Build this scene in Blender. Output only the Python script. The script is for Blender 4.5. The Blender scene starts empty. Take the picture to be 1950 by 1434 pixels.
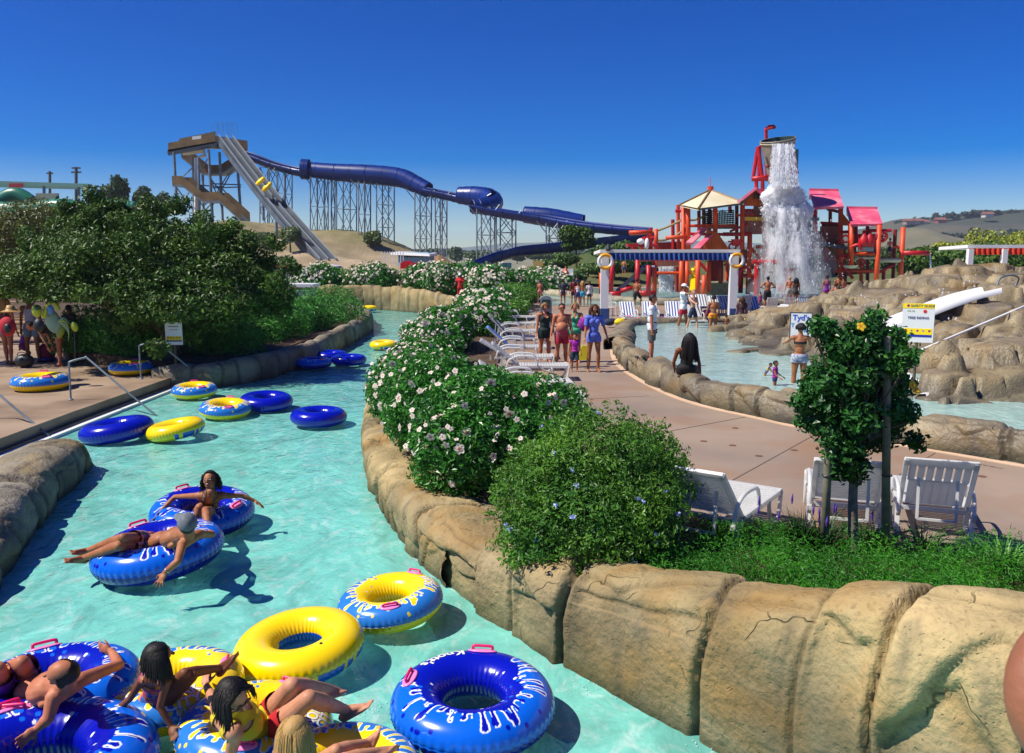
import bpy, bmesh, math, random
import numpy as np
from mathutils import Vector, Matrix, Euler
random.seed(7); RNG = np.random.default_rng(7)
SC = bpy.context.scene; COL = SC.collection
R = math.radians
# ---------------------------------------------------------------- camera, world, sun, exposure
PITCH = R(8.4); CZ = 3.6; FPX = 1600.0
cam_d = bpy.data.cameras.new("camera"); cam = bpy.data.objects.new("camera", cam_d); COL.objects.link(cam)
cam_d.sensor_width = 36; cam_d.lens = 36 * FPX / 1950; cam_d.clip_end = 9000; cam_d.clip_start = .05; cam_d.dof.use_dof = True; cam_d.dof.focus_distance = 11; cam_d.dof.aperture_fstop = 8.0
cam.location = (0, 0, CZ); cam.rotation_euler = (R(90) - PITCH, 0, 0)
SC.camera = cam
SUNV = Vector((-0.60, -0.13, 0.79)).normalized()          # direction towards the sun
w = bpy.data.worlds.new("World"); SC.world = w; w.use_nodes = True
nt = w.node_tree; nt.nodes.clear()
sky = nt.nodes.new("ShaderNodeTexSky"); sky.sky_type = 'NISHITA'; sky.sun_disc = False
sky.sun_elevation = math.asin(SUNV.z); sky.sun_rotation = math.atan2(SUNV.x, SUNV.y)
sky.altitude = 300; sky.air_density = .85; sky.dust_density = 0.0; sky.ozone_density = 4.5
hs = nt.nodes.new("ShaderNodeHueSaturation"); hs.inputs['Saturation'].default_value = 1.75; hs.inputs['Hue'].default_value = .526
hs.inputs['Value'].default_value = .88
bg = nt.nodes.new("ShaderNodeBackground"); bg.inputs[1].default_value = 0.084
wo = nt.nodes.new("ShaderNodeOutputWorld")
nt.links.new(sky.outputs[0], hs.inputs['Color']); nt.links.new(hs.outputs[0], bg.inputs[0]); nt.links.new(bg.outputs[0], wo.inputs[0])
sd = bpy.data.lights.new("sun", 'SUN'); sd.energy = 4.4; sd.angle = R(.5); sd.color = (1, .945, .84)
so = bpy.data.objects.new("sun", sd); COL.objects.link(so)
so.rotation_euler = SUNV.to_track_quat('Z', 'Y').to_euler()
SC.view_settings.view_transform = 'Standard'; SC.view_settings.look = 'None'
SC.view_settings.exposure = 0.55; SC.view_settings.gamma = 1
cy = SC.cycles; cy.max_bounces = 7; cy.diffuse_bounces = 2; cy.glossy_bounces = 3; cy.transmission_bounces = 4
cy.transparent_max_bounces = 32; cy.caustics_reflective = False; cy.caustics_refractive = False
cy.use_denoising = True; cy.volume_bounces = 0
# ---------------------------------------------------------------- pixel -> place helpers
def ray(px, py):
    r = (px - 975) / FPX; u = (717 - py) / FPX
    return np.array([r, math.cos(PITCH) + u * math.sin(PITCH), -math.sin(PITCH) + u * math.cos(PITCH)])
def G(px, py, z=0.0):
    d = ray(px, py); t = (z - CZ) / d[2]; return np.array([d[0] * t, d[1] * t, z])
def W(px, py, Y):
    d = ray(px, py); t = Y / d[1]; return np.array([d[0] * t, Y, CZ + d[2] * t])
def V3(a): return np.array(a, float)
def nrm(a):
    a = V3(a); return a / (np.linalg.norm(a) + 1e-12)
# ---------------------------------------------------------------- numpy noise
def _h(ix, iy, iz, seed):
    n = (ix.astype(np.int64) * 374761393 + iy.astype(np.int64) * 668265263 + iz.astype(np.int64) * 2147483647 + seed * 974634777) & 0xffffffff
    n = ((n ^ (n >> 13)) * 1274126177) & 0xffffffff
    n = (n ^ (n >> 16)) & 0xffffff
    return n / float(0xffffff)
def vnoise(x, y, z=None, seed=0):
    x = np.asarray(x, float); y = np.asarray(y, float); z = np.zeros_like(x) if z is None else np.asarray(z, float)
    ix, iy, iz = np.floor(x), np.floor(y), np.floor(z); fx, fy, fz = x - ix, y - iy, z - iz
    fx = fx * fx * (3 - 2 * fx); fy = fy * fy * (3 - 2 * fy); fz = fz * fz * (3 - 2 * fz); o = 0
    for a in (0, 1):
        for b in (0, 1):
            for c in (0, 1):
                o = o + _h(ix + a, iy + b, iz + c, seed) * (fx if a else 1 - fx) * (fy if b else 1 - fy) * (fz if c else 1 - fz)
    return o * 2 - 1
def fbm(x, y, z=None, seed=0, oct=4):
    o = 0; a = 1.0; s = 1.0
    for k in range(oct):
        o = o + a * vnoise(np.asarray(x) * s, np.asarray(y) * s, None if z is None else np.asarray(z) * s, seed + k); a *= .5; s *= 2.03
    return o
def vor(u, v, seed=0, jit=.85):
    iu, iv = np.floor(u), np.floor(v); F1 = np.full(u.shape, 9.); F2 = F1.copy(); ID = np.zeros(u.shape)
    cx = np.zeros(u.shape); cyy = np.zeros(u.shape)
    for a in (-1, 0, 1):
        for b in (-1, 0, 1):
            gx, gy = iu + a, iv + b
            px = gx + .5 + jit * (_h(gx, gy, gx * 0, seed) - .5); py = gy + .5 + jit * (_h(gx, gy, gx * 0 + 7, seed) - .5)
            d = np.hypot(u - px, v - py); near = d < F1
            F2 = np.where(near, F1, np.minimum(F2, d)); ID = np.where(near, _h(gx, gy, gx * 0 + 13, seed), ID)
            cx = np.where(near, u - px, cx); cyy = np.where(near, v - py, cyy); F1 = np.where(near, d, F1)
    return F1, F2, ID, cx, cyy
# ---------------------------------------------------------------- materials
def hexc(h):
    h = h.lstrip('#'); c = [int(h[i:i + 2], 16) / 255 for i in (0, 2, 4)]
    return tuple(x / 12.92 if x <= .04045 else ((x + .055) / 1.055) ** 2.4 for x in c)
_M = {}
def mat(name, c=(.5, .5, .5), c2=None, rough=.5, scale=6, bump=0, bscale=30, metal=0, spec=.5, emit=None, attr=None, trans=0, coat=0, detail=4, sss=0, c3=None, scale3=1.3):
    if name in _M: return _M[name]
    m = bpy.data.materials.new(name); m.use_nodes = True; n = m.node_tree; b = n.nodes['Principled BSDF']; L = n.links
    b.inputs['Roughness'].default_value = rough; b.inputs['Metallic'].default_value = metal
    b.inputs['Specular IOR Level'].default_value = spec
    if coat: b.inputs['Coat Weight'].default_value = coat; b.inputs['Coat Roughness'].default_value = .08
    if sss: b.inputs['Subsurface Weight'].default_value = sss; b.inputs['Subsurface Radius'].default_value = (.02, .008, .004); b.inputs['Subsurface Scale'].default_value = 1
    tc = n.nodes.new('ShaderNodeTexCoord'); src = None
    if attr:
        at = n.nodes.new('ShaderNodeAttribute'); at.attribute_name = attr; src = at.outputs['Color']
    if c2 is not None:
        no = n.nodes.new('ShaderNodeTexNoise'); no.inputs['Scale'].default_value = scale; no.inputs['Detail'].default_value = detail
        L.new(tc.outputs['Object'], no.inputs['Vector'])
        rp = n.nodes.new('ShaderNodeMapRange'); rp.inputs[1].default_value = .35; rp.inputs[2].default_value = .65; L.new(no.outputs[0], rp.inputs[0])
        mx = n.nodes.new('ShaderNodeMix'); mx.data_type = 'RGBA'; L.new(rp.outputs[0], mx.inputs[0])
        mx.inputs[6].default_value = (*c, 1); mx.inputs[7].default_value = (*c2, 1)
        if attr:
            mu = n.nodes.new('ShaderNodeMix'); mu.data_type = 'RGBA'; mu.blend_type = 'MULTIPLY'; mu.inputs[0].default_value = 1
            L.new(src, mu.inputs[6]); L.new(mx.outputs[2], mu.inputs[7]); src = mu.outputs[2]
        else: src = mx.outputs[2]
        if c3 is not None:
            n3 = n.nodes.new('ShaderNodeTexNoise'); n3.inputs['Scale'].default_value = scale3; n3.inputs['Detail'].default_value = 6; L.new(tc.outputs['Object'], n3.inputs['Vector'])
            r3 = n.nodes.new('ShaderNodeMapRange'); r3.inputs[1].default_value = .48; r3.inputs[2].default_value = .68; L.new(n3.outputs[0], r3.inputs[0])
            m3 = n.nodes.new('ShaderNodeMix'); m3.data_type = 'RGBA'; L.new(r3.outputs[0], m3.inputs[0]); L.new(src, m3.inputs[6]); m3.inputs[7].default_value = (*c3, 1); src = m3.outputs[2]
    if src is not None: L.new(src, b.inputs['Base Color'])
    else: b.inputs['Base Color'].default_value = (*c, 1)
    if bump:
        nb = n.nodes.new('ShaderNodeTexNoise'); nb.inputs['Scale'].default_value = bscale; nb.inputs['Detail'].default_value = 5; L.new(tc.outputs['Object'], nb.inputs['Vector'])
        bp = n.nodes.new('ShaderNodeBump'); bp.inputs['Strength'].default_value = 1; bp.inputs['Distance'].default_value = bump; L.new(nb.outputs[0], bp.inputs['Height']); L.new(bp.outputs[0], b.inputs['Normal'])
    if trans:
        tr = n.nodes.new('ShaderNodeBsdfTranslucent'); ms = n.nodes.new('ShaderNodeMixShader'); ms.inputs[0].default_value = trans
        if src is not None: L.new(src, tr.inputs[0])
        else: tr.inputs[0].default_value = (*c, 1)
        out = n.nodes['Material Output']; L.new(b.outputs[0], ms.inputs[1]); L.new(tr.outputs[0], ms.inputs[2]); L.new(ms.outputs[0], out.inputs[0])
    m.diffuse_color = (*c, 1); _M[name] = m; return m
# ---------------------------------------------------------------- object helpers
def tag(o, label=None, cat=None, group=None, kind=None):
    if label: o['label'] = label
    if cat: o['category'] = cat
    if group: o['group'] = group
    if kind: o['kind'] = kind
    return o
def thing(name, label, cat, loc=(0, 0, 0), rz=0, group=None):
    o = bpy.data.objects.new(name, None); COL.objects.link(o); o.location = [float(x) for x in loc]; o.rotation_euler = (0, 0, rz)
    o.empty_display_size = .1; return tag(o, label, cat, group)
def mesh_np(name, V, F, mt, parent=None, smooth=False, world=False, color=None):
    """V (n,3), F list of (k,m) int arrays"""
    V = np.asarray(V, float)
    if world and parent is not None:
        off = V3(parent.location)
        p = parent
        while p.parent: p = p.parent; off = off + V3(p.location)
        V = V - off
    me = bpy.data.meshes.new(name); fs = [np.asarray(f, np.int32) for f in F if len(f)]
    me.vertices.add(len(V)); me.vertices.foreach_set('co', V.astype(np.float32).ravel())
    nl = sum(f.size for f in fs); npoly = sum(len(f) for f in fs)
    me.loops.add(nl); me.loops.foreach_set('vertex_index', np.concatenate([f.ravel() for f in fs]))
    me.polygons.add(npoly); tot = np.concatenate([np.full(len(f), f.shape[1], np.int32) for f in fs])
    st = np.concatenate([[0], np.cumsum(tot)[:-1]]).astype(np.int32)
    me.polygons.foreach_set('loop_start', st); me.polygons.foreach_set('loop_total', tot)
    me.polygons.foreach_set('use_smooth', np.full(npoly, bool(smooth)))
    me.update(calc_edges=True)
    if color is not None:
        ca = me.color_attributes.new('col', 'FLOAT_COLOR', 'POINT'); c4 = np.ones((len(V), 4), np.float32); c4[:, :3] = color; ca.data.foreach_set('color', c4.ravel())
    for x in (mt if isinstance(mt, (list, tuple)) else [mt]): me.materials.append(x)
    o = bpy.data.objects.new(name, me); COL.objects.link(o)
    if parent is not None: o.parent = parent
    return o
def frame(d, up=(0, 0, 1)):
    d = nrm(d); up = V3(up)
    if abs(np.dot(d, up)) > .97: up = V3((1, 0, 0)) if abs(d[0]) < .9 else V3((0, 1, 0))
    x = nrm(np.cross(d, up)); y = np.cross(x, d); return x, y, d
class MB:
    def __init__(s): s.V = []; s.F = {}; s.n = 0
    def add(s, V, F):
        V = np.asarray(V, float)
        for f in F:
            f = np.asarray(f, int)
            if len(f): s.F.setdefault(f.shape[1], []).append(f + s.n)
        s.V.append(V); s.n += len(V); return s
    def box(s, c, sz, M=None, rz=0):
        v = np.array([(x, y, z) for x in (-.5, .5) for y in (-.5, .5) for z in (-.5, .5)]) * V3(sz)
        if rz: ca, sa = math.cos(rz), math.sin(rz); v = v @ np.array([[ca, sa, 0], [-sa, ca, 0], [0, 0, 1]])
        if M is not None: v = v @ np.array(M).T
        return s.add(v + V3(c), [[(0, 1, 3, 2), (4, 6, 7, 5), (0, 4, 5, 1), (2, 3, 7, 6), (0, 2, 6, 4), (1, 5, 7, 3)]])
    def bar(s, a, b, w, h=None, up=(0, 0, 1)):
        a, b = V3(a), V3(b); x, y, d = frame(b - a, up); h = h or w
        o = [x * w / 2 * i + y * h / 2 * j for i, j in ((-1, -1), (1, -1), (1, 1), (-1, 1))]
        v = [a + k for k in o] + [b + k for k in o]
        return s.add(v, [[(0, 1, 2, 3), (7, 6, 5, 4), (0, 4, 5, 1), (1, 5, 6, 2), (2, 6, 7, 3), (3, 7, 4, 0)]])
    def tube(s, pts, r, n=8, cap=True):
        pts = [V3(p) for p in pts]; m = len(pts); rr = r if hasattr(r, '__len__') else [r] * m
        ds = [nrm(pts[min(i + 1, m - 1)] - pts[max(i - 1, 0)]) for i in range(m)]
        x, y, _ = frame(ds[0]); V = []
        for i in range(m):
            x = nrm(x - ds[i] * np.dot(x, ds[i])); y = np.cross(ds[i], x)
            for k in range(n):
                a = 2 * math.pi * k / n; V.append(pts[i] + (x * math.cos(a) + y * math.sin(a)) * rr[i])
        Q = [(i * n + k, i * n + (k + 1) % n, (i + 1) * n + (k + 1) % n, (i + 1) * n + k) for i in range(m - 1) for k in range(n)]
        F = [Q]
        if cap: F.append([tuple(range(n))[::-1], tuple((m - 1) * n + k for k in range(n))])
        return s.add(V, F)
    def ell(s, c, r, X=(1, 0, 0), Y=(0, 1, 0), Z=(0, 0, 1), n=14, m=9):
        M = np.array([nrm(X), nrm(Y), nrm(Z)]); V = [(0, 0, 1)]
        for i in range(1, m):
            t = math.pi * i / m
            V += [(math.sin(t) * math.cos(2 * math.pi * k / n), math.sin(t) * math.sin(2 * math.pi * k / n), math.cos(t)) for k in range(n)]
        V.append((0, 0, -1)); V = np.array(V) * V3(r) @ M + V3(c)
        T = [(0, 1 + k, 1 + (k + 1) % n) for k in range(n)]; b = 1 + (m - 2) * n
        T += [(b + (k + 1) % n, b + k, b + n) for k in range(n)]
        Q = [(1 + i * n + k, 1 + (i + 1) * n + k, 1 + (i + 1) * n + (k + 1) % n, 1 + i * n + (k + 1) % n) for i in range(m - 2) for k in range(n)]
        return s.add(V, [T, Q])
    def caps(s, a, b, ra, rb, n=12):
        a, b = V3(a), V3(b); d = nrm(b - a); p = []; r = []
        for k in range(1, 5): t = math.pi / 2 * k / 4; p.append(a - d * ra * math.cos(t)); r.append(ra * math.sin(t))
        L = np.linalg.norm(b - a)
        for k in (1, 2, 3): p.append(a + (b - a) * k / 4); r.append(ra + (rb - ra) * k / 4)
        for k in range(3, -1, -1):
            t = math.pi / 2 * (k + 1) / 4; p.append(b + d * rb * math.cos(t)); r.append(rb * math.sin(t))
        return s.tube([a - d * ra * .999] + p + [b + d * rb * .999], [ra * .05] + r + [rb * .05], n)
    def prism(s, poly, z0, z1):
        n = len(poly); V = [(x, y, z0) for x, y in poly] + [(x, y, z1) for x, y in poly]
        return s.add(V, [[(i, (i + 1) % n, n + (i + 1) % n, n + i) for i in range(n)], [tuple(range(n))[::-1], tuple(range(n, 2 * n))]])
    def slab(s, q, th, nrml=None):
        """closed plate from polygon q (list of 3d points), thickness th along its normal"""
        q = [V3(p) for p in q]; n = len(q); nr = nrm(np.cross(q[1] - q[0], q[2] - q[0])) if nrml is None else nrm(nrml)
        V = q + [p + nr * th for p in q]
        return s.add(V, [[(i, (i + 1) % n, n + (i + 1) % n, n + i) for i in range(n)], [tuple(range(n))[::-1], tuple(range(n, 2 * n))]])
    def lathe(s, prof, n=24, c=(0, 0, 0), M=None):
        V = [(r * math.cos(2 * math.pi * k / n), r * math.sin(2 * math.pi * k / n), z) for r, z in prof for k in range(n)]
        V = np.array(V)
        if M is not None: V = V @ np.array(M).T
        m = len(prof)
        return s.add(V + V3(c), [[(i * n + k, i * n + (k + 1) % n, (i + 1) * n + (k + 1) % n, (i + 1) * n + k) for i in range(m - 1) for k in range(n)]])
    def torus(s, c, R0, r0, n=32, m=12, M=None, a0=0, a1=2 * math.pi):
        full = a1 - a0 > 6.28; nn = n if full else n + 1; V = []
        for i in range(nn):
            t = a0 + (a1 - a0) * i / n
            for k in range(m): p = 2 * math.pi * k / m; V.append(((R0 + r0 * math.cos(p)) * math.cos(t), (R0 + r0 * math.cos(p)) * math.sin(t), r0 * math.sin(p)))
        V = np.array(V)
        if M is not None: V = V @ np.array(M).T
        return s.add(V + V3(c), [[(i * m + k, ((i + 1) % nn) * m + k, ((i + 1) % nn) * m + (k + 1) % m, i * m + (k + 1) % m) for i in range(n) for k in range(m)]])
    def build(s, name, mt, parent=None, smooth=False, world=True, color=None):
        return mesh_np(name, np.concatenate(s.V), [np.concatenate(f) for f in s.F.values()], mt, parent, smooth, world, color)
    def grid(s, P):
        a, b = P.shape[:2]; i = np.arange(a * b).reshape(a, b)
        Q = np.stack([i[:-1, :-1], i[1:, :-1], i[1:, 1:], i[:-1, 1:]], -1).reshape(-1, 4)
        return s.add(P.reshape(-1, 3), [Q])
def rotz(v, a):
    v = np.asarray(v, float); c, s_ = math.cos(a), math.sin(a)
    return v @ np.array([[c, s_, 0], [-s_, c, 0], [0, 0, 1]])
def dup(root, loc, rz=None, label=None, group=None, scale=None, rot=None):
    r = root.copy(); COL.objects.link(r); r.location = [float(x) for x in loc]
    if rz is not None: r.rotation_euler = (0, 0, rz)
    if rot is not None: r.rotation_euler = rot
    if scale is not None: r.scale = (scale,) * 3 if not hasattr(scale, '__len__') else scale
    if label: r['label'] = label
    if group: r['group'] = group
    for ch in list(root.children):
        c = ch.copy(); COL.objects.link(c); c.parent = r
        for g in ch.children:
            d = g.copy(); COL.objects.link(d); d.parent = c
    return r
def catmull(P, n):
    P = np.asarray(P, float); m = len(P); out = []
    for i in range(m - 1):
        p0, p1, p2, p3 = P[max(i - 1, 0)], P[i], P[i + 1], P[min(i + 2, m - 1)]
        for k in range(n):
            t = k / n; out.append(.5 * ((2 * p1) + (-p0 + p2) * t + (2 * p0 - 5 * p1 + 4 * p2 - p3) * t * t + (-p0 + 3 * p1 - 3 * p2 + p3) * t ** 3))
    out.append(P[-1]); return np.array(out)
def resample(P, step):
    P = np.asarray(P, float); d = np.r_[0, np.cumsum(np.linalg.norm(np.diff(P[:, :2], axis=0), axis=1))]
    n = max(3, int(d[-1] / step)); t = np.linspace(0, d[-1], n)
    return np.stack([np.interp(t, d, P[:, k]) for k in range(P.shape[1])], 1), t
# ---------------------------------------------------------------- materials of the setting
def rockmat(name, c1, c2, c3, dark, rough=.8, crk=.9, spec=.25):
    m = bpy.data.materials.new(name); m.use_nodes = True; n = m.node_tree; b = n.nodes['Principled BSDF']; L = n.links; N = lambda t: n.nodes.new(t)
    b.inputs['Roughness'].default_value = rough; b.inputs['Specular IOR Level'].default_value = spec; tc = N('ShaderNodeTexCoord')
    def noise(sc, det=5, dist=0, src=None): x = N('ShaderNodeTexNoise'); x.inputs['Scale'].default_value = sc; x.inputs['Detail'].default_value = det; x.inputs['Distortion'].default_value = dist; L.new(src or tc.outputs['Object'], x.inputs['Vector']); return x.outputs[0]
    def rng(x, a, c, lo=0, hi=1): r = N('ShaderNodeMapRange'); r.inputs[1].default_value = a; r.inputs[2].default_value = c; r.inputs[3].default_value = lo; r.inputs[4].default_value = hi; L.new(x, r.inputs[0]); return r.outputs[0]
    def mix(f, a, c, bl='MIX'):
        x = N('ShaderNodeMix'); x.data_type = 'RGBA'; x.blend_type = bl
        if isinstance(f, float): x.inputs[0].default_value = f
        else: L.new(f, x.inputs[0])
        for k, v in ((6, a), (7, c)):
            if isinstance(v, tuple): x.inputs[k].default_value = (*v, 1)
            else: L.new(v, x.inputs[k])
        return x.outputs[2]
    mp = N('ShaderNodeMapping'); mp.inputs['Scale'].default_value = (1, 1, .28); L.new(tc.outputs['Object'], mp.inputs[0])
    col = mix(rng(noise(1.3, 6), .38, .62), c1, c2); col = mix(rng(noise(.8, 7, .6), .5, .66), col, c3); col = mix(rng(noise(3.2, 8, .4, mp.outputs[0]), .56, .74, 0, .75), col, dark); col = mix(rng(noise(26, 3), .58, .72, 0, .5), col, tuple(x * .55 for x in c2))
    at = N('ShaderNodeAttribute'); at.attribute_name = 'col'; col = mix(1.0, col, at.outputs['Color'], 'MULTIPLY')
    dn = N('ShaderNodeTexNoise'); dn.inputs['Scale'].default_value = 1.4; dn.inputs['Detail'].default_value = 3; L.new(tc.outputs['Object'], dn.inputs['Vector']); vm = N('ShaderNodeVectorMath'); vm.operation = 'MULTIPLY_ADD'; vm.inputs[1].default_value = (.9, .9, .9); L.new(dn.outputs['Color'], vm.inputs[0]); L.new(tc.outputs['Object'], vm.inputs[2])
    vo = N('ShaderNodeTexVoronoi'); vo.feature = 'DISTANCE_TO_EDGE'; vo.inputs['Scale'].default_value = crk; L.new(vm.outputs[0], vo.inputs['Vector']); ck = rng(vo.outputs['Distance'], 0.0, .007); pt = rng(noise(1.7, 2), .40, .46); ck2 = N('ShaderNodeMath'); ck2.operation = 'MAXIMUM'; L.new(ck, ck2.inputs[0]); L.new(pt, ck2.inputs[1])
    col = mix(ck2.outputs[0], tuple(x * .45 for x in c2), col); L.new(col, b.inputs['Base Color'])
    pv = N('ShaderNodeTexVoronoi'); pv.inputs['Scale'].default_value = 17; L.new(vm.outputs[0], pv.inputs['Vector']); pits = rng(pv.outputs['Distance'], .0, .22); pm = N('ShaderNodeMath'); pm.operation = 'MAXIMUM'; L.new(pits, pm.inputs[0]); L.new(rng(noise(4.0, 2), .50, .56), pm.inputs[1])
    h = N('ShaderNodeMath'); h.operation = 'MULTIPLY_ADD'; h.inputs[1].default_value = .6; L.new(ck2.outputs[0], h.inputs[0]); L.new(noise(20, 6), h.inputs[2]); h2 = N('ShaderNodeMath'); h2.operation = 'MULTIPLY_ADD'; h2.inputs[1].default_value = .35; L.new(pm.outputs[0], h2.inputs[0]); L.new(h.outputs[0], h2.inputs[2])
    bp = N('ShaderNodeBump'); bp.inputs['Distance'].default_value = .022; L.new(h2.outputs[0], bp.inputs['Height']); L.new(bp.outputs[0], b.inputs['Normal']); _M[name] = m; return m
M_rock = rockmat('rock', hexc('#bea778'), hexc('#998760'), hexc('#ac8a54'), hexc('#6a6250'))
M_rockg = rockmat('grey_rock', hexc('#aba08a'), hexc('#8a806d'), hexc('#9b8864'), hexc('#5c574d'))
M_rock2 = rockmat('wet_rock', hexc('#a3926f'), hexc('#7f725b'), hexc('#93794f'), hexc('#5f5a52'), rough=.5, spec=.5)
M_pave = mat('pavement', hexc('#9d8977'), hexc('#847468'), rough=.75, scale=.35, bump=.002, bscale=60, c3=hexc('#8f6f55'), scale3=.6, detail=6, spec=.3)
M_deck = mat('deck_concrete', hexc('#927b64'), hexc('#a18b74'), rough=.7, scale=.5, bump=.003, bscale=40, c3=hexc('#6f5c4a'), scale3=.55, spec=.3)
M_soil = mat('soil', hexc('#5c4632'), hexc('#3b2b1e'), rough=.95, scale=5, bump=.03, bscale=18)
M_dirt = mat('dry_dirt', hexc('#ab977c'), hexc('#8d7a60'), rough=.95, scale=.25, bump=.1, bscale=3, c3=hexc('#6d6a3f'), scale3=.05)
M_lawn = mat('scrub', hexc('#3f4f22'), hexc('#6b6238'), rough=.95, scale=.1, bump=.2, bscale=2)
def water_mat(name, tint, foam, foam_lo, foam_hi, scl, amount, bumpd=.05, caustic=.35, fmin=.05):
    m = bpy.data.materials.new(name); m.use_nodes = True; n = m.node_tree; n.nodes.clear(); L = n.links
    N = lambda t: n.nodes.new(t)
    out = N('ShaderNodeOutputMaterial'); tc = N('ShaderNodeTexCoord')
    mp = N('ShaderNodeMapping'); mp.inputs['Scale'].default_value = (1.0, .62, 1); mp.inputs['Rotation'].default_value = (0, 0, .35); L.new(tc.outputs['Object'], mp.inputs[0])
    w1 = N('ShaderNodeTexNoise'); w1.inputs['Scale'].default_value = 1.6 * scl; w1.inputs['Detail'].default_value = 3; w1.inputs['Distortion'].default_value = 1.4; L.new(mp.outputs[0], w1.inputs[0])
    w2 = N('ShaderNodeTexNoise'); w2.inputs['Scale'].default_value = 7 * scl; w2.inputs['Detail'].default_value = 3; w2.inputs['Distortion'].default_value = 1.2; L.new(mp.outputs[0], w2.inputs[0])
    ad = N('ShaderNodeMath'); ad.operation = 'MULTIPLY_ADD'; ad.inputs[1].default_value = .32; L.new(w2.outputs[0], ad.inputs[0]); L.new(w1.outputs[0], ad.inputs[2])
    w3 = N('ShaderNodeTexNoise'); w3.inputs['Scale'].default_value = 24 * scl; w3.inputs['Detail'].default_value = 2; L.new(mp.outputs[0], w3.inputs[0]); ad2 = N('ShaderNodeMath'); ad2.operation = 'MULTIPLY_ADD'; ad2.inputs[1].default_value = .10; L.new(w3.outputs[0], ad2.inputs[0]); L.new(ad.outputs[0], ad2.inputs[2]); ad = ad2
    bp = N('ShaderNodeBump'); bp.inputs['Strength'].default_value = 1; bp.inputs['Distance'].default_value = bumpd; L.new(ad.outputs[0], bp.inputs['Height'])
    bp2 = N('ShaderNodeBump'); bp2.inputs['Strength'].default_value = 1; bp2.inputs['Distance'].default_value = bumpd * .25; L.new(ad.outputs[0], bp2.inputs['Height'])
    # caustic light painted as a bright and dim cell pattern in the water tint
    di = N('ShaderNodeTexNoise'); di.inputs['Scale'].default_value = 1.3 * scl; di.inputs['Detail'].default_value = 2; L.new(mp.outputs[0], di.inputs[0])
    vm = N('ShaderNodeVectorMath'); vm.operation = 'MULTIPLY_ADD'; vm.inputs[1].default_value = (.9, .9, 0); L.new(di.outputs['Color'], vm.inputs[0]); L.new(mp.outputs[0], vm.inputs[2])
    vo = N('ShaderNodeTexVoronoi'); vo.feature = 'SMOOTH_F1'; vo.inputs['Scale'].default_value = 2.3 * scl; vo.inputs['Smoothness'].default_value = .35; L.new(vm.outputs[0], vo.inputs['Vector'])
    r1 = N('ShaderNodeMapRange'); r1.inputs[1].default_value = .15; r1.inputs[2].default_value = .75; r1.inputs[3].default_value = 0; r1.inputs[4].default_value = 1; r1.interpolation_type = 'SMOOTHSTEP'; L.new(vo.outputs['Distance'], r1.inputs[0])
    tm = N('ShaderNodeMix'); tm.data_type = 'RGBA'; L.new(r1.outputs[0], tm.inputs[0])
    tm.inputs[6].default_value = (*[x * (1 - caustic) for x in tint], 1); tm.inputs[7].default_value = (*[min(1, x * (1 + caustic * .25)) for x in tint], 1)
    tr = N('ShaderNodeBsdfTransparent'); L.new(tm.outputs[2], tr.inputs[0])
    # foam and bubbles, their whitish noise also painted in place of caustic light
    f1 = N('ShaderNodeTexNoise'); f1.inputs['Scale'].default_value = 1.5 * scl; f1.inputs['Detail'].default_value = 9; f1.inputs['Roughness'].default_value = .68; f1.inputs['Distortion'].default_value = 1.6; L.new(mp.outputs[0], f1.inputs[0])
    r2 = N('ShaderNodeMapRange'); r2.inputs[1].default_value = foam_lo; r2.inputs[2].default_value = foam_hi; r2.inputs[3].default_value = fmin; r2.inputs[4].default_value = amount; L.new(f1.outputs[0], r2.inputs[0])
    df = N('ShaderNodeBsdfDiffuse'); f3 = N('ShaderNodeTexNoise'); f3.inputs['Scale'].default_value = 2.6 * scl; f3.inputs['Detail'].default_value = 8; f3.inputs['Roughness'].default_value = .7; f3.inputs['Distortion'].default_value = 2.2; L.new(mp.outputs[0], f3.inputs[0]); r3 = N('ShaderNodeMapRange'); r3.inputs[1].default_value = .50; r3.inputs[2].default_value = .72; L.new(f3.outputs[0], r3.inputs[0]); fm = N('ShaderNodeMix'); fm.data_type = 'RGBA'; L.new(r3.outputs[0], fm.inputs[0]); fm.inputs[6].default_value = (*foam, 1); fm.inputs[7].default_value = (*[min(1, x * .5 + .42) for x in foam], 1); L.new(fm.outputs[2], df.inputs[0]); L.new(bp2.outputs[0], df.inputs['Normal'])
    m1 = N('ShaderNodeMixShader'); L.new(r2.outputs[0], m1.inputs[0]); L.new(tr.outputs[0], m1.inputs[1]); L.new(df.outputs[0], m1.inputs[2])
    gl = N('ShaderNodeBsdfGlossy'); gl.inputs['Roughness'].default_value = .06; L.new(bp.outputs[0], gl.inputs['Normal'])
    fr = N('ShaderNodeFresnel'); fr.inputs[0].default_value = 1.33; L.new(bp.outputs[0], fr.inputs['Normal'])
    m2 = N('ShaderNodeMixShader'); L.new(fr.outputs[0], m2.inputs[0]); L.new(m1.outputs[0], m2.inputs[1]); L.new(gl.outputs[0], m2.inputs[2])
    L.new(m2.outputs[0], out.inputs[0]); _M[name] = m; return m
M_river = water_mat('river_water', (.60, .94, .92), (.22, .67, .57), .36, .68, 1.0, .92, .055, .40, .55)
M_pool = water_mat('pool_water', (.88, .98, .97), (.42, .66, .60), .3, .7, 1.3, .92, .02, .15, .62)
M_bed = mat('pool_paint', (.34, .80, .80), (.42, .86, .84), rough=.6, scale=.5)
M_bed2 = mat('pool_paint_pale', (.62, .86, .83), (.70, .88, .85), rough=.6, scale=.5)
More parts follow.
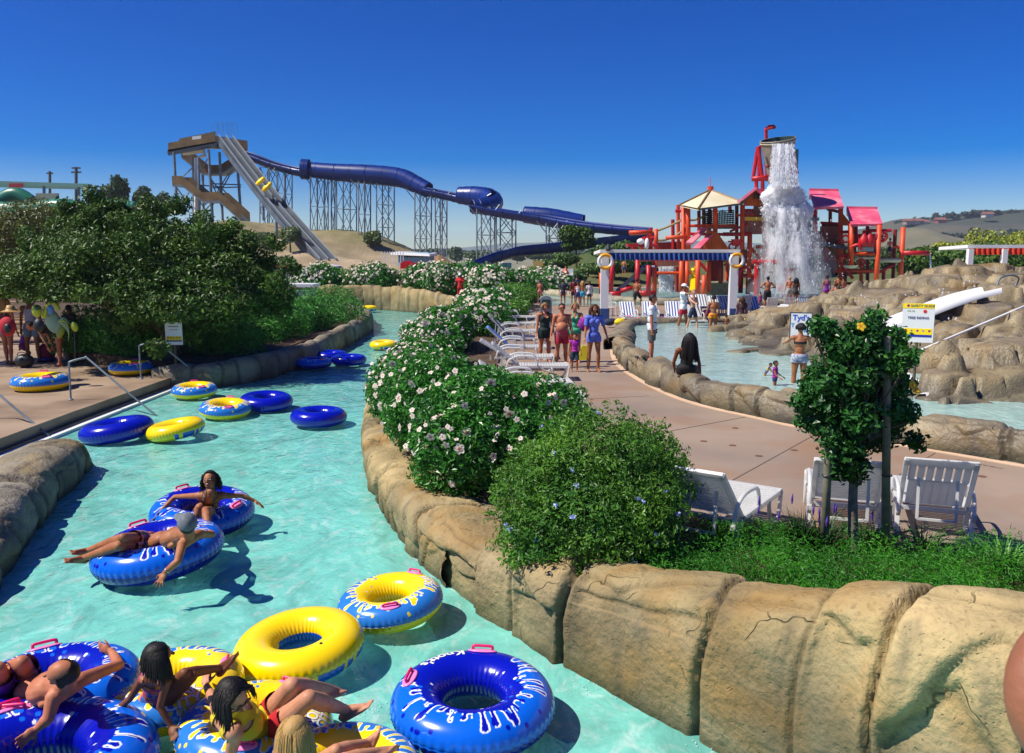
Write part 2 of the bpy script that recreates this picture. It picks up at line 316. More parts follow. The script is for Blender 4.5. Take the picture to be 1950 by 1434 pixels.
def sheet(name, x0, y0, x1, y1, z, mt, nx=2, ny=2, kind='structure'):
    xs = np.linspace(x0, x1, nx); ys = np.linspace(y0, y1, ny); X, Y = np.meshgrid(xs, ys, indexing='ij')
    return tag(MB().grid(np.stack([X, Y, X * 0 + z], -1)).build(name, mt), kind=kind)
def slab(name, poly, z0, z1, mt):
    return tag(MB().prism(poly, z0, z1).build(name, mt), kind='structure')
# ---------------------------------------------------------------- ground, water, slabs
sheet('ground', -6000, -300, 6000, 8000, -1.0, mat('far_ground', hexc('#6f7560'), hexc('#857d60'), rough=1, scale=.01))
sheet('river_bed', -30, -2, 5, 62, -.72, M_bed)
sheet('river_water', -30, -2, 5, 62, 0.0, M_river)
deck = [(-9.6, 2), (-9.4, 9), (-9.18, 13.3), (-9.18, 14.7), (-9.2, 17.2), (-9.1, 22.4), (-9.5, 22.7), (-10.0, 22.9), (-11.0, 23.9), (-13.5, 25.5), (-22, 38), (-60, 60), (-60, 2)]
slab('plaza', deck, -.95, .30, M_deck)
isl = [(-10.0, 22.9), (-8.1, 23.0), (-7.3, 24.6), (-7.0, 30), (-7.0, 37.5), (-7.5, 42), (-8.7, 45.6), (-11, 49.2), (-60, 90), (-60, 60), (-22, 38), (-13.5, 25.5), (-11.0, 23.9)]
slab('garden_soil', isl, -.95, .62, M_soil)
path = [(5.0, 2), (3.2, 4.9), (2.1, 5.9), (1.2, 7.0), (.6, 7.8), (-.1, 9.1), (-1.0, 11), (-1.75, 13.5), (-2.1, 15.4), (-2.4, 18.5), (-2.9, 26), (-2.6, 36), (-1.9, 44.5), (-3.0, 48), (-5.2, 51), (-8.4, 54.4), (-14, 56), (-60, 90.1), (-60, 130), (140, 130), (140, 2)]
slab('walkway', path, -.95, .60, M_pave)
# garden soil beds on the walkway side of the river
bed = [(5.2, 2.2), (3.4, 5.0), (2.2, 6.1), (1.3, 7.15), (.75, 8.0), (.05, 9.2), (-.85, 11), (-1.6, 13.5), (-1.95, 15.4), (-2.25, 18.5), (-2.75, 26), (-2.45, 36), (-1.7, 44), (-.6, 46), (0, 40), (-.2, 30), (-.35, 24), (-.4, 20), (.3, 16), (.8, 12.5), (1.4, 10.2), (1.9, 9.2), (2.9, 8.75), (4.2, 8.2), (6.2, 7.6), (9, 6.6), (12, 5), (12, 2.2)]
slab('garden_bed', bed, .3, .70, M_soil)
for i, (a, b) in enumerate([((2.9, 17.5), (-.2, 16.6)), ((4.3, 15.2), (.9, 12.6)), ((5.2, 13.9), (2.0, 9.6)), ((6.4, 12.4), (3.4, 9.0)), ((8.2, 10.8), (5.2, 8.3)), ((2.9, 22.5), (-.3, 22.2)), ((3.0, 28), (-.2, 28))]):
    a_, b_ = V3((*a, .604)), V3((*b, .604)); m = MB().bar(a_, b_, .012, .002); tag(m.build('expansion_joint', mat('joint', (.12, .09, .07))), kind='structure')
for i, (px, py) in enumerate([(1400, 815), (1340, 840), (1445, 868), (1395, 848), (1512, 857), (1870, 907), (1225, 790), (1240, 880)]):
    m = MB(); m.lathe([(0, .003), (.05, .003), (.06, 0)], 12, G(px, py, .603)); tag(m.build('floor_drain', mat('rust_spot', hexc('#6b4a34'), rough=.9)), kind='structure')
strip('wet_trail', [G(1165, 792, .6), G(1200, 772, .6), G(1250, 760, .6), G(1290, 752, .6)], .05, .6015, mat('wet_concrete', hexc('#6b5a4e'), rough=.3)) if 0 else None
# pale curb line along the foot of the pool wall
def strip(name, pts, w, z, mt, h=.004, kind='structure'):
    P, t = resample(catmull([(p[0], p[1]) for p in pts], 8), .25); T = np.gradient(P, axis=0); T /= np.linalg.norm(T, axis=1)[:, None]; Nn = np.stack([-T[:, 1], T[:, 0]], 1)
    A = P + Nn * w / 2; B = P - Nn * w / 2; z = np.full(len(P), z)
    g = np.stack([np.c_[A, z - .02], np.c_[A, z + h], np.c_[B, z + h], np.c_[B, z - .02]], 1)
    return tag(MB().grid(g).build(name, mt), kind=kind)
outer = [G(*p, .6) for p in [(1176, 640), (1166, 668), (1186, 703), (1290, 758), (1450, 798), (1530, 815), (1740, 852), (1950, 888), (2150, 925)]]
strip('kerb_line', outer, .14, .604, mat('pale_concrete', hexc('#d2b295'), hexc('#c3a488'), scale=2, rough=.8))
# river entry: riser, white nosing and two sunken steps
p0, p1 = G(-60, 892, .05), G(345, 733, .05)
dr = nrm(p1 - p0); nn = V3((-dr[1], dr[0], 0)); nn = nn if nn[0] > 0 else -nn
def step(name, off, wd, z0, z1, mt):
    a = p0 + nn * off; b = p1 + nn * off; q = [a, b, b + nn * wd, a + nn * wd]
    slab(name, [(k[0], k[1]) for k in q], z0, z1, mt)
step('entry_step', -.30, .24, -.95, .10, mat('dark_concrete', hexc('#5d5346'), hexc('#3d372f'), scale=3))
step('step_nosing', -.06, .16, -.95, .06, mat('white_edge', (.8, .8, .74)))
step('entry_step', .10, .42, -.95, -.06, mat('step_green', (.42, .55, .48)))
step('step_nosing', .52, .08, -.95, -.10, mat('white_edge'))
step('entry_step', .60, .5, -.95, -.28, M_bed)
# ---------------------------------------------------------------- rock walls
def rockwall(name, label, pts, res=.05, cell=(1.0, 1.0), mt=M_rock, amp=1.0, seed=1, profile=None, flip=1, group=None, taper=(0, 0), shear=0.0, led=1.0, bulge=.05, lc=(.8, 2.3), cw=.07, lamp=.10):
    """pts: (x, y, height, width) along the water edge; the wall stands on its left-hand side (flip=-1: right)"""
    C = catmull(pts, 12); P, t = resample(C, res); T = np.gradient(P[:, :2], axis=0); T /= np.linalg.norm(T, axis=1)[:, None]
    k = max(3, int(.5 / res)); ker = np.ones(k) / k
    T = np.stack([np.convolve(np.pad(T[:, i], k // 2, 'edge'), ker, 'same')[k // 2:k // 2 + len(T)] for i in (0, 1)], 1); T /= np.linalg.norm(T, axis=1)[:, None]
    N = np.stack([-T[:, 1], T[:, 0]], 1) * flip
    prof = np.array(profile or [(-.02, -.7), (0, -.05), (-.02, .35), (.02, .62), (.10, .85), (.25, .98), (.45, 1.0), (.72, .93), (.92, .75), (1.0, .3)])
    pp = catmull(prof, 6); L = np.r_[0, np.cumsum(np.hypot(np.diff(pp[:, 0]), np.diff(pp[:, 1])))]
    hm, wm = P[:, 2].mean(), P[:, 3].mean(); tot = (L[-1] * (hm + wm) / 2) * 1.25; nv = max(8, int(tot / res))
    s = np.linspace(0, L[-1], nv); dd = np.interp(s, L, pp[:, 0]); zz = np.interp(s, L, pp[:, 1])
    U = t[:, None] + 0 * s[None]; Vv = s[None] * (hm + wm) / 2 + 0 * U
    H = P[:, 2][:, None]; Wd = P[:, 3][:, None]
    z = np.where(zz[None] > 0, zz[None] * H, zz[None]); d = dd[None] * Wd
    S = np.stack([P[:, 0][:, None] + N[:, 0][:, None] * d, P[:, 1][:, None] + N[:, 1][:, None] * d, z], -1)
    nu = np.gradient(S, axis=0); nvv = np.gradient(S, axis=1); nr = np.cross(nu, nvv); nr /= np.linalg.norm(nr, axis=-1, keepdims=True) + 1e-9
    mid = nr[len(nr) // 2, nv // 4]; outw = -np.r_[N[len(N) // 2], 0]
    if np.dot(mid, outw) < 0: nr = -nr
    g0 = np.random.default_rng(seed); sp = cell[0]; nj = int((t[-1] + 3 * abs(shear) + 4) / sp) + 4; js = np.sort(-1.5 + (np.arange(nj) + g0.uniform(-.32, .32, nj)) * sp); VM = Vv.max()
    uw = U + shear * Vv + .10 * sp * vnoise(U * .3, Vv * 2.2, seed=seed + 5) + .22 * sp * vnoise(U * .5 / sp, Vv * .9, seed=seed + 8); ix = np.clip(np.searchsorted(js, uw.ravel()).reshape(uw.shape), 1, nj - 1); dl = uw - js[ix - 1]; dr_ = js[ix] - uw; e = np.minimum(dl, dr_); wj = dl + dr_; q_ = (dl / wj - .5) * 2
    ID = g0.random(nj)[ix]; k2 = g0.uniform(-1, 1, nj)[ix]; es = e / sp; shd = 1 - np.exp(-(es / .04) ** 1.6); rise = g0.uniform(-1, 1, nj)[ix]; cwid = np.minimum(.022, .08 * sp) * (.6 + .8 * g0.random(nj)[ix]) + res * .3
    crack = np.exp(-(e / cwid) ** 2); a = amp * min(1.0, sp); disp = a * (bulge * (1 - q_ ** 4) * .9 + shd * (.08 * (ID - .5) + .04 * k2 * q_)) - crack * .035 * min(1, sp / .6) * amp - .028 * a * np.exp(-(es / .035) ** 2)
    c2 = np.zeros_like(U)
    for li in range(3):
        pr_ = g0.random(nj)[ix] < (.75 if li < 2 else .5); v0 = g0.uniform(.26, .66, nj)[ix] * VM; sl_ = g0.uniform(-.9, .9, nj)[ix]; kn = g0.uniform(-.6, .6, nj)[ix]; dep = g0.uniform(.35, 1.0, nj)[ix] * lamp * led * min(1, sp * 1.1); sgn = np.where(g0.random(nj)[ix] < .65, 1, -1)
        line = v0 + sgn * sl_ * np.abs(q_ - kn) * wj * .5 + .035 * vnoise(U * 5, Vv * 2, seed=seed + 40 + li) + .12 * vnoise(U * 1.3, Vv * .3, seed=seed + 50 + li); dv = line - Vv; below = 1 / (1 + np.exp(-np.clip(dv / (.8 * res + .007), -40, 40))); fdn = np.exp(-np.clip(dv, 0, 9) / (.45 * a + .05)); m_ = pr_ * (1 - np.exp(-(e / (.07 * sp + .01)) ** 2))
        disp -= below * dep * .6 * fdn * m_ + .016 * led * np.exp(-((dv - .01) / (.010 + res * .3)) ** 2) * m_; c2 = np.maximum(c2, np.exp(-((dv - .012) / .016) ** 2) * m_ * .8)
    S[..., 2] = S[..., 2] + np.where(Vv > VM * .45, 1, 0) * shd * rise * .04 * a; cx = q_; cyy = q_
    sx, sy, sz = S[..., 0], S[..., 1], S[..., 2]
    disp += .030 * amp * fbm(sx * 1.5, sy * 1.5, sz * 1.5, seed, 4) + .006 * fbm(sx * 14, sy * 14, sz * 14, seed + 1, 2)
    if taper[0] or taper[1]:
        f = np.ones_like(t)
        if taper[0]: f *= np.clip(t / taper[0], 0, 1) ** .5
        if taper[1]: f *= np.clip((t[-1] - t) / taper[1], 0, 1) ** .5
        S[..., 2] = np.where(S[..., 2] > -.4, -.4 + (S[..., 2] + .4) * f[:, None], S[..., 2])
        cen = S.mean(1, keepdims=True); S[..., :2] = cen[..., :2] + (S[..., :2] - cen[..., :2]) * (.35 + .65 * f[:, None, None])
    S = S + nr * disp[..., None]
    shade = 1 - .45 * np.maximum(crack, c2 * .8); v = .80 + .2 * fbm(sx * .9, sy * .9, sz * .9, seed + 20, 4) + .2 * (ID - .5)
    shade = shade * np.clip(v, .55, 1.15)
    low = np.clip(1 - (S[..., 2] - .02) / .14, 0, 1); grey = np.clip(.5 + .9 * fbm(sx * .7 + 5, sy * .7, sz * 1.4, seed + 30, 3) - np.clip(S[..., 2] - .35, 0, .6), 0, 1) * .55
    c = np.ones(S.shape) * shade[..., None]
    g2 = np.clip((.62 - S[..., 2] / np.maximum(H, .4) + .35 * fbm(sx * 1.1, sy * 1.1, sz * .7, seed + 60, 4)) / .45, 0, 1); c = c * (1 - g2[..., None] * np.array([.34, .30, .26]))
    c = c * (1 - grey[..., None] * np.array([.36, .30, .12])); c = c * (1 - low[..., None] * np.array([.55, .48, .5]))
    loc = (float(P[len(P) // 2, 0]), float(P[len(P) // 2, 1]), 0)
    r = thing(name, label, 'rock wall', loc, 0, group)
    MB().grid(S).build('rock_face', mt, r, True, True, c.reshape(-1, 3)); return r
# right bank of the river, from under the camera to behind the flowers
rb = [(2.75, 4.2, 1.5, .9), (1.95, 5.05, 1.36, .85), (1.45, 5.7, 1.13, .8), (.65, 6.74, .88, .75), (.12, 7.32, .78, .75), (-.71, 8.68, .62, .8), (-1.65, 10.8, .62, .9), (-2.39, 13.51, .62, .8), (-2.76, 15.41, .66, .6), (-3.06, 18.5, .7, .5), (-3.57, 26.3, .7, .5), (-3.31, 36.4, .7, .5), (-2.6, 44.0, .8, .6)]
PR2 = [(-.02, -.6), (0, -.05), (-.03, .4), (-.03, .76), (.03, .93), (.14, 1.0), (.42, 1.03), (.75, 1.0), (.92, .9), (1.0, .45)]
PR = [(-.02, -.6), (0, -.05), (-.05, .35), (-.06, .62), (0, .84), (.14, .97), (.38, 1.02), (.66, 1.0), (.9, .9), (1.0, .45)]
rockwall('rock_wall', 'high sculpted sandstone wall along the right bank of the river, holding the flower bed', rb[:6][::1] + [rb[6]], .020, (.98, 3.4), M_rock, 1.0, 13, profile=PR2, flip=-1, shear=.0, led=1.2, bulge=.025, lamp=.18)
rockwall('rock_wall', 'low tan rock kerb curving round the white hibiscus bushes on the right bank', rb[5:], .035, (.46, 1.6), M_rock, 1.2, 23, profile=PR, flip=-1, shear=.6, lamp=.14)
ln = [(-5.0, 6.0, .62, 2.2), (-5.44, 7.65, .62, 2.0), (-5.64, 8.8, .62, 1.7), (-6.05, 10.2, .62, 1.4), (-6.51, 11.5, .60, 1.2), (-6.85, 12.9, .60, 1.1), (-7.15, 14.3, .55, 1.0)]
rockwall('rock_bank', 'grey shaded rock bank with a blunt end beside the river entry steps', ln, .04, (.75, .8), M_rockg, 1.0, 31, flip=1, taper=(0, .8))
lm = [(-9.6, 22.1, .45, .7), (-8.8, 22.2, .6, .7), (-7.85, 22.35, .66, .7), (-7.0, 23.9, .66, .65), (-6.45, 27, .68, .6), (-6.37, 30.24, .7, .6), (-6.32, 34, .72, .6), (-6.45, 38.2, .75, .65), (-7.0, 42, .75, .65), (-8.2, 46, .7, .6), (-9.6, 49, .7, .6)]
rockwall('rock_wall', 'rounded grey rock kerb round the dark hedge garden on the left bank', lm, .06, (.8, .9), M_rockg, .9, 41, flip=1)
fr_ = [(-12.5, 53.6, 1.45, .8), (-11.1, 53.5, 1.5, .8), (-8.49, 53.2, 1.5, .8), (-5.48, 50.2, 1.35, .8), (-3.39, 47.2, 1.1, .8), (-2.3, 44.3, .8, .7)]
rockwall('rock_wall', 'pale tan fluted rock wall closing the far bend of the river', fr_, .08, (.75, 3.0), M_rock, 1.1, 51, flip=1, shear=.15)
# kids pool: pale floor, water and kerb of boulders
pool = [(q[0], q[1]) for q in ([G(*p, .86) for p in [(1212, 640), (1206, 668), (1232, 696), (1312, 731), (1450, 762), (1530, 778), (1740, 802), (1950, 826), (2300, 880)]])] + [(24, 12), (24, 33), (10, 33.2), (6.3, 33), (4.6, 31.6)]
slab('pool_floor', pool, .58, .608, M_bed2); tag(MB().prism(pool, .80, .86).build('pool_water', M_pool), kind='structure')
PO = [(0, -.3), (0, 0), (-.03, .35), (.0, .68), (.1, .92), (.3, 1.02), (.55, 1.0), (.8, .85), (.97, .6), (1.0, 0)]
po = [(float(q[0]), float(q[1]), .47, .62) for q in [G(*p, .6) for p in [(1176, 652), (1166, 672), (1192, 706), (1290, 756), (1370, 778), (1450, 796), (1530, 813), (1640, 835), (1740, 850), (1850, 868), (1950, 886), (2150, 922)]]]
def lifted(r, z): r.location.z += z; return r
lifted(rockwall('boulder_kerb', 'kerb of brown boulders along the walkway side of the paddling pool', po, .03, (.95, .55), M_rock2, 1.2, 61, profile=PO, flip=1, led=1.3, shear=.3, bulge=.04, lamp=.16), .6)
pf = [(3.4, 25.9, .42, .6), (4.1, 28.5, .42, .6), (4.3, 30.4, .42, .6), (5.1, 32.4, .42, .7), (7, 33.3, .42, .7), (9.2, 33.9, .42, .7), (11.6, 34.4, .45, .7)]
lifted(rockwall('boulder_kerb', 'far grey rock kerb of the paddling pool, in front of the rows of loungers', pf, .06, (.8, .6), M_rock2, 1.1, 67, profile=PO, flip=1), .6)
# rock hills as height fields through points (px, py, depth)
def rbf(ctrl, X, Y, k=1.2):
    C = np.array(ctrl, float); n = len(C); ph = lambda r: np.sqrt(r * r + k * k)
    A = np.zeros((n + 3, n + 3)); D = np.hypot(C[:, None, 0] - C[None, :, 0], C[:, None, 1] - C[None, :, 1]); A[:n, :n] = ph(D)
    A[:n, n] = 1; A[:n, n + 1] = C[:, 0]; A[:n, n + 2] = C[:, 1]; A[n:, :n] = A[:n, n:].T
    b = np.r_[C[:, 2], 0, 0, 0]; w_ = np.linalg.solve(A, b); Z = w_[n] + w_[n + 1] * X + w_[n + 2] * Y
    for i in range(n): Z = Z + w_[i] * ph(np.hypot(X - C[i, 0], Y - C[i, 1]))
    return Z
def rockhill(name, label, ctrl, x0, x1, y0, y1, res, cell, zmin, seed, mt=M_rock2, amp=1.0, k=1.0, edge=.5, cat='rock', terr=.42, tm=.75):
    xs = np.arange(x0, x1, res); ys = np.arange(y0, y1, res); X, Y = np.meshgrid(xs, ys, indexing='ij')
    Z = rbf(ctrl, X, Y, k); wx = X + .5 * vnoise(X * .8, Y * .8, seed=seed); wy = Y + .5 * vnoise(X * .8 + 7, Y * .8, seed=seed)
    F1, F2, ID, cx, cyy = vor(wx / cell[0], wy / cell[1], seed); e = F2 - F1; cr = np.exp(-(e / .06) ** 2)
    q1, q2, qid, _, _ = vor(wx / cell[0] * 2.1 + .5 * wy, wy / cell[1] * 1.9, seed + 5); qe = q2 - q1; cr = np.maximum(cr, .7 * np.exp(-(qe / .07) ** 2) * (qid > .35)); Z = Z + amp * .13 * (qid - .5) * (1 - np.exp(-(qe / .09) ** 1.5)) - .05 * amp * np.exp(-(qe / .07) ** 2) * (qid > .35)
    Z = Z + amp * (.24 * (1 - np.exp(-e / .2)) + .34 * (ID - .5) * (1 - np.exp(-(e / .07) ** 1.5))) - cr * .14 * amp + .08 * fbm(X * 1.2, Y * 1.2, None, seed + 2, 4)
    if terr: q3 = Z / terr + .5 * fbm(X * .5, Y * .5, None, seed + 6, 2); fr3 = q3 - np.floor(q3); s3 = np.clip((fr3 - .68) / .30, 0, 1); Z = Z + tm * terr * (s3 * s3 * (3 - 2 * s3) - fr3 + .35); cr = np.maximum(cr, .7 * np.exp(-((fr3 - .70) / .04) ** 2))
    Z = np.maximum(Z, zmin); c = (.82 + .25 * fbm(X * .7, Y * .7, Z * .7, seed + 9, 4) + .25 * (ID - .5)) * (1 - .5 * cr)
    wet = np.clip(1 - (Z - .9) / .35, 0, 1)
    col = np.clip(c, .35, 1.2)[..., None] * (1 - wet[..., None] * np.array([.45, .4, .3]))
    r = thing(name, label, cat, (float(xs.mean()), float(ys.mean()), .6))
    MB().grid(np.stack([X, Y, Z], -1)).build('rock_surface', mt, r, True, True, col.reshape(-1, 3)); return r
def C3(l): return [tuple(W(px, py, Y)) for px, py, Y in l]
hill = C3([(1420, 668, 25), (1430, 655, 26), (1500, 618, 27.5), (1560, 592, 28.5), (1640, 566, 29.5), (1700, 545, 30), (1780, 522, 31), (1830, 514, 31.5), (1870, 520, 31), (1950, 520, 32), (2100, 515, 33),
           (1430, 685, 23.4), (1500, 692, 22.5), (1560, 680, 22), (1650, 655, 22.5), (1700, 670, 21), (1760, 668, 20.3), (1800, 690, 19.2), (1640, 612, 25), (1750, 590, 26), (1880, 560, 27), (1950, 540, 28), (1850, 640, 21.5), (1950, 600, 22), (2100, 560, 23)])
hill += [(8, 34.5, .3), (12, 36, .3), (16, 37, .3), (21, 38, .3), (26, 38, .5), (5.6, 24, .3), (7, 20.2, .2), (9, 18.4, .2), (11, 18.0, .3), (6.2, 27.5, .35)]
rockhill('rock_hill', 'long sloping hill of brown boulders with the white water slides, rising from the paddling pool', hill, 5.6, 26, 17.2, 38, .075, (1.9, 1.1), .3, 71, amp=1.0)
b2 = C3([(1775, 775, 15.4), (1850, 778, 15.3), (1950, 778, 15.3), (1790, 715, 15.9), (1850, 700, 16.2), (1950, 690, 16.2), (1830, 680, 17), (1880, 662, 17.5), (1950, 645, 18), (2080, 640, 18), (2080, 700, 16)]) + \
    [(8.0, 16.9, .4), (7.4, 15.6, .3), (9, 18.6, .6), (11.5, 19.8, .8), (15, 20, 1), (7.5, 14.4, .2), (9.3, 14.3, .2), (12, 14.4, .2), (15, 15, .6), (8.9, 17.3, 1.2)]
HILL = hill
rockhill('boulder', 'big grey and brown boulder with dark creases standing in the pool at the right edge', b2, 7.5, 15, 14.0, 19.6, .05, (1.7, 1.3), .3, 83, amp=.8, k=.6)

def hill_hit(px, py, lift=.1, near=15.5, far=36):
    """where the line of sight meets the boulder hill: a real point of its surface"""
    d = ray(px, py); t = np.linspace(near, far, 420) / d[1]; X = d[0] * t; Y = d[1] * t; Z = CZ + d[2] * t; H = np.maximum(rbf(HILL, X, Y, 1.0), .6) + .1
    k = np.argmax(H > Z) if (H > Z).any() else len(t) - 1
    return np.array([X[k], Y[k], Z[k] + lift])
# ---------------------------------------------------------------- far terrain
def terrain(name, ctrl, x0, x1, y0, y1, nx, ny, mt, k=8, nz=.6, ns=.05, zmin=-.9, seed=3, kind='structure'):
    X, Y = np.meshgrid(np.linspace(x0, x1, nx), np.linspace(y0, y1, ny), indexing='ij'); Z = rbf(ctrl, X, Y, k) + nz * fbm(X * ns, Y * ns, None, seed, 5)
    return tag(MB().grid(np.stack([X, Y, np.maximum(Z, zmin)], -1)).build(name, mt, None, True), kind=kind)
mc = C3([(330, 440, 128), (430, 424, 125), (520, 432, 125), (600, 450, 125), (680, 456, 125), (740, 488, 122), (790, 500, 120), (560, 480, 108), (620, 498, 105), (700, 500, 106), (480, 470, 110), (420, 460, 108), (250, 450, 128), (60, 450, 128)]) + \
     [(-60, 150, 5), (-30, 150, 3), (-14, 150, 0), (-12, 118, .2), (-10, 105, -.5), (-30, 97, .3), (-45, 97, .4), (-80, 100, 2), (-90, 130, 6), (-20, 99, .2), (-5, 130, -.5)]
terrain('dirt_mound', mc, -95, -6, 96, 152, 150, 110, M_dirt, nz=.35, ns=.2)
gc = C3([(1040, 505, 92), (1100, 488, 92), (1160, 474, 92), (1220, 470, 95), (1300, 500, 100), (1060, 530, 82), (1140, 530, 80), (1250, 535, 82), (1400, 520, 100), (1600, 515, 105), (1800, 505, 105), (2000, 500, 105)]) + [(0, 88, .3), (0, 110, -.5), (30, 74, .5), (60, 74, .5), (10, 74, .5), (30, 120, -.5), (80, 110, 1)]
terrain('green_slope', gc, 0, 100, 74, 120, 120, 60, M_lawn, nz=.4, ns=.15)
M_hill = mat('hill_scrub', hexc('#45473a'), hexc('#363f30'), rough=1, scale=.012, detail=10, c3=hexc('#635a48'), scale3=.006)
hc = C3([(1560, 475, 900), (1640, 455, 900), (1700, 430, 900), (1760, 424, 900), (1830, 412, 920), (1950, 412, 950), (2100, 405, 950), (2400, 420, 950), (1700, 470, 620), (1760, 470, 600), (1850, 465, 600), (1950, 470, 600), (1500, 482, 900), (1200, 484, 900)]) + [(150, 480, -5), (300, 450, 2), (500, 450, 5), (900, 500, 20), (100, 1300, -5), (600, 1300, 10), (1200, 1200, 60)]
terrain('far_hills', hc, 120, 1300, 440, 1300, 160, 120, M_hill, k=60, nz=5, ns=.012, zmin=-2)
fh = [(x, 2600, 14 + 16 * math.sin(x * .0011 + 1) + 9 * math.sin(x * .0037)) for x in range(-2600, 2700, 400)] + [(x, 3400, -5) for x in range(-2600, 2700, 800)] + [(x, 2000, -6) for x in range(-2600, 2700, 800)]
terrain('distant_ridge', fh, -2600, 2600, 2000, 3400, 90, 30, mat('ridge', hexc('#5c6a63'), rough=1), k=100, nz=5, ns=.004, zmin=-3)
ch = C3([(1712, 440, 560), (1745, 432, 560), (1790, 448, 560), (1830, 462, 560), (1690, 462, 560), (1740, 466, 530)]) + [(180, 500, -5), (330, 480, -5), (260, 640, -5), (400, 620, -5), (200, 620, -5)]
terrain('bare_knoll', ch, 190, 350, 500, 640, 60, 50, mat('knoll', hexc('#77705a'), hexc('#5c5c48'), rough=1, scale=.03, detail=8), k=15, nz=1.2, ns=.05, zmin=-4)
# ---------------------------------------------------------------- tower slide
M_steel = mat('galvanised_steel', hexc('#8c98a0'), hexc('#6d7880'), rough=.45, metal=.3, scale=2)
M_wood = mat('platform_wood', hexc('#8d7248'), hexc('#6f5a39'), rough=.7, scale=.6)
M_grey = mat('slide_side', hexc('#5f6873'), hexc('#4b535e'), rough=.5, scale=.5)
M_blue = mat('flume_blue', hexc('#0a2c7c'), hexc('#082566'), rough=.35, scale=.3, coat=0)
M_white = mat('white_plastic', (.80, .80, .78), rough=.35)
M_yel = mat('yellow_vinyl', hexc('#ffd800'), rough=.3)
YT = 130
t = thing('slide_tower', 'tall steel tower with wood-railed platforms, stairs and a steep twin-lane speed slide', 'slide tower', tuple(W(430, 430, YT)))
def panel(px, Y, dy, name, mt, par): MB().slab([W(x, y, Y) for x, y in px], dy, (0, 1, 0)).build(name, mt, par)
panel([(320, 272), (320, 291), (410, 274), (410, 256)], YT, .15, 'railing_panel', M_wood, t)
panel([(341, 264), (341, 272), (410, 258), (410, 250)], YT + 6, .15, 'railing_panel', M_wood, t)
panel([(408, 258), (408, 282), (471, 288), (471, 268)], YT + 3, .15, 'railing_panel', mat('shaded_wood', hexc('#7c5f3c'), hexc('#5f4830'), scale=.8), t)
MB().slab([W(318, 290, YT), W(410, 274, YT), W(472, 284, YT + 10), W(380, 284, YT + 10)], .35, (0, 0, 1)).build('deck', M_steel, t)
MB().bar(W(320, 293, YT), W(412, 276, YT), .3, .5).bar(W(412, 276, YT), W(470, 290, YT + 8), .3, .5).build('deck_beam', mat('dark_steel', hexc('#3c444c'), rough=.5), t)
sg = MB().slab([W(366, 260, YT - .5), W(366, 266, YT - .5), W(383, 264, YT - .5), W(383, 258, YT - .5)], .1, (0, 1, 0)).build('name_board', M_white, t)
for i in range(5):                                                   # canopy hoops on the top deck
    a = W(405 + i * 9, 258, YT + 4); MB().tube([a, a + V3((0, 0, 1.6)), a + V3((.6, 0, 2.0)), a + V3((1.0, 0, 1.6)), a + V3((1.0, 0, 0))], .03, 5).build('canopy_hoop', M_steel, t)
MB().tube([W(348, 290, YT + 2), W(388, 286, YT + 2), W(390, 296, YT + 2), W(373, 302, YT + 2), W(373, 420, YT + 2)], [.45, .45, .3, .3, .3], 8).build('water_pipe', M_white, t)
legs = [(331, 290, 338, 410, 0), (366, 300, 371, 416, 4), (397, 285, 405, 420, 0), (418, 290, 424, 420, 6), (451, 300, 459, 412, 2), (386, 330, 388, 420, 8), (378, 300, 380, 418, 0)]
for a, b, c, d, dy in legs: MB().tube([W(a, b, YT + dy), W(c, d, YT + dy)], .22, 8).build('tower_leg', M_steel, t)
m = MB()
for a, b, c, d in [(331, 350, 371, 405), (371, 350, 338, 400), (366, 320, 331, 352), (397, 330, 424, 400), (451, 310, 400, 400), (405, 350, 459, 352), (405, 358, 459, 356), (371, 352, 424, 356), (424, 360, 459, 400), (390, 390, 424, 360), (397, 300, 371, 345), (378, 380, 405, 420), (405, 385, 378, 415), (440, 322, 410, 372), (397, 335, 451, 405)]:
    m.tube([W(a, b, YT + 1), W(c, d, YT + 4)], .1, 5)
m.build('cross_bracing', M_steel, t)
def flight(pts, wv, Y, name, rail, hgt=1.3):
    pts = [W(x, y, Y) for x, y in pts]; m = MB(); r1 = MB(); r2 = MB(); wv = V3(wv)
    for a, b in zip(pts[:-1], pts[1:]):
        m.slab([a, b, b + wv, a + wv], -.25, (0, 0, 1)); up = V3((0, 0, hgt)); r1.slab([a, b, b + up, a + up], .08, (0, 1, 0)); r2.slab([a + wv, b + wv, b + wv + up, a + wv + up], .08, (0, 1, 0))
    m.build(name, M_steel, t); r1.build('stair_railing', rail, t); r2.build('stair_railing', rail, t)
flight([(328, 352), (347, 352), (386, 383), (418, 382), (460, 420)], (.6, 2.2, 0), YT - 2, 'staircase', M_wood)
flight([(345, 298), (385, 330), (420, 330), (448, 312)], (.6, 2.2, 0), YT + 7, 'staircase', mat('shaded_wood'))
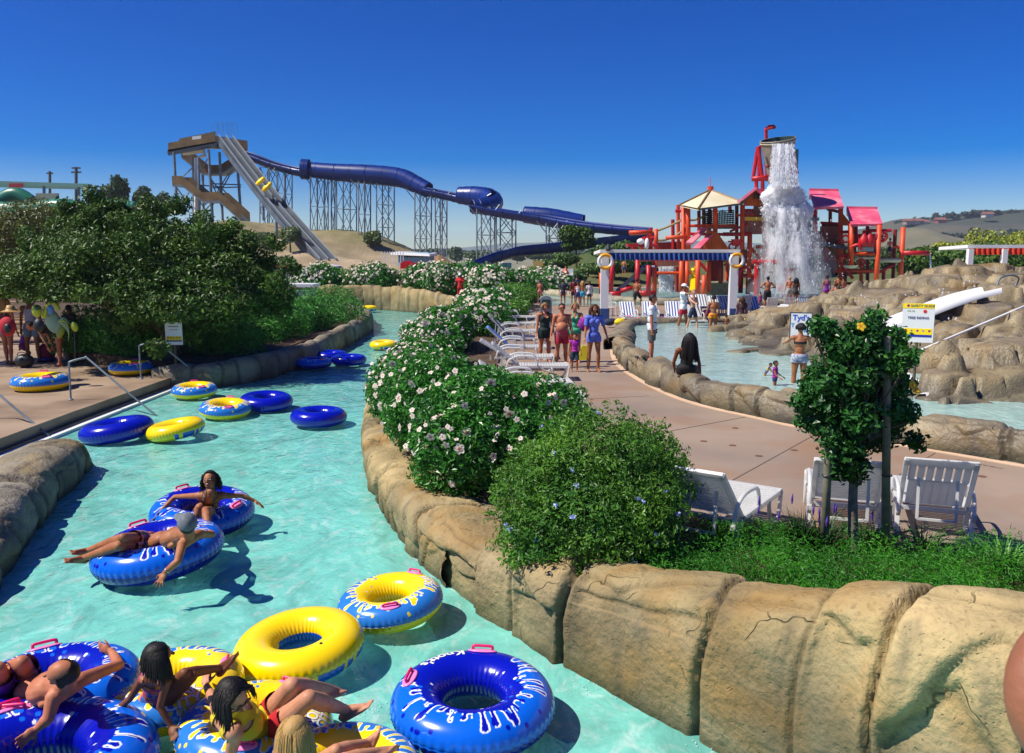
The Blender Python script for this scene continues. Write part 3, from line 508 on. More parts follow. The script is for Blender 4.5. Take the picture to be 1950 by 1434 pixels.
# twin-lane speed slide 
A = W(416, 262, YT - 1); B = W(610, 500, 104); pts = [A + (B - A) * s for s in np.linspace(0, 1, 14)]
pts = [p + V3((0, 0, -1.2 * math.sin(math.pi * i / 13))) * .5 for i, p in enumerate(pts)]
side = V3((1.15, .75, 0)); wd = 2.1
for nm, o0, o1, mt_, hh in (('slide_lane', 0, 1, M_grey, .0),):
    sp_ = catmull(pts, 4); dn_ = V3((0, 0, -.35)); wv_ = nrm(side) * wd; m = MB().grid(np.array([[p, p + wv_, p + wv_ + dn_, p + dn_, p] for p in sp_]))
    m.build('slide_lane', mat('lane_grey', hexc('#4c535b'), hexc('#3b4148'), scale=.5), t)
for f in (0, .5, 1.0):
    m = MB(); o = nrm(side) * wd * f
    for a, b in zip(pts[:-1], pts[1:]):
        dn = V3((0, 0, -1.25)) if f == 0 else V3((0, 0, -.1)); m.slab([a + o + dn, b + o + dn, b + o + V3((0, 0, .45)), a + o + V3((0, 0, .45))], .12, nrm(side))
    m.build('slide_side', M_grey, t)
    m = MB(); m.tube([p + o + V3((0, 0, .5)) for p in pts], .06, 6).build('side_rim', mat('rim_grey', hexc('#7f868d')), t)
C_ = W(640, 506, 103); m = MB(); m.slab([pts[-1], C_, C_ + nrm(side) * wd, pts[-1] + nrm(side) * wd], -.3, (0, 0, 1)).build('run_out', mat('run_out', (.6, .62, .64)), t)
for (a, b, dy) in ((525, 425, -10), (500, 390, -4), (575, 478, -18)):
    MB().tube([W(a, b - 28, YT + dy), W(a + 2, b + 30, YT + dy)], .22, 6).build('tower_leg', M_steel, t)
rf = thing('slide_raft', 'yellow two-person raft racing down the steep grey slide lane', 'raft', tuple(W(508, 356, 116.5)))
mm = Matrix.Rotation(R(-40), 3, 'Y') @ Matrix.Rotation(R(20), 3, 'X')
c0 = W(508, 356, 116); MB().torus(c0, .62, .28, 20, 8, mm).build('front_ring', M_yel, rf, True); MB().torus(c0 + V3((-.85, 0, .75)), .55, .24, 20, 8, mm).build('rear_ring', M_yel, rf, True)
# ---------------------------------------------------------------- long blue flume on lattice towers
fl = thing('water_flume', 'long dark blue flume running on lattice towers from the slide tower down to the right', 'water slide', tuple(W(700, 460, 128)))
def flume(px, rad, name, closed=False, up=1.0, tilt=0, par=fl, mt=M_blue, wall=1.0):
    P = catmull([list(W(x, y, Y)) + [r_ * .74] for (x, y, Y), r_ in zip(px, rad)], 6); n = 13; out = []
    a0, a1 = (R(-150 - 22 * wall), R(150 + 22 * wall)) if closed else (R(-90 - 20 * up), R(90))
    for i in range(len(P)):
        d = nrm(P[min(i + 1, len(P) - 1), :3] - P[max(i - 1, 0), :3]); x = nrm(np.cross(d, (0, 0, 1))); u = np.cross(x, d); r_ = P[i, 3]
        sc = 1 + (.03 if i % 2 else 0)
        ring = [P[i, :3] + (x * math.sin(a) - u * math.cos(a)) * r_ * sc for a in np.linspace(a0, a1, n)]
        ring += [P[i, :3] + (x * math.sin(a) - u * math.cos(a)) * r_ * .9 for a in np.linspace(a1, a0, n)]
        ring.append(ring[0]); out.append(ring)
    m = MB(); m.grid(np.array(out)); m.build(name, mt, par, True)
    for i in range(0, len(P), 3):
        d = nrm(P[min(i + 1, len(P) - 1), :3] - P[max(i - 1, 0), :3]); x = nrm(np.cross(d, (0, 0, 1))); u = np.cross(x, d)
        MB().tube([P[i, :3] + (x * math.sin(a) - u * math.cos(a)) * P[i, 3] * 1.0 for a in np.linspace(a0, a1, n)], .07, 4).build('joint_rib', mt, par)
flume([(440, 284, 134), (480, 296, 133), (520, 311, 132), (560, 321, 131), (585, 325, 130)], [1.5, 1.3, 1.3, 1.35, 1.5], 'flume_section')
flume([(578, 322, 130), (640, 328, 129), (700, 332, 128), (760, 338, 127), (790, 350, 126), (815, 362, 125)], [1.5, 1.7, 1.9, 1.9, 1.7, 1.5], 'flume_section', closed=True, wall=.6)
flume([(575, 322, 129.6), (588, 323, 129.6)], [2.0, 2.0], 'collar_ring', closed=True, wall=1)
flume([(808, 360, 125), (850, 368, 124), (880, 374, 123), (905, 372, 122)], [1.3, 1.3, 1.4, 1.5], 'flume_section', up=1)
flume([(875, 372, 122), (905, 374, 121), (930, 378, 119), (940, 386, 116), (925, 392, 113), (900, 394, 112)], [1.6, 1.9, 1.9, 1.7, 1.4, 1.2], 'flume_section', closed=True, wall=.7)
flume([(900, 390, 112), (960, 402, 111), (1030, 412, 110), (1100, 424, 108), (1170, 432, 106), (1238, 437, 104)], [1.35, 1.25, 1.35, 1.35, 1.3, 1.2], 'flume_section', up=.9)
flume([(1000, 408, 113), (1050, 414, 112), (1110, 424, 111)], [1.5, 1.7, 1.5], 'flume_section', closed=True, wall=.2)
flume([(1238, 446, 100), (1180, 452, 98), (1110, 460, 96), (1040, 468, 94), (980, 474, 92), (945, 484, 90), (915, 496, 88), (890, 508, 86)], [1.2, 1.2, 1.2, 1.2, 1.2, 1.2, 1.1, 1.0], 'flume_section', up=.9)
def ltower(x0, x1, y0, y1, Y, par=fl, dep=2.5, wide=1.0):
    a, b = W(x0, y0, Y), W(x1, y0, Y); c, d = W(x0, y1, Y), W(x1, y1, Y); o = V3((0.5, dep, 0)); m = MB(); h = 0
    for p, q in ((a, c), (b, d), (a + o, c + o), (b + o, d + o)): m.tube([p, q], .10, 5)
    k = max(2, int(np.linalg.norm(a - c) / 3.2))
    for f in (V3((0, 0, 0)), o):
        for i in range(k):
            s0, s1 = i / k, (i + 1) / k; l0, l1 = a + (c - a) * s0, a + (c - a) * s1; r0, r1 = b + (d - b) * s0, b + (d - b) * s1
            m.tube([l0 + f, r1 + f], .055, 4); m.tube([r0 + f, l1 + f], .055, 4)
            if i: m.tube([l0 + f, r0 + f], .05, 4)
    m.tube([a + V3((0, 0, -1.2)), a + V3((-1.2, 0, .3))], .07, 4).tube([b + V3((0, 0, -1.2)), b + V3((1.2, 0, .3))], .07, 4); m.bar(a, b + o, .08).bar(b, a + o, .08)
    m.build('support_tower', M_steel, par)
for q in [(495, 513, 318, 440, 131), (529, 542, 325, 452, 131), (591, 604, 335, 450, 129), (618, 625, 335, 452, 129), (641, 667, 340, 455, 129), (683, 694, 345, 470, 127), (717, 740, 345, 476, 127), (790, 812, 366, 498, 125), (829, 842, 368, 500, 124), (908, 934, 394, 500, 111), (945, 975, 405, 480, 111), (1040, 1062, 425, 482, 108)]: ltower(*q)
# ---------------------------------------------------------------- green slides at the left edge
M_grn = mat('green_fibreglass', hexc('#1f6a55'), hexc('#2b7f68'), rough=.35, scale=.3)
gs = thing('green_water_slides', 'tangle of green tube slides under a long pale canopy beam on the far left skyline', 'water slide', tuple(W(60, 420, 80)))
for px, r_ in (([(-40, 398, 80), (40, 402, 79), (110, 396, 78), (150, 400, 78)], .85), ([(-40, 388, 84), (30, 384, 84), (70, 390, 84)], .8), ([(0, 382, 82), (30, 370, 82), (60, 386, 82)], .7), ([(-40, 415, 76), (30, 418, 76), (90, 408, 76)], .9), ([(200, 388, 82), (230, 390, 82), (258, 394, 82)], .5)):
    MB().tube(catmull([W(*p) for p in px], 6), r_, 10).build('slide_tube', M_grn, gs, True)
MB().bar(W(-20, 348, 80), W(170, 354, 80), .5, .35).bar(W(-20, 353, 82), W(170, 358, 82), .3, .3).build('canopy_beam', mat('pale_green', hexc('#7fa89a'), rough=.5), gs)
for x in (84, 150, 168): MB().tube([W(x, 354, 80), W(x, 400, 80)], .13, 6).build('canopy_post', M_steel, gs)
MB().slab([W(68, 368, 79), W(68, 384, 79), W(110, 384, 79), W(110, 368, 79)], .2, (0, 1, 0)).build('platform_screen', mat('pale_wood', hexc('#a39b8c'), hexc('#8a8274'), scale=1), gs)
MB().slab([W(17, 349, 79.6), W(17, 357, 79.6), W(43, 357, 79.6), W(43, 349, 79.6)], .1, (0, 1, 0)).build('red_banner', mat('banner_red', hexc('#b4343a'), rough=.6), gs)
def pole(x, yt, yb, Y, label, arms):
    p = thing('utility_pole', label, 'utility pole', tuple(W(x, yb, Y))); MB().tube([W(x, yb, Y), W(x, yt, Y)], .28, 6).build('pole', mat('pole_wood', hexc('#4a4642')), p)
    for y, w_ in arms: MB().bar(W(x - w_, y, Y), W(x + w_, y, Y), .3, .3).build('crossarm', mat('pole_wood'), p)
pole(95, 326, 400, 190, 'dark utility pole with one crossarm, leftmost on the skyline', [(330, 6)])
pole(145, 318, 400, 170, 'utility pole with two wide crossarms behind the canopy beam', [(320, 8), (328, 9)])
pole(244, 356, 400, 320, 'small distant utility pole left of the pointed trees', [(360, 6), (366, 5)])
pole(266, 356, 400, 340, 'small distant utility pole between two pointed trees', [(359, 5)])
# ---------------------------------------------------------------- small buildings mid distance
bt = thing('ticket_booth', 'pale blue booth with white roof and dark scalloped bunting below the flume', 'booth', tuple(W(790, 505, 86)))
a, b = W(758, 506, 88), W(816, 506, 85); hgt = V3((0, 0, 1.35)); dp = V3((.5, 3, 0))
MB().slab([a, b, b + hgt, a + hgt], 3, (0.1, 1, 0)).build('wall', mat('booth_blue', hexc('#7c9fb0'), hexc('#6c8fa2'), scale=1), bt)
a2, b2_ = W(744, 485, 88), W(818, 488, 84); MB().slab([a2, b2_, b2_ + dp + V3((0, 0, .12)), a2 + dp + V3((0, 0, .12))], .22, (0, 0, 1)).build('roof', M_white, bt)
m = MB()
for i in range(8):
    q = a + (b - a) * ((i + .5) / 8) + V3((0, -.05, 1.1)); m.lathe([(0.02, -.28), (.2, -.2), (.28, 0), (.3, .1)], 8, q)
m.build('bunting', mat('bunting', hexc('#203a4a')), bt)
for i in range(9): q = W(728 + i * 5, 503, 88 - i * .3); MB().bar(q, q + V3((0, 0, 1.3)), .08).build('picket', M_white, bt)
kb = thing('red_boat', 'small red boxy play boat parked in front of the pale blue booth', 'boat', tuple(W(782, 508, 82)))
MB().box(W(782, 506, 82), (1.9, .8, .55)).build('hull', mat('gloss_red', hexc('#c8141c'), rough=.25), kb); MB().box(W(776, 500, 82), (.9, .6, .3)).build('cabin', mat('gloss_red'), kb)
ub = thing('beach_umbrella', 'light blue beach umbrella just below the small booth', 'umbrella', tuple(W(818, 520, 80)))
MB().lathe([(0.01, 1.9), (.5, 1.8), (1.0, 1.62), (1.25, 1.45)], 14, W(818, 545, 80)).build('canopy', mat('light_blue_cloth', hexc('#7fb6dd'), rough=.7), ub); MB().tube([W(818, 545, 80), W(818, 545, 80) + V3((0, 0, 1.9))], .03, 6).build('pole', M_white, ub)
th = thing('thatched_hut', 'small brown thatched roof hut right of the blue booth', 'hut', tuple(W(838, 512, 90)))
MB().lathe([(.02, 1.7), (1.0, 1.1), (1.9, .6)], 12, W(836, 515, 90)).build('roof', mat('thatch', hexc('#94744c'), hexc('#75592f'), scale=3), th); MB().lathe([(1.2, .9), (1.2, -.5)], 12, W(836, 515, 90)).build('wall', M_wood, th)
# red bridge railing, planter and kiosk over the river
br = thing('footbridge_railing', 'red railing with white balusters of the footbridge behind the hedge', 'railing', tuple(W(570, 545, 62)))
for i, x in enumerate((505, 533, 562, 590, 618)): MB().bar(W(x, 545, 62), W(x, 505, 62), .14).build('post', mat('bridge_red', hexc('#b2301f'), rough=.5), br)
MB().bar(W(430, 506, 62), W(640, 509, 62), .1, .1).bar(W(500, 541, 62), W(625, 542, 62), .12, .25).build('rail', mat('bridge_red'), br)
m = MB()
for i in range(26): x = 508 + i * 4.2; m.tube([W(x, 538, 62.1), W(x, 528, 62.1), W(x, 524, 62.1), W(x, 512, 62.1)], [.05, .07, .04, .05], 6)
m.build('balusters', mat('baluster', (.62, .66, .62)), br)
m = MB()
for i in range(4):
    q0, q1 = W(505 + i * 28, 511, 61.8), W(533 + i * 28, 511, 61.8); m.tube([q0 + (q1 - q0) * s + V3((0, 0, -.35 * math.sin(math.pi * s))) for s in np.linspace(0, 1, 8)], .05, 5)
m.build('garland', mat('garland', hexc('#1d2d2d')), br)
pl = thing('concrete_pillar', 'square grey concrete pillar at the right end of the red footbridge railing', 'pillar', tuple(W(633, 545, 61)))
MB().box(W(633, 527, 61), (.95, .9, 1.35)).build('shaft', mat('grey_concrete', hexc('#8f949b'), hexc('#7b8088'), scale=2), pl); MB().box(W(633, 509, 61), (1.1, 1.05, .12)).build('cap', mat('grey_concrete'), pl)
ks = thing('ride_kiosk', 'low white and red kiosk half hidden by the left hedge below the footbridge', 'kiosk', tuple(W(568, 575, 50)))
MB().box(W(568, 556, 50), (1.9, 1.6, .9)).build('wall', mat('kiosk_wall', (.6, .6, .66), rough=.6), ks); MB().box(W(568, 543, 50), (2.2, 1.9, .18)).build('roof', M_white, ks); MB().box(W(568, 569, 49.95), (2.0, 1.75, .12)).box(W(568, 547, 49.95), (2.0, 1.75, .08)).build('trim', mat('kiosk_red', hexc('#a8261f')), ks)
# ---------------------------------------------------------------- foliage
def leafmat(name, c, c2, rough=.45, trans=.22, spec=.5):
    return mat(name, hexc(c), hexc(c2), rough=rough, scale=2.2, attr='col', trans=trans, spec=spec, detail=2)
M_hib = leafmat('hibiscus_leaf', '#438a26', '#2c681e', rough=.35)
M_plum = leafmat('plumbago_leaf', '#62912a', '#3d7220', rough=.5, trans=.3)
M_dark = leafmat('dark_leaf', '#527326', '#36521b', rough=.45, trans=.2, spec=.35)
M_hedge = leafmat('hedge_leaf', '#52983a', '#3a762c', rough=.5, trans=.15, spec=.3)
M_treel = leafmat('tree_leaf', '#3a7030', '#23501d', rough=.35, trans=.15, spec=.4)
M_far = leafmat('far_leaf', '#4b6636', '#38502c', rough=.7, trans=.1)
M_cover = leafmat('ground_cover_leaf', '#4a9624', '#347a1c', rough=.5, trans=.3)
M_yell = leafmat('yellow_green_leaf', '#a5a52e', '#6f8a2e', rough=.6)
M_bark = mat('bark', hexc('#6a5d4d'), hexc('#4d4236'), rough=.9, scale=9, bump=.01, bscale=30)
def cloud(blobs, n, size, seed=0, shell=.16, inner=.35, rough=.22, out=.6, asp=.42, up=.25, zmin=None, jitter=.35, fr=2.4):
    """leaf blades spread through ellipsoid lobes; returns V, F, color"""
    g = np.random.default_rng(seed); B = np.array(blobs, float); wt = (B[:, 3] * B[:, 4] + B[:, 3] * B[:, 5] + B[:, 4] * B[:, 5]); idx = g.choice(len(B), n, p=wt / wt.sum()); b = B[idx]
    d = g.normal(size=(n, 3)); d /= np.linalg.norm(d, axis=1)[:, None]
    r = np.where(g.random(n) < inner, g.random(n) ** .45, 1 - np.abs(g.normal(0, shell, n)))
    nn = 1 + rough * fbm(d[:, 0] * fr + b[:, 0] * 3, d[:, 1] * fr + b[:, 1] * 3, d[:, 2] * fr + b[:, 2], seed, 3)
    P = b[:, :3] + d * b[:, 3:6] * (r * nn)[:, None]
    # reject leaves deep inside another lobe's core
    keep = np.ones(n, bool)
    if zmin is not None: keep &= P[:, 2] > (zmin(P) if callable(zmin) else zmin)
    P, d, idx = P[keep], d[keep], idx[keep]; n = len(P)
    sz = size * (1 + jitter * g.normal(size=n)).clip(.45, 1.7)
    nr = d * out + g.normal(size=(n, 3)) * .55 + np.array([0, 0, up]); nr /= np.linalg.norm(nr, axis=1)[:, None]
    t = g.normal(size=(n, 3)) + d * .5; t -= nr * (t * nr).sum(1)[:, None]; t /= np.linalg.norm(t, axis=1)[:, None]; s = np.cross(nr, t)
    L = sz[:, None]; a = P - t * L * .5; c = P + t * L * .5 - nr * L * .12; l = P - s * L * asp * .5 - t * L * .08 + nr * L * .06; rr = P + s * L * asp * .5 - t * L * .08 + nr * L * .06
    V = np.stack([a, rr, c, l], 1).reshape(-1, 3); i = np.arange(n) * 4; F = np.concatenate([np.stack([i, i + 1, i + 2], 1), np.stack([i, i + 2, i + 3], 1)])
    br = (.86 + .32 * g.random(n) + .22 * fbm(P[:, 0] * 2.5, P[:, 1] * 2.5, P[:, 2] * 2.5, seed + 3, 2)).clip(.4, 1.5); yl = (g.random(n) < .12) * .45
    col = np.stack([br * (1 + yl), br * (1 + yl * .5), br * (1 - yl * .3)], 1)
    return V, [F], np.repeat(col, 4, 0)
def branches(m, base, blobs, r=.04, n=5):
    for b in blobs:
        for k in range(n):
            c = V3(b[:3]) + np.array([random.uniform(-.7, .7) * b[3], random.uniform(-.7, .7) * b[4], random.uniform(-.5, .7) * b[5]])
            mid = (V3(base) + c) / 2 + np.array([random.uniform(-.1, .1), random.uniform(-.1, .1), .12]) * b[3]
            m.tube(catmull([base, mid, c], 4), list(np.linspace(r, r * .25, 9)), 5)
def bush(name, label, blobs, n, size, mt, seed=0, group=None, base=None, stems=4, sr=.03, cat='bush', **kw):
    b0 = np.array(blobs, float); base = V3(base) if base is not None else np.r_[b0[:, 0].mean(), b0[:, 1].mean(), (b0[:, 2] - b0[:, 5]).min()]
    t = thing(name, label, cat, tuple(base), 0, group)
    V, F, c = cloud(blobs, n, size, seed, **kw); mesh_np('foliage', V, F, mt, t, False, True, c)
    if stems: m = MB(); branches(m, base - V3((0, 0, .05)), blobs, sr, stems); m.build('stems', M_bark, t, True)
    return t
# hibiscus flower: five petals, red throat, pistil
def flower_mesh():
    m = MB(); cols = []
    for k in range(5):
        a = 2 * math.pi * k / 5; g = []
        for i in range(6):
            s = i / 5; w_ = .42 * math.sin(math.pi * min(1, s * .83 + .1)) ** .8 + .02; row = []
            for j in range(5):
                q = (j / 4 - .5) * 2; x = s * 1.0; y = q * w_; z = .28 * s - .25 * s ** 3 + .06 * math.sin(q * 7 + k) * s - .06 * q * q
                row.append((x * math.cos(a) - y * math.sin(a), x * math.sin(a) + y * math.cos(a), z)); cols.append((.50, .03, .04) if s < .17 else ((.80, .55, .48) if s < .3 else (.80, .72, .62)))
            g.append(row)
        m.grid(np.array(g))
    n0 = m.n; m.tube([(0, 0, 0), (.05, .02, .35), (.12, .03, .6)], [.035, .03, .05], 5); cols += [(.8, .3, .2)] * (m.n - n0)
    return m, np.array(cols)
M_pet = mat('petal', (1, 1, 1), (1, .98, .95), rough=.6, attr='col', trans=.25, scale=4)
fm, fcol = flower_mesh(); FL0 = fm.build('blossom', M_pet, None, False, False, fcol); FLM = FL0.data; bpy.data.objects.remove(FL0)
fm2, fc2 = flower_mesh(); FY0 = fm2.build('blossom', M_pet, None, False, False, np.where(fc2[:, 2:3] > .5, np.array([[.86, .55, .02]]), np.array([[.75, .32, .02]]))); FLY = FY0.data; bpy.data.objects.remove(FY0)
def flowers(par, blobs, n, size, seed, dirs=(-.3, -.8, .5), spread=.75, me=FLM, off=1.03, stuffy=False, name='blossom', lim=None):
    g = np.random.default_rng(seed); B = np.array(blobs, float); wt = B[:, 3] * B[:, 5]; k = 0; fr = par.location; V = []; F = []; C = []; tot = 0
    base = np.array([v.co[:] for v in me.vertices]); polys = np.array([p.vertices[:] for p in me.polygons if len(p.vertices) == 4]); ca = np.array([c.color[:3] for c in me.color_attributes['col'].data])
    while k < n:
        b = B[g.choice(len(B), p=wt / wt.sum())]; d = nrm(g.normal(size=3) * spread + V3(dirs)); nn = 1 + .22 * float(fbm(np.array([d[0] * 2.4 + b[0] * 3]), np.array([d[1] * 2.4 + b[1] * 3]), np.array([d[2] * 2.4 + b[2]]), lim or 0, 3)[0]) if lim is not None else 1
        p = b[:3] + d * b[3:6] * off * nn; k += 1; fd = nrm(d + g.normal(size=3) * .45 + V3((-.2, -.35, .1))); x, y, z = frame(fd); M = np.array([x, y, z]).T; s = size * g.uniform(.7, 1.15)
        if stuffy: V.append((base * s) @ M.T + p); F.append(polys + tot); C.append(ca); tot += len(base)
        else:
            o = bpy.data.objects.new(name, me); COL.objects.link(o); o.parent = par; o.location = Vector(p) - fr; o.rotation_euler = Matrix(M.tolist()).to_euler(); o.scale = (s, s, s)
    if stuffy: mesh_np(name + 's', np.concatenate(V), [np.concatenate(F)], M_pet, par, False, True, np.concatenate(C))['kind'] = 'stuff'
HG = 'white flowering hibiscus bushes along the river'
hb = [  # (label, blobs, leaves, leaf size, flowers)
 ('nearest white hibiscus bush, tallest mass of large blooms beside the plumbago', [(-.35, 10.9, 1.35, .95, .9, .72), (-1.05, 12.1, 1.35, .8, .8, .75), (.35, 11.5, 1.3, .75, .75, .62), (-.6, 10.3, 1.1, .75, .6, .6), (.15, 10.3, 1.1, .6, .5, .5), (-1.5, 12.9, 1.3, .55, .7, .7)], 60000, .070, 42, .066),
 ('second white hibiscus bush beside the nearest loungers, leaning over the river kerb', [(-1.3, 14.2, 1.25, .85, .95, .70), (-1.95, 14.6, 1.2, .6, .85, .65), (-.4, 13.5, 1.15, .7, .8, .55)], 34000, .075, 50, .056),
 ('third white hibiscus bush halfway along the row of loungers', [(-1.75, 17.2, 1.2, .75, 1.3, .68), (-2.2, 17.6, 1.2, .55, 1.2, .62)], 24000, .085, 50, .052),
 ('fourth white hibiscus bush behind the dark blue towel lounger', [(-1.9, 21, 1.25, .75, 1.5, .7), (-2.4, 21.8, 1.2, .55, 1.4, .65)], 16000, .10, 60, .064),
 ('fifth white hibiscus bush where the river narrows in view', [(-1.9, 25.5, 1.3, .8, 2.0, .75), (-2.4, 26.5, 1.2, .6, 1.8, .65)], 15000, .12, 60, .068)]
for i, (lb, bl, n, sz, nf, fs) in enumerate(hb):
    t = bush('hibiscus_bush', lb, bl, n, sz, M_hib, 100 + i, HG, zmin=.62, fr=2.4); flowers(t, bl, nf, fs, 200 + i, lim=100 + i)
    flowers(t, bl, [130, 190, 170, 150, 140][i], fs * .66, 250 + i, stuffy=True, lim=100 + i, name='small_blossom')
t = bush('hibiscus_bush', 'white hibiscus bush at the far end of the lounger row, beside the grey bin', [(-1.1, 31, 1.3, 1.1, 2.4, .75), (-1.3, 36, 1.35, 1.2, 2.6, .8), (-.7, 40, 1.3, 1.0, 2.2, .7)], 14000, .15, M_hib, 120, HG, zmin=.62); flowers(t, [(-1.1, 31, 1.3, 1.1, 2.4, .75), (-1.3, 36, 1.35, 1.2, 2.6, .8), (-.7, 40, 1.3, 1.0, 2.2, .7)], 300, .07, 220, stuffy=True, lim=120)
far = [(-12.3, 56.5, 2.2, 'far hibiscus bush next to the concrete pillar'), (-9.2, 56.6, 2.2, 'far hibiscus bush above the middle of the fluted rock wall'), (-6.2, 55.2, 2.15, 'far hibiscus bush below the pale blue booth'), (-3.6, 54.0, 2.15, 'far hibiscus bush just left of the lifeguard in red'), (-1.2, 51.0, 1.95, 'far hibiscus bush just right of the lifeguard in red'), (.9, 52.5, 1.8, 'far hibiscus bush at the right end of the distant flowering hedge')]
for i, (x, y, h, lb) in enumerate(far):
    bl = [(x + random.uniform(-.9, .9), y + random.uniform(-1, 1), .9 + h * .42 + random.uniform(-.2, .2), 1.5, 1.6, h * .52) for _ in range(4)]
    t = bush('hibiscus_bush', lb, bl, 9000, .2, M_hib, 130 + i, 'far white hibiscus hedge above the river bend', zmin=.6, stems=0); flowers(t, bl, 210, .085, 230 + i, stuffy=True, dirs=(-.2, -1, .6), lim=130 + i)
for i, (px, py, Y, r_, lb) in enumerate([(1020, 538, 62, 1.5, 'round white hibiscus bush behind the crowd by the splash pool'), (1050, 534, 66, 1.5, 'small white hibiscus bush left of the white bench')]):
    c = W(px, py, Y); bl = [(c[0], c[1], c[2], r_, r_, r_ * .75), (c[0] + .8, c[1], c[2] - .2, r_ * .8, r_, r_ * .6)]
    t = bush('hibiscus_bush', lb, bl, 4500, .22, M_hib, 140 + i, None, stems=0); flowers(t, bl, 130, .1, 240 + i, stuffy=True, dirs=(-.2, -1, .6))
t = bush('green_bush', 'plain bright green bush between the hibiscus and the grey bin', [(-.2, 44, 1.1, 1.2, 2.4, .8), (.1, 38.5, 1.0, .7, 2.0, .55), (.2, 47, 1.2, 1.2, 2.0, .8)], 12000, .16, leafmat('bright_leaf', '#5d8f2e', '#477a26'), 151, zmin=.6)
# plumbago
pb = [(.85, 8.15, 1.45, .8, .75, .62), (1.3, 8.3, 1.35, .5, .6, .5), (.35, 7.9, 1.25, .55, .55, .5), (.75, 7.45, 1.1, .7, .5, .45), (.3, 7.6, .95, .45, .4, .35), (1.1, 7.6, 1.15, .5, .45, .4)]
t = bush('plumbago_bush', 'rounded light green plumbago bush with a few pale blue flower heads', pb, 60000, .046, M_plum, 160, zmin=.7, rough=.3, shell=.12, asp=.38, fr=4.5)
M_bluef = mat('blue_petal', hexc('#b9c4ee'), hexc('#9aa8e6'), rough=.6, scale=9)
g_ = np.random.default_rng(5)
for k in range(26):
    b = pb[g_.choice(len(pb))]; d = nrm(g_.normal(size=3) * .8 + V3((-.2, -.8, .4))); p = V3(b[:3]) + d * V3(b[3:6]) * 1.02; m = MB()
    m.ell(p, (.012, .012, .012), n=8, m=6)
    for j in range(14):
        q = p + g_.normal(size=3) * .009; x, y, z = frame(nrm(d + g_.normal(size=3) * .6)); s = .012
        m.add([q, q + x * s + y * s * .4, q + x * s * .3 + y * s * 1.3, q - x * s * .8 + y * s * .9, q - x * s * .9 - y * s * .5], [[(0, 1, 2)], [(0, 2, 3)], [(0, 3, 4)], [(0, 4, 1)]])
    m.build('flower_head', M_bluef, t)
# ground cover behind the near wall
def cover(name, label, poly_pts, n, size, seed, mt=M_cover):
    g = np.random.default_rng(seed); P = []
    return None
gcp = [(1.35, 6.75), (2.4, 6.1), (3.4, 5.9), (4.6, 6.0), (6.5, 5.2), (8.5, 4.4)]
gcb = []
for i in range(150):
    u = random.random(); x = .98 + 6.5 * u; y0 = np.interp(x, [.9, 1.5, 2.3, 3.4, 4.6, 6.5, 8.5], [7.25, 6.65, 6.25, 5.95, 5.6, 4.6, 3.4]); y1 = np.interp(x, [.9, 2, 3, 4, 5, 6.5, 8.5], [7.9, 8.45, 8.2, 7.9, 7.9, 7.5, 6.4])
    y = y0 + (y1 - y0) * random.random(); edge = min(1, (y - y0) / .25 + .2, (y1 - y) / .5 + .25); gcb.append((x, y, .72 + .10 * edge, .34, .30, .19 * edge + .06))
V, F, c = cloud(gcb, 120000, .038, 170, shell=.2, inner=.25, asp=.22, up=.6, zmin=.66, rough=.3)
t = tag(mesh_np('ground_cover', V, F, M_cover, None, False, True, c), 'low bright green feathery ground cover behind the near rock wall', 'ground cover', kind='stuff')
def blades(name, label, c, n, L, spread, mt, tip=None, cat='plant', w_=.012, seed=0, bend=.4):
    g = np.random.default_rng(seed); t = thing(name, label, cat, c); m = MB()
    for k in range(n):
        a = g.uniform(0, 6.28); d = V3((math.cos(a), math.sin(a), 0)) * spread * g.uniform(.2, 1); l = L * g.uniform(.6, 1.1); b0 = V3(c) + d * .25; s = np.cross(nrm(d), (0, 0, 1)) * w_
        p1 = b0 + d * .5 + V3((0, 0, l * .6)); p2 = b0 + d * (1 + bend) + V3((0, 0, l * (1 - bend * .3)))
        m.add([b0 - s, b0 + s, p1 + s * .8, p1 - s * .8, p2], [[(0, 1, 2, 3)], [(3, 2, 4)]])
    m.build('leaves', mt, t)
    return t
t = blades('lavender_plant', 'purple flowering lavender clump beside the leftmost near lounger', (2.78, 7.75, .7), 260, .42, .34, leafmat('sage_leaf', '#6f8a5a', '#55703f'), seed=3, w_=.007, bend=.1)
for k in range(13):
    p = V3((2.78 + random.gauss(0, .24), 7.75 + random.gauss(0, .12), 1.0 + random.random() * .2)); m = MB(); m.tube([p, p + V3((0, 0, .05)), p + V3((.004, 0, .10))], [.006, .013, .004], 5); m.build('flower_spike', mat('lavender', hexc('#5b3f96'), rough=.7), t)
t = blades('lily_plant', 'dark spiky strap-leaf plant between the tree trunk and its left stake', (3.05, 7.95, .68), 60, .42, .3, mat('strap_leaf', hexc('#2e4524'), hexc('#4a5c2c'), rough=.5), seed=4)
t = blades('lily_plant', 'dark spiky strap-leaf plant right of the tree, in front of the right-hand lounger', (3.85, 7.55, .68), 80, .4, .34, mat('strap_leaf'), seed=5)
t = blades('lily_plant', 'light green strap-leaf plant at the feet of the right-hand lounger', (4.5, 7.35, .68), 80, .34, .4, mat('green_strap', hexc('#4f8a35'), hexc('#6a9a45'), rough=.5), seed=6)
t = blades('lily_plant', 'dark grassy tuft at the foot of the right tree stake', (3.5, 7.8, .68), 60, .32, .28, mat('strap_leaf'), seed=7)
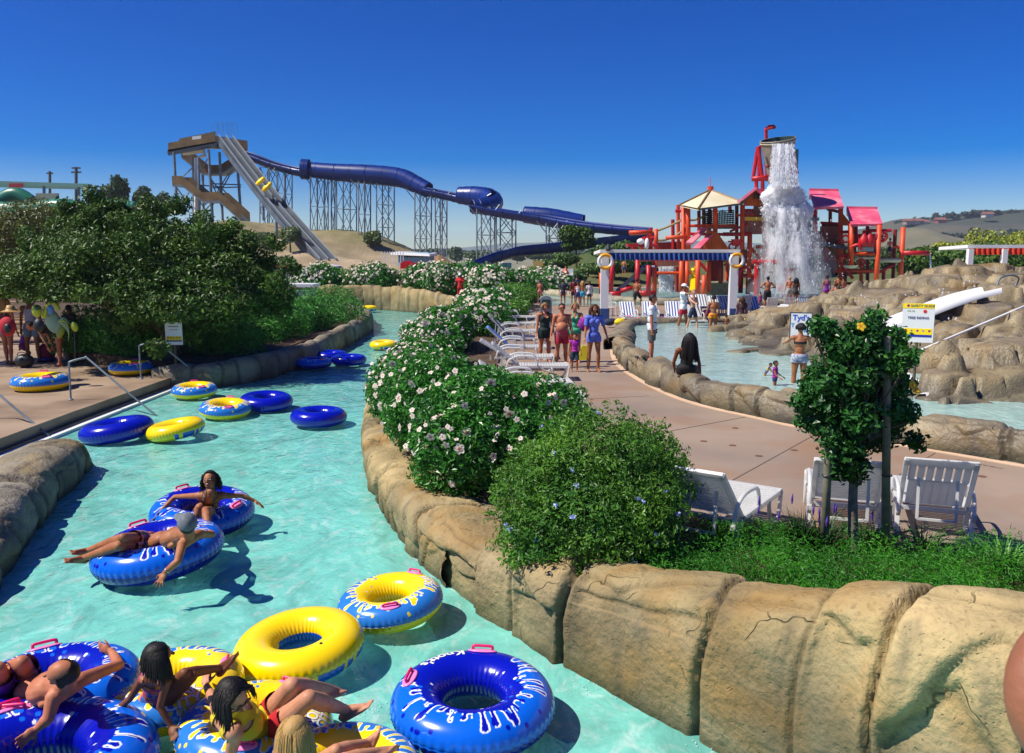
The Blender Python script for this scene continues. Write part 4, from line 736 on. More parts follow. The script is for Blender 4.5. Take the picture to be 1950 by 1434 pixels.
# young staked tree with yellow flowers
tb = W(1627, 1048, 7.75); tb[2] = .7; tr = thing('staked_tree', 'young dark green tree with yellow hibiscus blooms tied between two wooden stakes', 'tree', tuple(tb))
top = W(1630, 850, 7.75); MB().tube(catmull([tb, W(1624, 950, 7.75), top, W(1632, 760, 7.8), W(1628, 680, 7.8)], 5), list(np.linspace(.052, .018, 21)), 9).build('trunk', mat('pale_bark', hexc('#8a8070'), hexc('#6a6152'), rough=.9, scale=14, bump=.006), tr, True)
cr = [W(px, py, Y).tolist() + [r1, r1 * .9, r2] for px, py, Y, r1, r2 in [(1620, 690, 7.8, .42, .32), (1606, 654, 7.7, .20, .15), (1680, 655, 7.9, .28, .20), (1580, 735, 7.7, .24, .22), (1690, 740, 7.9, .28, .25), (1625, 780, 7.7, .36, .28), (1535, 765, 7.8, .18, .13), (1610, 850, 7.7, .28, .24), (1670, 830, 7.9, .24, .2), (1700, 690, 7.7, .2, .14), (1640, 630, 7.8, .2, .14), (1622, 885, 7.7, .2, .12), (1585, 810, 7.8, .26, .2), (1575, 628, 7.8, .10, .08), (1705, 790, 7.8, .14, .14)]]
cr = [(x, y, z, a * .82, b * .82, c_ * .82) for x, y, z, a, b, c_ in cr] + [(x + random.gauss(.08, .42) * a, y + random.gauss(0, .5) * b, z + random.gauss(.1, .65) * c_, .11, .11, .10) for x, y, z, a, b, c_ in cr for _ in range(4)]
V, F, c = cloud(cr, 21000, .062, 180, shell=.26, inner=.35, rough=.45, asp=.52, up=.1, fr=4); mesh_np('crown', V, F, M_treel, tr, False, True, c)
m = MB(); branches(m, top, cr, .016, 2); m.build('branches', M_bark, tr)
for px, py in ((1640, 622), (1738, 733), (1745, 744)):
    p = W(px, py, 7.35 if px < 1725 else 7.6); o = bpy.data.objects.new('blossom', FLY); COL.objects.link(o); o.parent = tr; o.location = Vector(p) - tr.location; o.rotation_euler = (R(50 + random.random() * 40), R(random.uniform(-40, 40)), 0); s = random.uniform(.035, .05); o.scale = (s,) * 3
for i, (x0, y0, x1, y1, lb) in enumerate([(1580, 812, 1570, 1036, 'left wooden stake beside the young tree'), (1690, 640, 1688, 1052, 'right wooden stake beside the young tree, taller than the left one')]):
    a, b = W(x1, y1, 7.7), W(x0, y0, 7.7); a[2] = .6; t = thing('tree_stake', lb, 'stake', tuple(a), 0, 'stakes of the young tree'); MB().tube([a, b - V3((0, 0, .02)), b], [.040, .037, .03], 10).build('post', mat('stake_wood', hexc('#8f8a72'), hexc('#6f6c55'), rough=.9, scale=8), t, True); MB().torus(W((x0 + x1) / 2, 905, 7.7), .045, .006, 12, 5).build('tie', mat('black_rubber', (.02, .02, .02)), t)
# big dark tree on the left and its hedges
tb = W(330, 690, 24.0); tb[2] = .6; big = thing('spreading_tree', 'huge dense dark green tree spreading over the left bank', 'tree', tuple(tb))
m = MB()
for pts, r_ in (([(335, 690), (320, 640), (270, 590), (215, 540)], .2), ([(330, 690), (345, 620), (380, 540), (420, 500)], .16), ([(330, 660), (300, 600), (290, 540), (300, 480)], .15), ([(270, 600), (180, 575), (90, 545)], .1)):
    q = [W(x, y, 24) for x, y in pts]; m.tube(catmull(q, 5), list(np.linspace(r_, r_ * .4, 5 * (len(q) - 1) + 1)), 9)
m.build('trunk', M_bark, big, True)
bc = [(60, 540, 25, 1.5, .7), (165, 480, 25.5, 1.4, .85), (230, 440, 26, 1.5, .75), (200, 500, 24, 1.8, 1.0), (300, 470, 25.5, 1.5, .8), (380, 500, 25, 1.5, .85), (440, 520, 24.5, 1.1, .75), (330, 540, 24, 1.7, .9), (470, 570, 23.8, 1.0, .6), (250, 560, 23.3, 1.5, .7), (100, 530, 23.5, 1.3, .6), (170, 430, 26, 1.0, .55), (20, 525, 26, 1.3, .7), (400, 580, 23.2, 1.3, .7), (490, 520, 25, .7, .45), (520, 560, 24, .55, .4), (-60, 530, 25, 1.4, .7), (110, 470, 26, .8, .4), (280, 425, 26, .7, .35), (160, 560, 22.8, 1.0, .4), (330, 590, 22.6, 1.0, .45)]
bc += [(250, 610, 24.5, 1.2, .6), (340, 455, 25, 1.0, .6), (210, 405, 26, .7, .35), (400, 455, 25, .8, .5), (455, 480, 25, .7, .5)]
bc = [tuple(W(a, b, c_)) + (d_ * 1.0, d_ * 1.0, e_) for a, b, c_, d_, e_ in bc]
bc += [(b_[0] + random.gauss(0, .75) * b_[3], b_[1] - abs(random.gauss(0, .6)) * b_[4], b_[2] + random.gauss(.25, .7) * b_[5], .32, .32, .28) for b_ in bc for _ in range(5)]
V, F, c = cloud(bc, 120000, .115, 190, shell=.22, inner=.3, rough=.38, asp=.5, up=.25, fr=3.2, zmin=lambda P: np.where(P[:, 0] < -10.9, 2.3, np.where(P[:, 0] < -9.9, 1.3, .75))); mesh_np('crown', V, F, M_dark, big, False, True, c)
t = bush('olive_shrub', 'lighter olive green round shrub at the far left edge behind the big tree', [tuple(W(60, 440, 34)) + (1.6, 1.4, 1.3), tuple(W(30, 450, 34)) + (1.3, 1.4, 1.0)], 12000, .13, leafmat('olive_leaf', '#6d7432', '#57602a'), 195, stems=0)
HL = [('dark clipped hedge bush under the tree behind the plaza group', [(170, 625, 26), (210, 640, 25.5), (150, 650, 25.5)], .9, .75), ('low dark hedge bush under the big tree left of the sign', [(240, 640, 25), (280, 650, 24.8)], .9, .7), ('dark hedge bush in tree shade right of the sign', [(400, 640, 25.5), (440, 650, 25.2), (380, 610, 26.5)], 1.0, .8),
      ('green clipped hedge bush, second from the river bend', [(500, 620, 29), (540, 610, 30), (480, 640, 28)], 1.1, .8), ('green clipped hedge bush at the river bend, in front of the kiosk', [(590, 590, 36), (630, 585, 38), (600, 610, 34), (645, 600, 37)], 1.35, 1.0), ('round hedge bush between the two green clipped hedges', [(555, 615, 32), (580, 610, 33)], 1.1, .85)]
for i, (lb, ps, r1, r2) in enumerate(HL):
    bl = [tuple(W(*p)) + (r1, r1, r2) for p in ps]; bush('hedge_bush', lb, bl, 10000 if i < 3 else 15000, .1, M_hedge, 300 + i, 'clipped hedge bushes of the left garden', zmin=.6, rough=.15, shell=.1, base=(bl[0][0], bl[0][1], .6))
# mid and far trees
def farbush(name, label, px, py, Y, rx, rz, n=1600, size=.35, mt=M_far, seed=0, trunk=None, group=None, ry=None, cat='tree', nb=5):
    c = W(px, py, Y); g = np.random.default_rng(seed + 900); bl = [(c[0] + g.uniform(-.5, .5) * rx, c[1] + g.uniform(-.4, .4) * rx, c[2] + g.uniform(-.45, .45) * rz, rx * g.uniform(.45, .7), rx * .6, rz * g.uniform(.4, .6)) for _ in range(nb)]
    t = thing(name, label, cat, (c[0], c[1], c[2] - rz), 0, group); V, F, col = cloud(bl, n, size, seed, rough=.35, asp=.7, inner=.3); mesh_np('crown', V, F, mt, t, False, True, col)
    m = MB(); m.tube([c - V3((0, 0, rz + (trunk or .8))), c], [.06 * rx + .05, .03 * rx], 6); m.build('trunk', M_bark, t); return t
farbush('round_tree', 'dark rounded tree standing right of the flume end, above the green slope', 1098, 450, 86, 1.7, 1.7, 6000, .3, M_dark, 1, 1.5)
for i, (px, py, Y, rx, rz, lb) in enumerate([(1145, 480, 84, 1.5, .9, 'low bush on the green slope right of the round dark tree'), (1185, 470, 88, 1.8, 1.1, 'bush on the green slope behind the fort, below the flume end'), (1080, 495, 84, 1.6, .8, 'bush on the green slope left of the round dark tree'), (1120, 510, 80, 2.0, .8, 'light bush low on the green slope'), (1050, 508, 84, 1.5, .8, 'leftmost bush at the foot of the green slope'), (1170, 505, 80, 1.8, .9, 'bush low on the slope behind the left life ring'), (1098, 522, 76, .9, .6, 'small bright round bush above the rock rim of the splash pool'), (1215, 495, 84, 1.8, 1.0, 'bush behind the blue canopy on the slope')]): farbush('slope_bush', lb, px, py, Y, rx, rz, 2600, .25, leafmat('slope_leaf', '#5a7a36', '#48652c'), 20 + i, group='bushes on the green slope', cat='bush')
for i, (px, py, Y, rx, rz, lb) in enumerate([(205, 372, 150, 2.4, 2.6, 'feathery tree behind the orange ride, leftmost of the pointed trees'), (230, 366, 150, 1.8, 3.4, 'tall pointed tree on the left skyline'), (270, 380, 150, 2.0, 2.2, 'small round-topped tree left of the tower on the skyline'), (304, 384, 150, 2.0, 2.4, 'pointed tree nearest the slide tower on the skyline')]): farbush('skyline_tree', lb, px, py, Y, rx, rz, 1800, .5, M_far, 40 + i, 3, 'trees on the left skyline')
for i, (px, py, Y, rx, rz, lb) in enumerate([(492, 458, 110, 2.0, 1.4, 'grey green shrub on the dirt mound, left of the slide support'), (552, 450, 108, 1.7, 1.3, 'small leafy tree on the mound beside the speed slide'), (706, 450, 124, 1.5, 1.2, 'dark shrub on the mound crest under the flume'), (450, 440, 120, 1.6, .7, 'dark low shrub on the mound crest below the stairs'), (530, 500, 100, 2.2, 1.0, 'green shrub at the foot of the mound behind the big tree'), (478, 500, 98, 2.0, 1.0, 'green shrub low on the mound, close to the big tree')]): farbush('mound_shrub', lb, px, py, Y, rx, rz, 2200, .28, leafmat('mound_leaf', '#6b7f45', '#51663a'), 60 + i, 1.0, 'shrubs on the dirt mound', cat='shrub')
for i, px in enumerate([795, 820, 870, 905, 950, 985, 1020, 1045]): farbush('valley_tree', ['tree in the far valley right behind the booth roof', 'second far valley tree above the booth', 'largest umbrella shaped tree in the far valley under the flume', 'far valley tree between the two flume towers', 'far valley tree behind the right flume tower', 'far valley tree left of the blue flume end', 'far valley tree above the lowest flume run', 'far valley tree at the foot of the green slope'][i], px, [486, 482, 484, 488, 487, 488, 487, 489][i], 300 + 25 * (i % 3), 4.0 if i != 2 else 4.2, 2.2 if i != 2 else 3.2, 1400, .9, M_far, 80 + i, 2.5, 'trees of the far valley')
for i in range(34): farbush('distant_tree', f'hazy distant tree on the valley floor behind the park', 640 + i * 17 + random.uniform(-6, 6), 483 + random.uniform(-1.5, 2), 620 + random.uniform(-60, 80), random.uniform(5, 9), random.uniform(2.0, 3.4), 260, 2.2, M_far, 120 + i, 2, 'hazy trees along the horizon', nb=3)
for i, (px, py, Y, rx, rz, lb, mt_) in enumerate([(1790, 508, 72, 2.4, 1.6, 'dark green tree behind the end of the red spout beam', M_dark), (1830, 500, 78, 2.6, 1.8, 'green tree behind the sandy boulder', M_dark), (1880, 505, 76, 2.6, 1.5, 'green tree under the orange fringed canopy', M_dark), (1900, 462, 120, 4.5, 2.4, 'yellow blooming tree above the orange fringed canopy', M_yell), (1945, 465, 120, 3.6, 2.4, 'yellow blooming tree at the right edge', M_yell), (1812, 478, 110, 2.6, 1.4, 'yellow green tree left of the orange fringed canopy', M_yell), (1745, 495, 88, 3.0, 1.6, 'tree behind the rightmost fort posts', M_dark), (1700, 488, 96, 3.2, 1.8, 'tree behind the right end of the fort', M_far), (1650, 490, 96, 3.4, 1.8, 'tree behind the hut of the fort', M_far), (1860, 480, 110, 4.2, 2.2, 'broad tree behind the canopy posts', M_dark), (1930, 500, 84, 3, 1.5, 'green tree right of the canopy posts', M_dark), (1600, 500, 94, 4, 1.6, 'tree behind the falling water', M_far), (1300, 505, 94, 4, 1.2, 'tree behind the left of the fort', M_far), (1400, 508, 94, 4, 1.2, 'tree behind the middle of the fort', M_far)]): farbush('park_tree', lb, px, py, Y, rx, rz, 3600, .34, mt_, 160 + i, 2, 'trees behind the fort')
for i in range(60):
    px = random.uniform(1680, 1950); f = random.random(); yy = np.interp(px, [1680, 1700, 1760, 1830, 1950], [440, 424, 419, 407, 405]) ; farbush('ridge_tree', 'tiny dark tree on the far hill beyond the fort', px, yy + (2 + 62 * f if f > .45 else 1), 890 if f <= .45 else 640, random.uniform(4, 9), random.uniform(3, 5), 160, 3.0, mat('ridge_leaf', hexc('#3a4a38'), hexc('#2f3d30'), rough=.9, attr='col'), 220 + i, 1, 'trees scattered on the far hill', nb=3)
for i, (px, py, c_) in enumerate([(1746, 424, '#b5ab9a'), (1757, 426, '#c2b7a8'), (1790, 422, '#a8564a'), (1880, 411, '#c9c4ba'), (1730, 424, '#a88a7a')]):
    q = W(px, py, 860); h = thing('hill_house', ['pale house on the far ridge, leftmost pair', 'second pale house of the pair on the far ridge', 'red roofed house on the far ridge', 'white house near the top of the far hill', 'tan house left of the pair on the far ridge'][i], 'house', tuple(q), 0, 'houses on the far ridge'); MB().box(q, (8, 8, 3.5)).build('wall', mat('house' + c_, hexc(c_)), h); m = MB(); m.add([q + V3(v) for v in [(-5, -5, 1.7), (5, -5, 1.7), (5, 5, 1.7), (-5, 5, 1.7), (-5, 0, 4), (5, 0, 4)]], [[(0, 1, 5, 4), (2, 3, 4, 5)], [(0, 4, 3), (1, 2, 5)]]); m.build('roof', mat('hill_roof', hexc('#8d5a48')), h)
# ---------------------------------------------------------------- swim rings
def ring_mesh(name, kind, n=288, m=72, R0=.402, r0=.188, seed=1):
    th = np.linspace(0, 2 * math.pi, n, endpoint=False)[:, None] + np.zeros((1, m)); ph = np.linspace(0, 2 * math.pi, m, endpoint=False)[None] + np.zeros((n, 1))
    cr = np.abs(((ph + .12 + math.pi) % (2 * math.pi)) - math.pi)                       # distance from the outer seam
    rr = r0 * (1 - .035 * np.exp(-(cr / .10) ** 2)) + .0045 * np.sin(th * 54 + .6 * np.sin(th * 7)) * np.exp(-(cr / .38) ** 2) + .003 * np.sin(th * 40) * np.exp(-((np.abs(ph - math.pi) - .1) / .5) ** 2)
    lip = .010 * np.exp(-(cr / .035) ** 2); rr = rr + lip
    X = (R0 + rr * np.cos(ph)) * np.cos(th); Y = (R0 + rr * np.cos(ph)) * np.sin(th); Z = rr * np.sin(ph) * .86
    g = np.random.default_rng(seed); blue = V3(hexc('#0713a8')); lb = V3(hexc('#0b63dc')); wh = V3((.86, .87, .87)); ye = V3(hexc('#ffd600')); yb = V3(hexc('#2b78cc')); navy = V3(hexc('#0a1a90'))
    C = np.ones((n, m, 3)); topv = ((ph + .12) % (2 * math.pi)) < math.pi
    p01 = (ph + .12) % (2 * math.pi)                                                       # 0 at outer seam .. pi at inner seam, top side
    # drip edge: polar angle of the splash boundary along theta
    edge = np.full(n, 1.22); t1 = th[:, 0]
    for k in range(30):
        c = 2 * math.pi * (k + g.uniform(-.3, .3)) / 30; wv = g.uniform(.045, .085); d = ((t1 - c + math.pi) % (2 * math.pi)) - math.pi; edge = edge - g.uniform(.25, .75) * np.exp(-(d / wv) ** 4)
    edge = edge + .12 * np.sin(t1 * 3 + 1) + .05 * np.sin(t1 * 17)
    cov = .5 + .5 * np.cos(t1 - 1.0); E = edge[:, None]
    if kind == 'plain_blue': C[:] = blue
    elif kind == 'plain_yellow':
        C[:] = ye; C[~topv] = lb * .8; dr = (p01 > 2 * math.pi - .9) & (np.sin(th * 23) + np.sin(th * 9) > .8); C[dr & ~topv] = ye; C[(~topv) & (np.cos(th - 1) > .5)] = ye
    else:
        a, b, o = (blue, lb, wh) if kind == 'blue_splash' else (ye, yb, V3((.95, .93, .78)))
        C[:] = a; u = th * .46; v = r0 * p01; fade = np.clip((cov[:, None] - .10) / .16, 0, 1); fade = fade * fade * (3 - 2 * fade); vb = r0 * ((1.80 + .12 * np.sin(th * 3 + 1) + .10 * np.sin(th * 8)) * fade - .15 * (1 - fade))
        sd = vb - v                                                                        # negative on the inner (splash) side
        for k in range(40):
            c = 2 * math.pi * (k + g.uniform(-.35, .35)) / 40; ln = r0 * g.uniform(.15, .85); w0 = g.uniform(.006, .017); bend = g.uniform(-.25, .25)
            du = ((th - c + math.pi) % (2 * math.pi) - math.pi) * .46 - bend * np.clip((vb - v), 0, .2); tt = np.clip(v, vb - ln, vb + .02); dd = np.hypot(du, v - tt) - w0 * (1 + .7 * np.clip((vb - v) / (ln + 1e-6), 0, 1) ** 2)
            h = np.clip(.5 + .5 * (dd - sd) / .02, 0, 1); sd = dd * (1 - h) + sd * h - .02 * h * (1 - h)
        inside = sd < 0; outside = topv & ~inside; C[outside] = b
        part = (np.sin(th * 31 + 2 * np.sin(th * 5)) > -.45) if kind == 'blue_splash' else (th > -1)
        C[(np.abs(sd) < (.0055 if kind == 'blue_splash' else .0035)) & topv & part] = o
        for k in range(58):
            c = g.uniform(0, 6.283); pp = g.uniform(1.2, 2.5); q = g.uniform(.05, .09); d = ((th - c + math.pi) % (2 * math.pi)) - math.pi
            if cov[int(c / 6.2832 * n) % n] < .25: continue
            spot = (d * 2.0) ** 2 + (p01 - pp) ** 2 < q * q; C[spot & topv] = (wh if k % 3 == 0 else b) if kind == 'blue_splash' else (b if k % 3 else wh)
        for k in range(20):
            c = g.uniform(0, 6.283); pp = g.uniform(.45, .9); d = ((th - c + math.pi) % (2 * math.pi)) - math.pi
            spot = (d * 2.6) ** 2 + ((p01 - pp) * .7) ** 2 < .006; C[spot & topv & outside] = a
        C[~topv] = navy if kind == 'blue_splash' else ye
    mb = MB(); i = np.arange(n * m).reshape(n, m); i2 = np.roll(i, -1, 0); i3 = np.roll(i, -1, 1); i4 = np.roll(i2, -1, 1)
    mb.add(np.stack([X, Y, Z], -1).reshape(-1, 3), [np.stack([i, i2, i4, i3], -1).reshape(-1, 4)])
    o = mb.build(name, mat('inflated_vinyl', (1, 1, 1), None, rough=.22, attr='col', coat=.25), None, True, False, C.reshape(-1, 3)); me = o.data; bpy.data.objects.remove(o); return me
M_pink = mat('pink_vinyl', hexc('#ff86c4'), rough=.3); M_pinkd = mat('dark_pink', hexc('#d8196b'), rough=.35)
def handle_meshes():
    m = MB(); m.ell((0, 0, 0), (.115, .052, .012), n=20); a = m.build('handle_patch', M_pink, None, True, False)
    m = MB(); m.tube(catmull([(-.075, 0, 0), (-.075, 0, .026), (-.06, 0, .036), (.06, 0, .036), (.075, 0, .026), (.075, 0, 0)], 4), .011, 8); b = m.build('handle_grip', M_pinkd, None, True, False)
    r = (a.data, b.data); bpy.data.objects.remove(a); bpy.data.objects.remove(b); return r
HP, HGm = handle_meshes()
RM = {k: ring_mesh('ring_' + k, k, seed=s) for k, s in (('plain_blue', 1), ('plain_yellow', 2), ('blue_splash', 5), ('yellow_splash', 8))}
RHI = {'blue_splash': ring_mesh('ring_blue_near', 'blue_splash', 720, 150, seed=5), 'yellow_splash': ring_mesh('ring_yellow_near', 'yellow_splash', 720, 150, seed=8), 'plain_yellow': ring_mesh('ring_yellow_plain', 'plain_yellow', 540, 100, seed=2)}
def text_on_ring(par, txt, theta, p01, size, R0=.402, r0=.188, mt=None, line=0, flipd=False, name='lettering', ext=.002):
    cu = bpy.data.curves.new('txt', 'FONT'); cu.body = txt; cu.size = size; cu.align_x = 'CENTER'; cu.align_y = 'CENTER'; cu.offset = .003 * size / .1; cu.space_line = .8
    o = bpy.data.objects.new('txt', cu); COL.objects.link(o); me = o.to_mesh(); bm = bmesh.new(); bm.from_mesh(me); bmesh.ops.triangulate(bm, faces=bm.faces[:])
    for _ in range(3):
        le = [e for e in bm.edges if e.calc_length() > .012]
        if not le: break
        bmesh.ops.subdivide_edges(bm, edges=le, cuts=1); bmesh.ops.triangulate(bm, faces=[f for f in bm.faces if len(f.verts) > 3])
    bm.verts.index_update(); v = np.array([x.co[:] for x in bm.verts]); polys = [tuple(x.index for x in f.verts) for f in bm.faces]; bm.free(); o.to_mesh_clear(); bpy.data.objects.remove(o)
    # refine is not needed: the print is small; bend the flat letters onto the ring
    sg = -1 if flipd else 1; ph = p01 - .12 + sg * v[:, 1] / r0; rr = r0 * 1.0 + ext; tt = theta - sg * v[:, 0] / (R0 + r0 * math.cos(p01))
    if not flipd: tt = theta - v[:, 0] / (R0 + r0 * math.cos(p01)); ph = p01 - .12 + v[:, 1] / r0; tt = 2 * theta - tt
    X = (R0 + rr * np.cos(ph)) * np.cos(tt); Y = (R0 + rr * np.cos(ph)) * np.sin(tt); Z = rr * np.sin(ph) * .86
    m = bpy.data.meshes.new(name); m.from_pydata(np.stack([X, Y, Z], 1).tolist(), [], [tuple(p) for p in polys]); m.materials.append(mt or M_white); q = bpy.data.objects.new(name, m); COL.objects.link(q); q.parent = par; return q
def ring(label, px, py, wpx, kind, rz=0, tilt=(0, 0), z=.17, near=False, group=None, Rr=.59, handles=None, base=None):
    c = G(px, py, z) if base is None else V3(base); dist = np.linalg.norm(c - V3((0, 0, CZ))); D = wpx * dist / FPX; s = D / 2 / Rr
    t = thing('swim_ring', label, 'swim ring', tuple(c), 0, group); t.rotation_euler = (Matrix.Rotation(tilt[0], 3, 'X') @ Matrix.Rotation(tilt[1], 3, 'Y') @ Matrix.Rotation(rz, 3, 'Z')).to_euler(); t.scale = (s, s, s)
    o = bpy.data.objects.new('ring_body', (RHI if near and kind in RHI else RM)[kind]); COL.objects.link(o); o.parent = t
    if 'splash' in kind:
        for a in (handles or (1.9, 4.6)):
            for me, nm in ((HP, 'handle_patch'),):
                h = bpy.data.objects.new(nm, me); COL.objects.link(h); h.parent = t; ph = 1.25; h.location = ((.402 + .190 * math.cos(ph)) * math.cos(a), (.402 + .190 * math.cos(ph)) * math.sin(a), .190 * math.sin(ph) * .86); h.rotation_euler = (0, 0, 0)
                nz = Vector((math.cos(ph) * math.cos(a), math.cos(ph) * math.sin(a), math.sin(ph))); tx = Vector((-math.sin(a), math.cos(a), 0)); h.rotation_euler = Matrix((tx, nz.cross(tx), nz)).transposed().to_euler()
                g = bpy.data.objects.new('handle_grip', HGm); COL.objects.link(g); g.parent = h
    else:
        m = MB(); m.lathe([(.0, .008), (.012, .008), (.014, 0)], 10, (.402 * math.cos(2.6), .402 * math.sin(2.6), .188 * .86)); m.build('valve', mat('valve_black', (.02, .02, .03)), t, False, False)
        if kind == 'plain_yellow': pass
    if 'splash' in kind and wpx > 70:
        if kind == 'blue_splash': text_on_ring(t, "Knott's", 4.45, 1.45, .12, ext=.004); text_on_ring(t, "SOAK CITY U.S.A.", 4.45, .72, .075, ext=.004)
        else: text_on_ring(t, "SOAK\nCITY", 3.4, 1.15, .12, mt=M_white, ext=.004); text_on_ring(t, "SOAK\nCITY", 3.4, 1.15, .126, mt=mat('print_blue', hexc('#1b4fae')), ext=.002); text_on_ring(t, "U.S.A.", 3.4, .5, .055, mt=M_white, ext=.003)
    return t
GR = 'swim rings drifting on the river'
RG = {}
for key, a in dict(
 d1=('blue and yellow swim ring lying on the plaza near the left edge', 77, 727, 90, 'yellow_splash', 3.6, (0, 0), .48), d2=('yellow swim ring lying in tree shade beside the handrail on the plaza', 250, 700, 74, 'yellow_splash', 3.4, (0, 0), .48),
 a1=('yellow splash-print ring floating where the far handrail enters the river', 370, 743, 78, 'yellow_splash', 3.6, (.05, 0), .2), a2=('yellow splash-print ring floating just left of a dark blue ring', 429, 778, 90, 'yellow_splash', 3.3, (.08, .05), .2),
 a3=('dark blue ring touching the yellow splash-print ring in mid river', 507, 764, 95, 'plain_blue', 0, (.06, .04), .2), a4=('plain dark blue ring alone in mid river, left of the hibiscus', 607, 793, 103, 'plain_blue', 1, (0, .02), .2),
 a5=('dark blue ring floating by the entry steps', 222, 818, 120, 'plain_blue', 2, (0, -.12), .2), a6=('plain yellow ring with blue underside right of the dark blue ring by the steps', 334, 817, 100, 'plain_yellow', 3, (.02, -.15), .2),
 b1=('blue ring with white splash print by the left rock kerb', 597, 691, 66, 'blue_splash', 3.7, (0, 0), .2), b2=('plain dark blue ring at the back of the trio by the left kerb', 630, 677, 62, 'plain_blue', 1, (0, 0), .2), b3=('plain dark blue ring on the right of the trio by the left kerb', 664, 685, 66, 'plain_blue', 1, (0, 0), .2),
 c1=('yellow ring drifting in the narrow part of the river', 730, 656, 51, 'plain_yellow', 2.6, (.05, 0), .2), c2=('yellow ring beside the hibiscus bushes, near the far bend', 804, 624, 43, 'plain_yellow', 2.2, (0, 0), .2), c3=('farthest yellow ring in front of the fluted rock wall', 700, 587, 36, 'plain_yellow', 2, (0, 0), .25), c4=('yellow splash-print ring emerging behind the rock kerb at the bend', 676, 593, 36, 'yellow_splash', 2, (0, 0), .2), c5=('yellow ring almost hidden behind the hibiscus leaves', 757, 692, 48, 'plain_yellow', 2, (0, 0), .2)).items(): RG[key] = ring(*a, group=GR if key[0] != 'd' else None)
GN = 'swim rings in the foreground of the river'
for key, a in dict(
 p1=('royal blue splash-print ring carrying the laughing woman', 386, 974, 176, 'blue_splash', 4.1, (.10, .04), .24), p2=('blue splash-print ring carrying the man in a grey cap', 302, 1048, 216, 'blue_splash', 4.0, (.03, -.10), .26),
 n1=('empty yellow ring with blue splash print beside the right rock wall', 743, 1146, 192, 'yellow_splash', 3.2, (.03, -.10), .22), n2=('empty plain yellow ring in the foreground', 570, 1230, 226, 'plain_yellow', 2.9, (.06, -.08), .22), n3=('empty blue ring with white splash print, nearest to the camera', 900, 1338, 290, 'blue_splash', 4.0, (.04, 0), .22),
 p3=('blue splash-print ring carrying the balding man', 95, 1322, 275, 'blue_splash', .2, (0, -.05), .26), n4=('empty blue splash-print ring cut by the bottom left corner', 70, 1468, 350, 'blue_splash', .5, (0, 0), .24),
 p4=('yellow splash-print ring carrying the girl in a floral swimsuit', 325, 1312, 236, 'yellow_splash', 1.9, (.0, -.06), .24), p5=('yellow splash-print ring carrying the woman in a yellow top', 487, 1388, 256, 'yellow_splash', 2.9, (0, .05), .24), p6=('yellow splash-print ring carrying the blond child at the bottom edge', 650, 1478, 270, 'yellow_splash', 1.2, (0, 0), .24)).items(): RG[key] = ring(*a, near=True, group=GN, handles={'n3': (3.73, 5.28), 'n1': (4.08, 1.7)}.get(key))
# ---------------------------------------------------------------- handrails, signs
def rail(label, pts, r=.022, name='handrail', cat='handrail', mt=M_steel, n=5):
    t = thing(name, label, cat, tuple(pts[0])); MB().tube(catmull(pts, n) if n else pts, r, 8).build('rail', mt, t, True)
    m = MB(); m.lathe([(.055, 0), (.055, .02), (.025, .04)], 12, pts[0]); m.build('base_plate', mt, t); return t
def hr(px, Y, x2): return
a = G(135, 762, .30); b = W(131, 690, a[1]); c = W(166, 684, a[1] + .1); e = G(303, 796, -.05)
rail('bent steel handrail in the middle of the river entry steps', [a, a * .5 + b * .5, b - V3((0, 0, .06)), b + V3((.05, 0, .02)), c + V3((-.05, 0, .03)), c + V3((.03, 0, 0)), c * .5 + e * .5, e])
a = G(269, 722, .30); b = W(265, 660, a[1]); c = W(300, 653, a[1] + .1); e = G(410, 738, -.05)
rail('farther bent steel handrail beside the shaded rock kerb', [a, a * .5 + b * .5, b - V3((0, 0, .06)), b + V3((.05, 0, .04)), c + V3((-.05, 0, .03)), c + V3((.03, 0, 0)), c * .5 + e * .5, e])
a = G(-110, 800, .30); b = W(-110, 705, a[1]); c = W(-60, 705, a[1]); e = G(108, 842, -.05)
rail('steel handrail entering from the left edge behind the near rock bank', [a, b, c, c * .5 + e * .5, e], n=3)
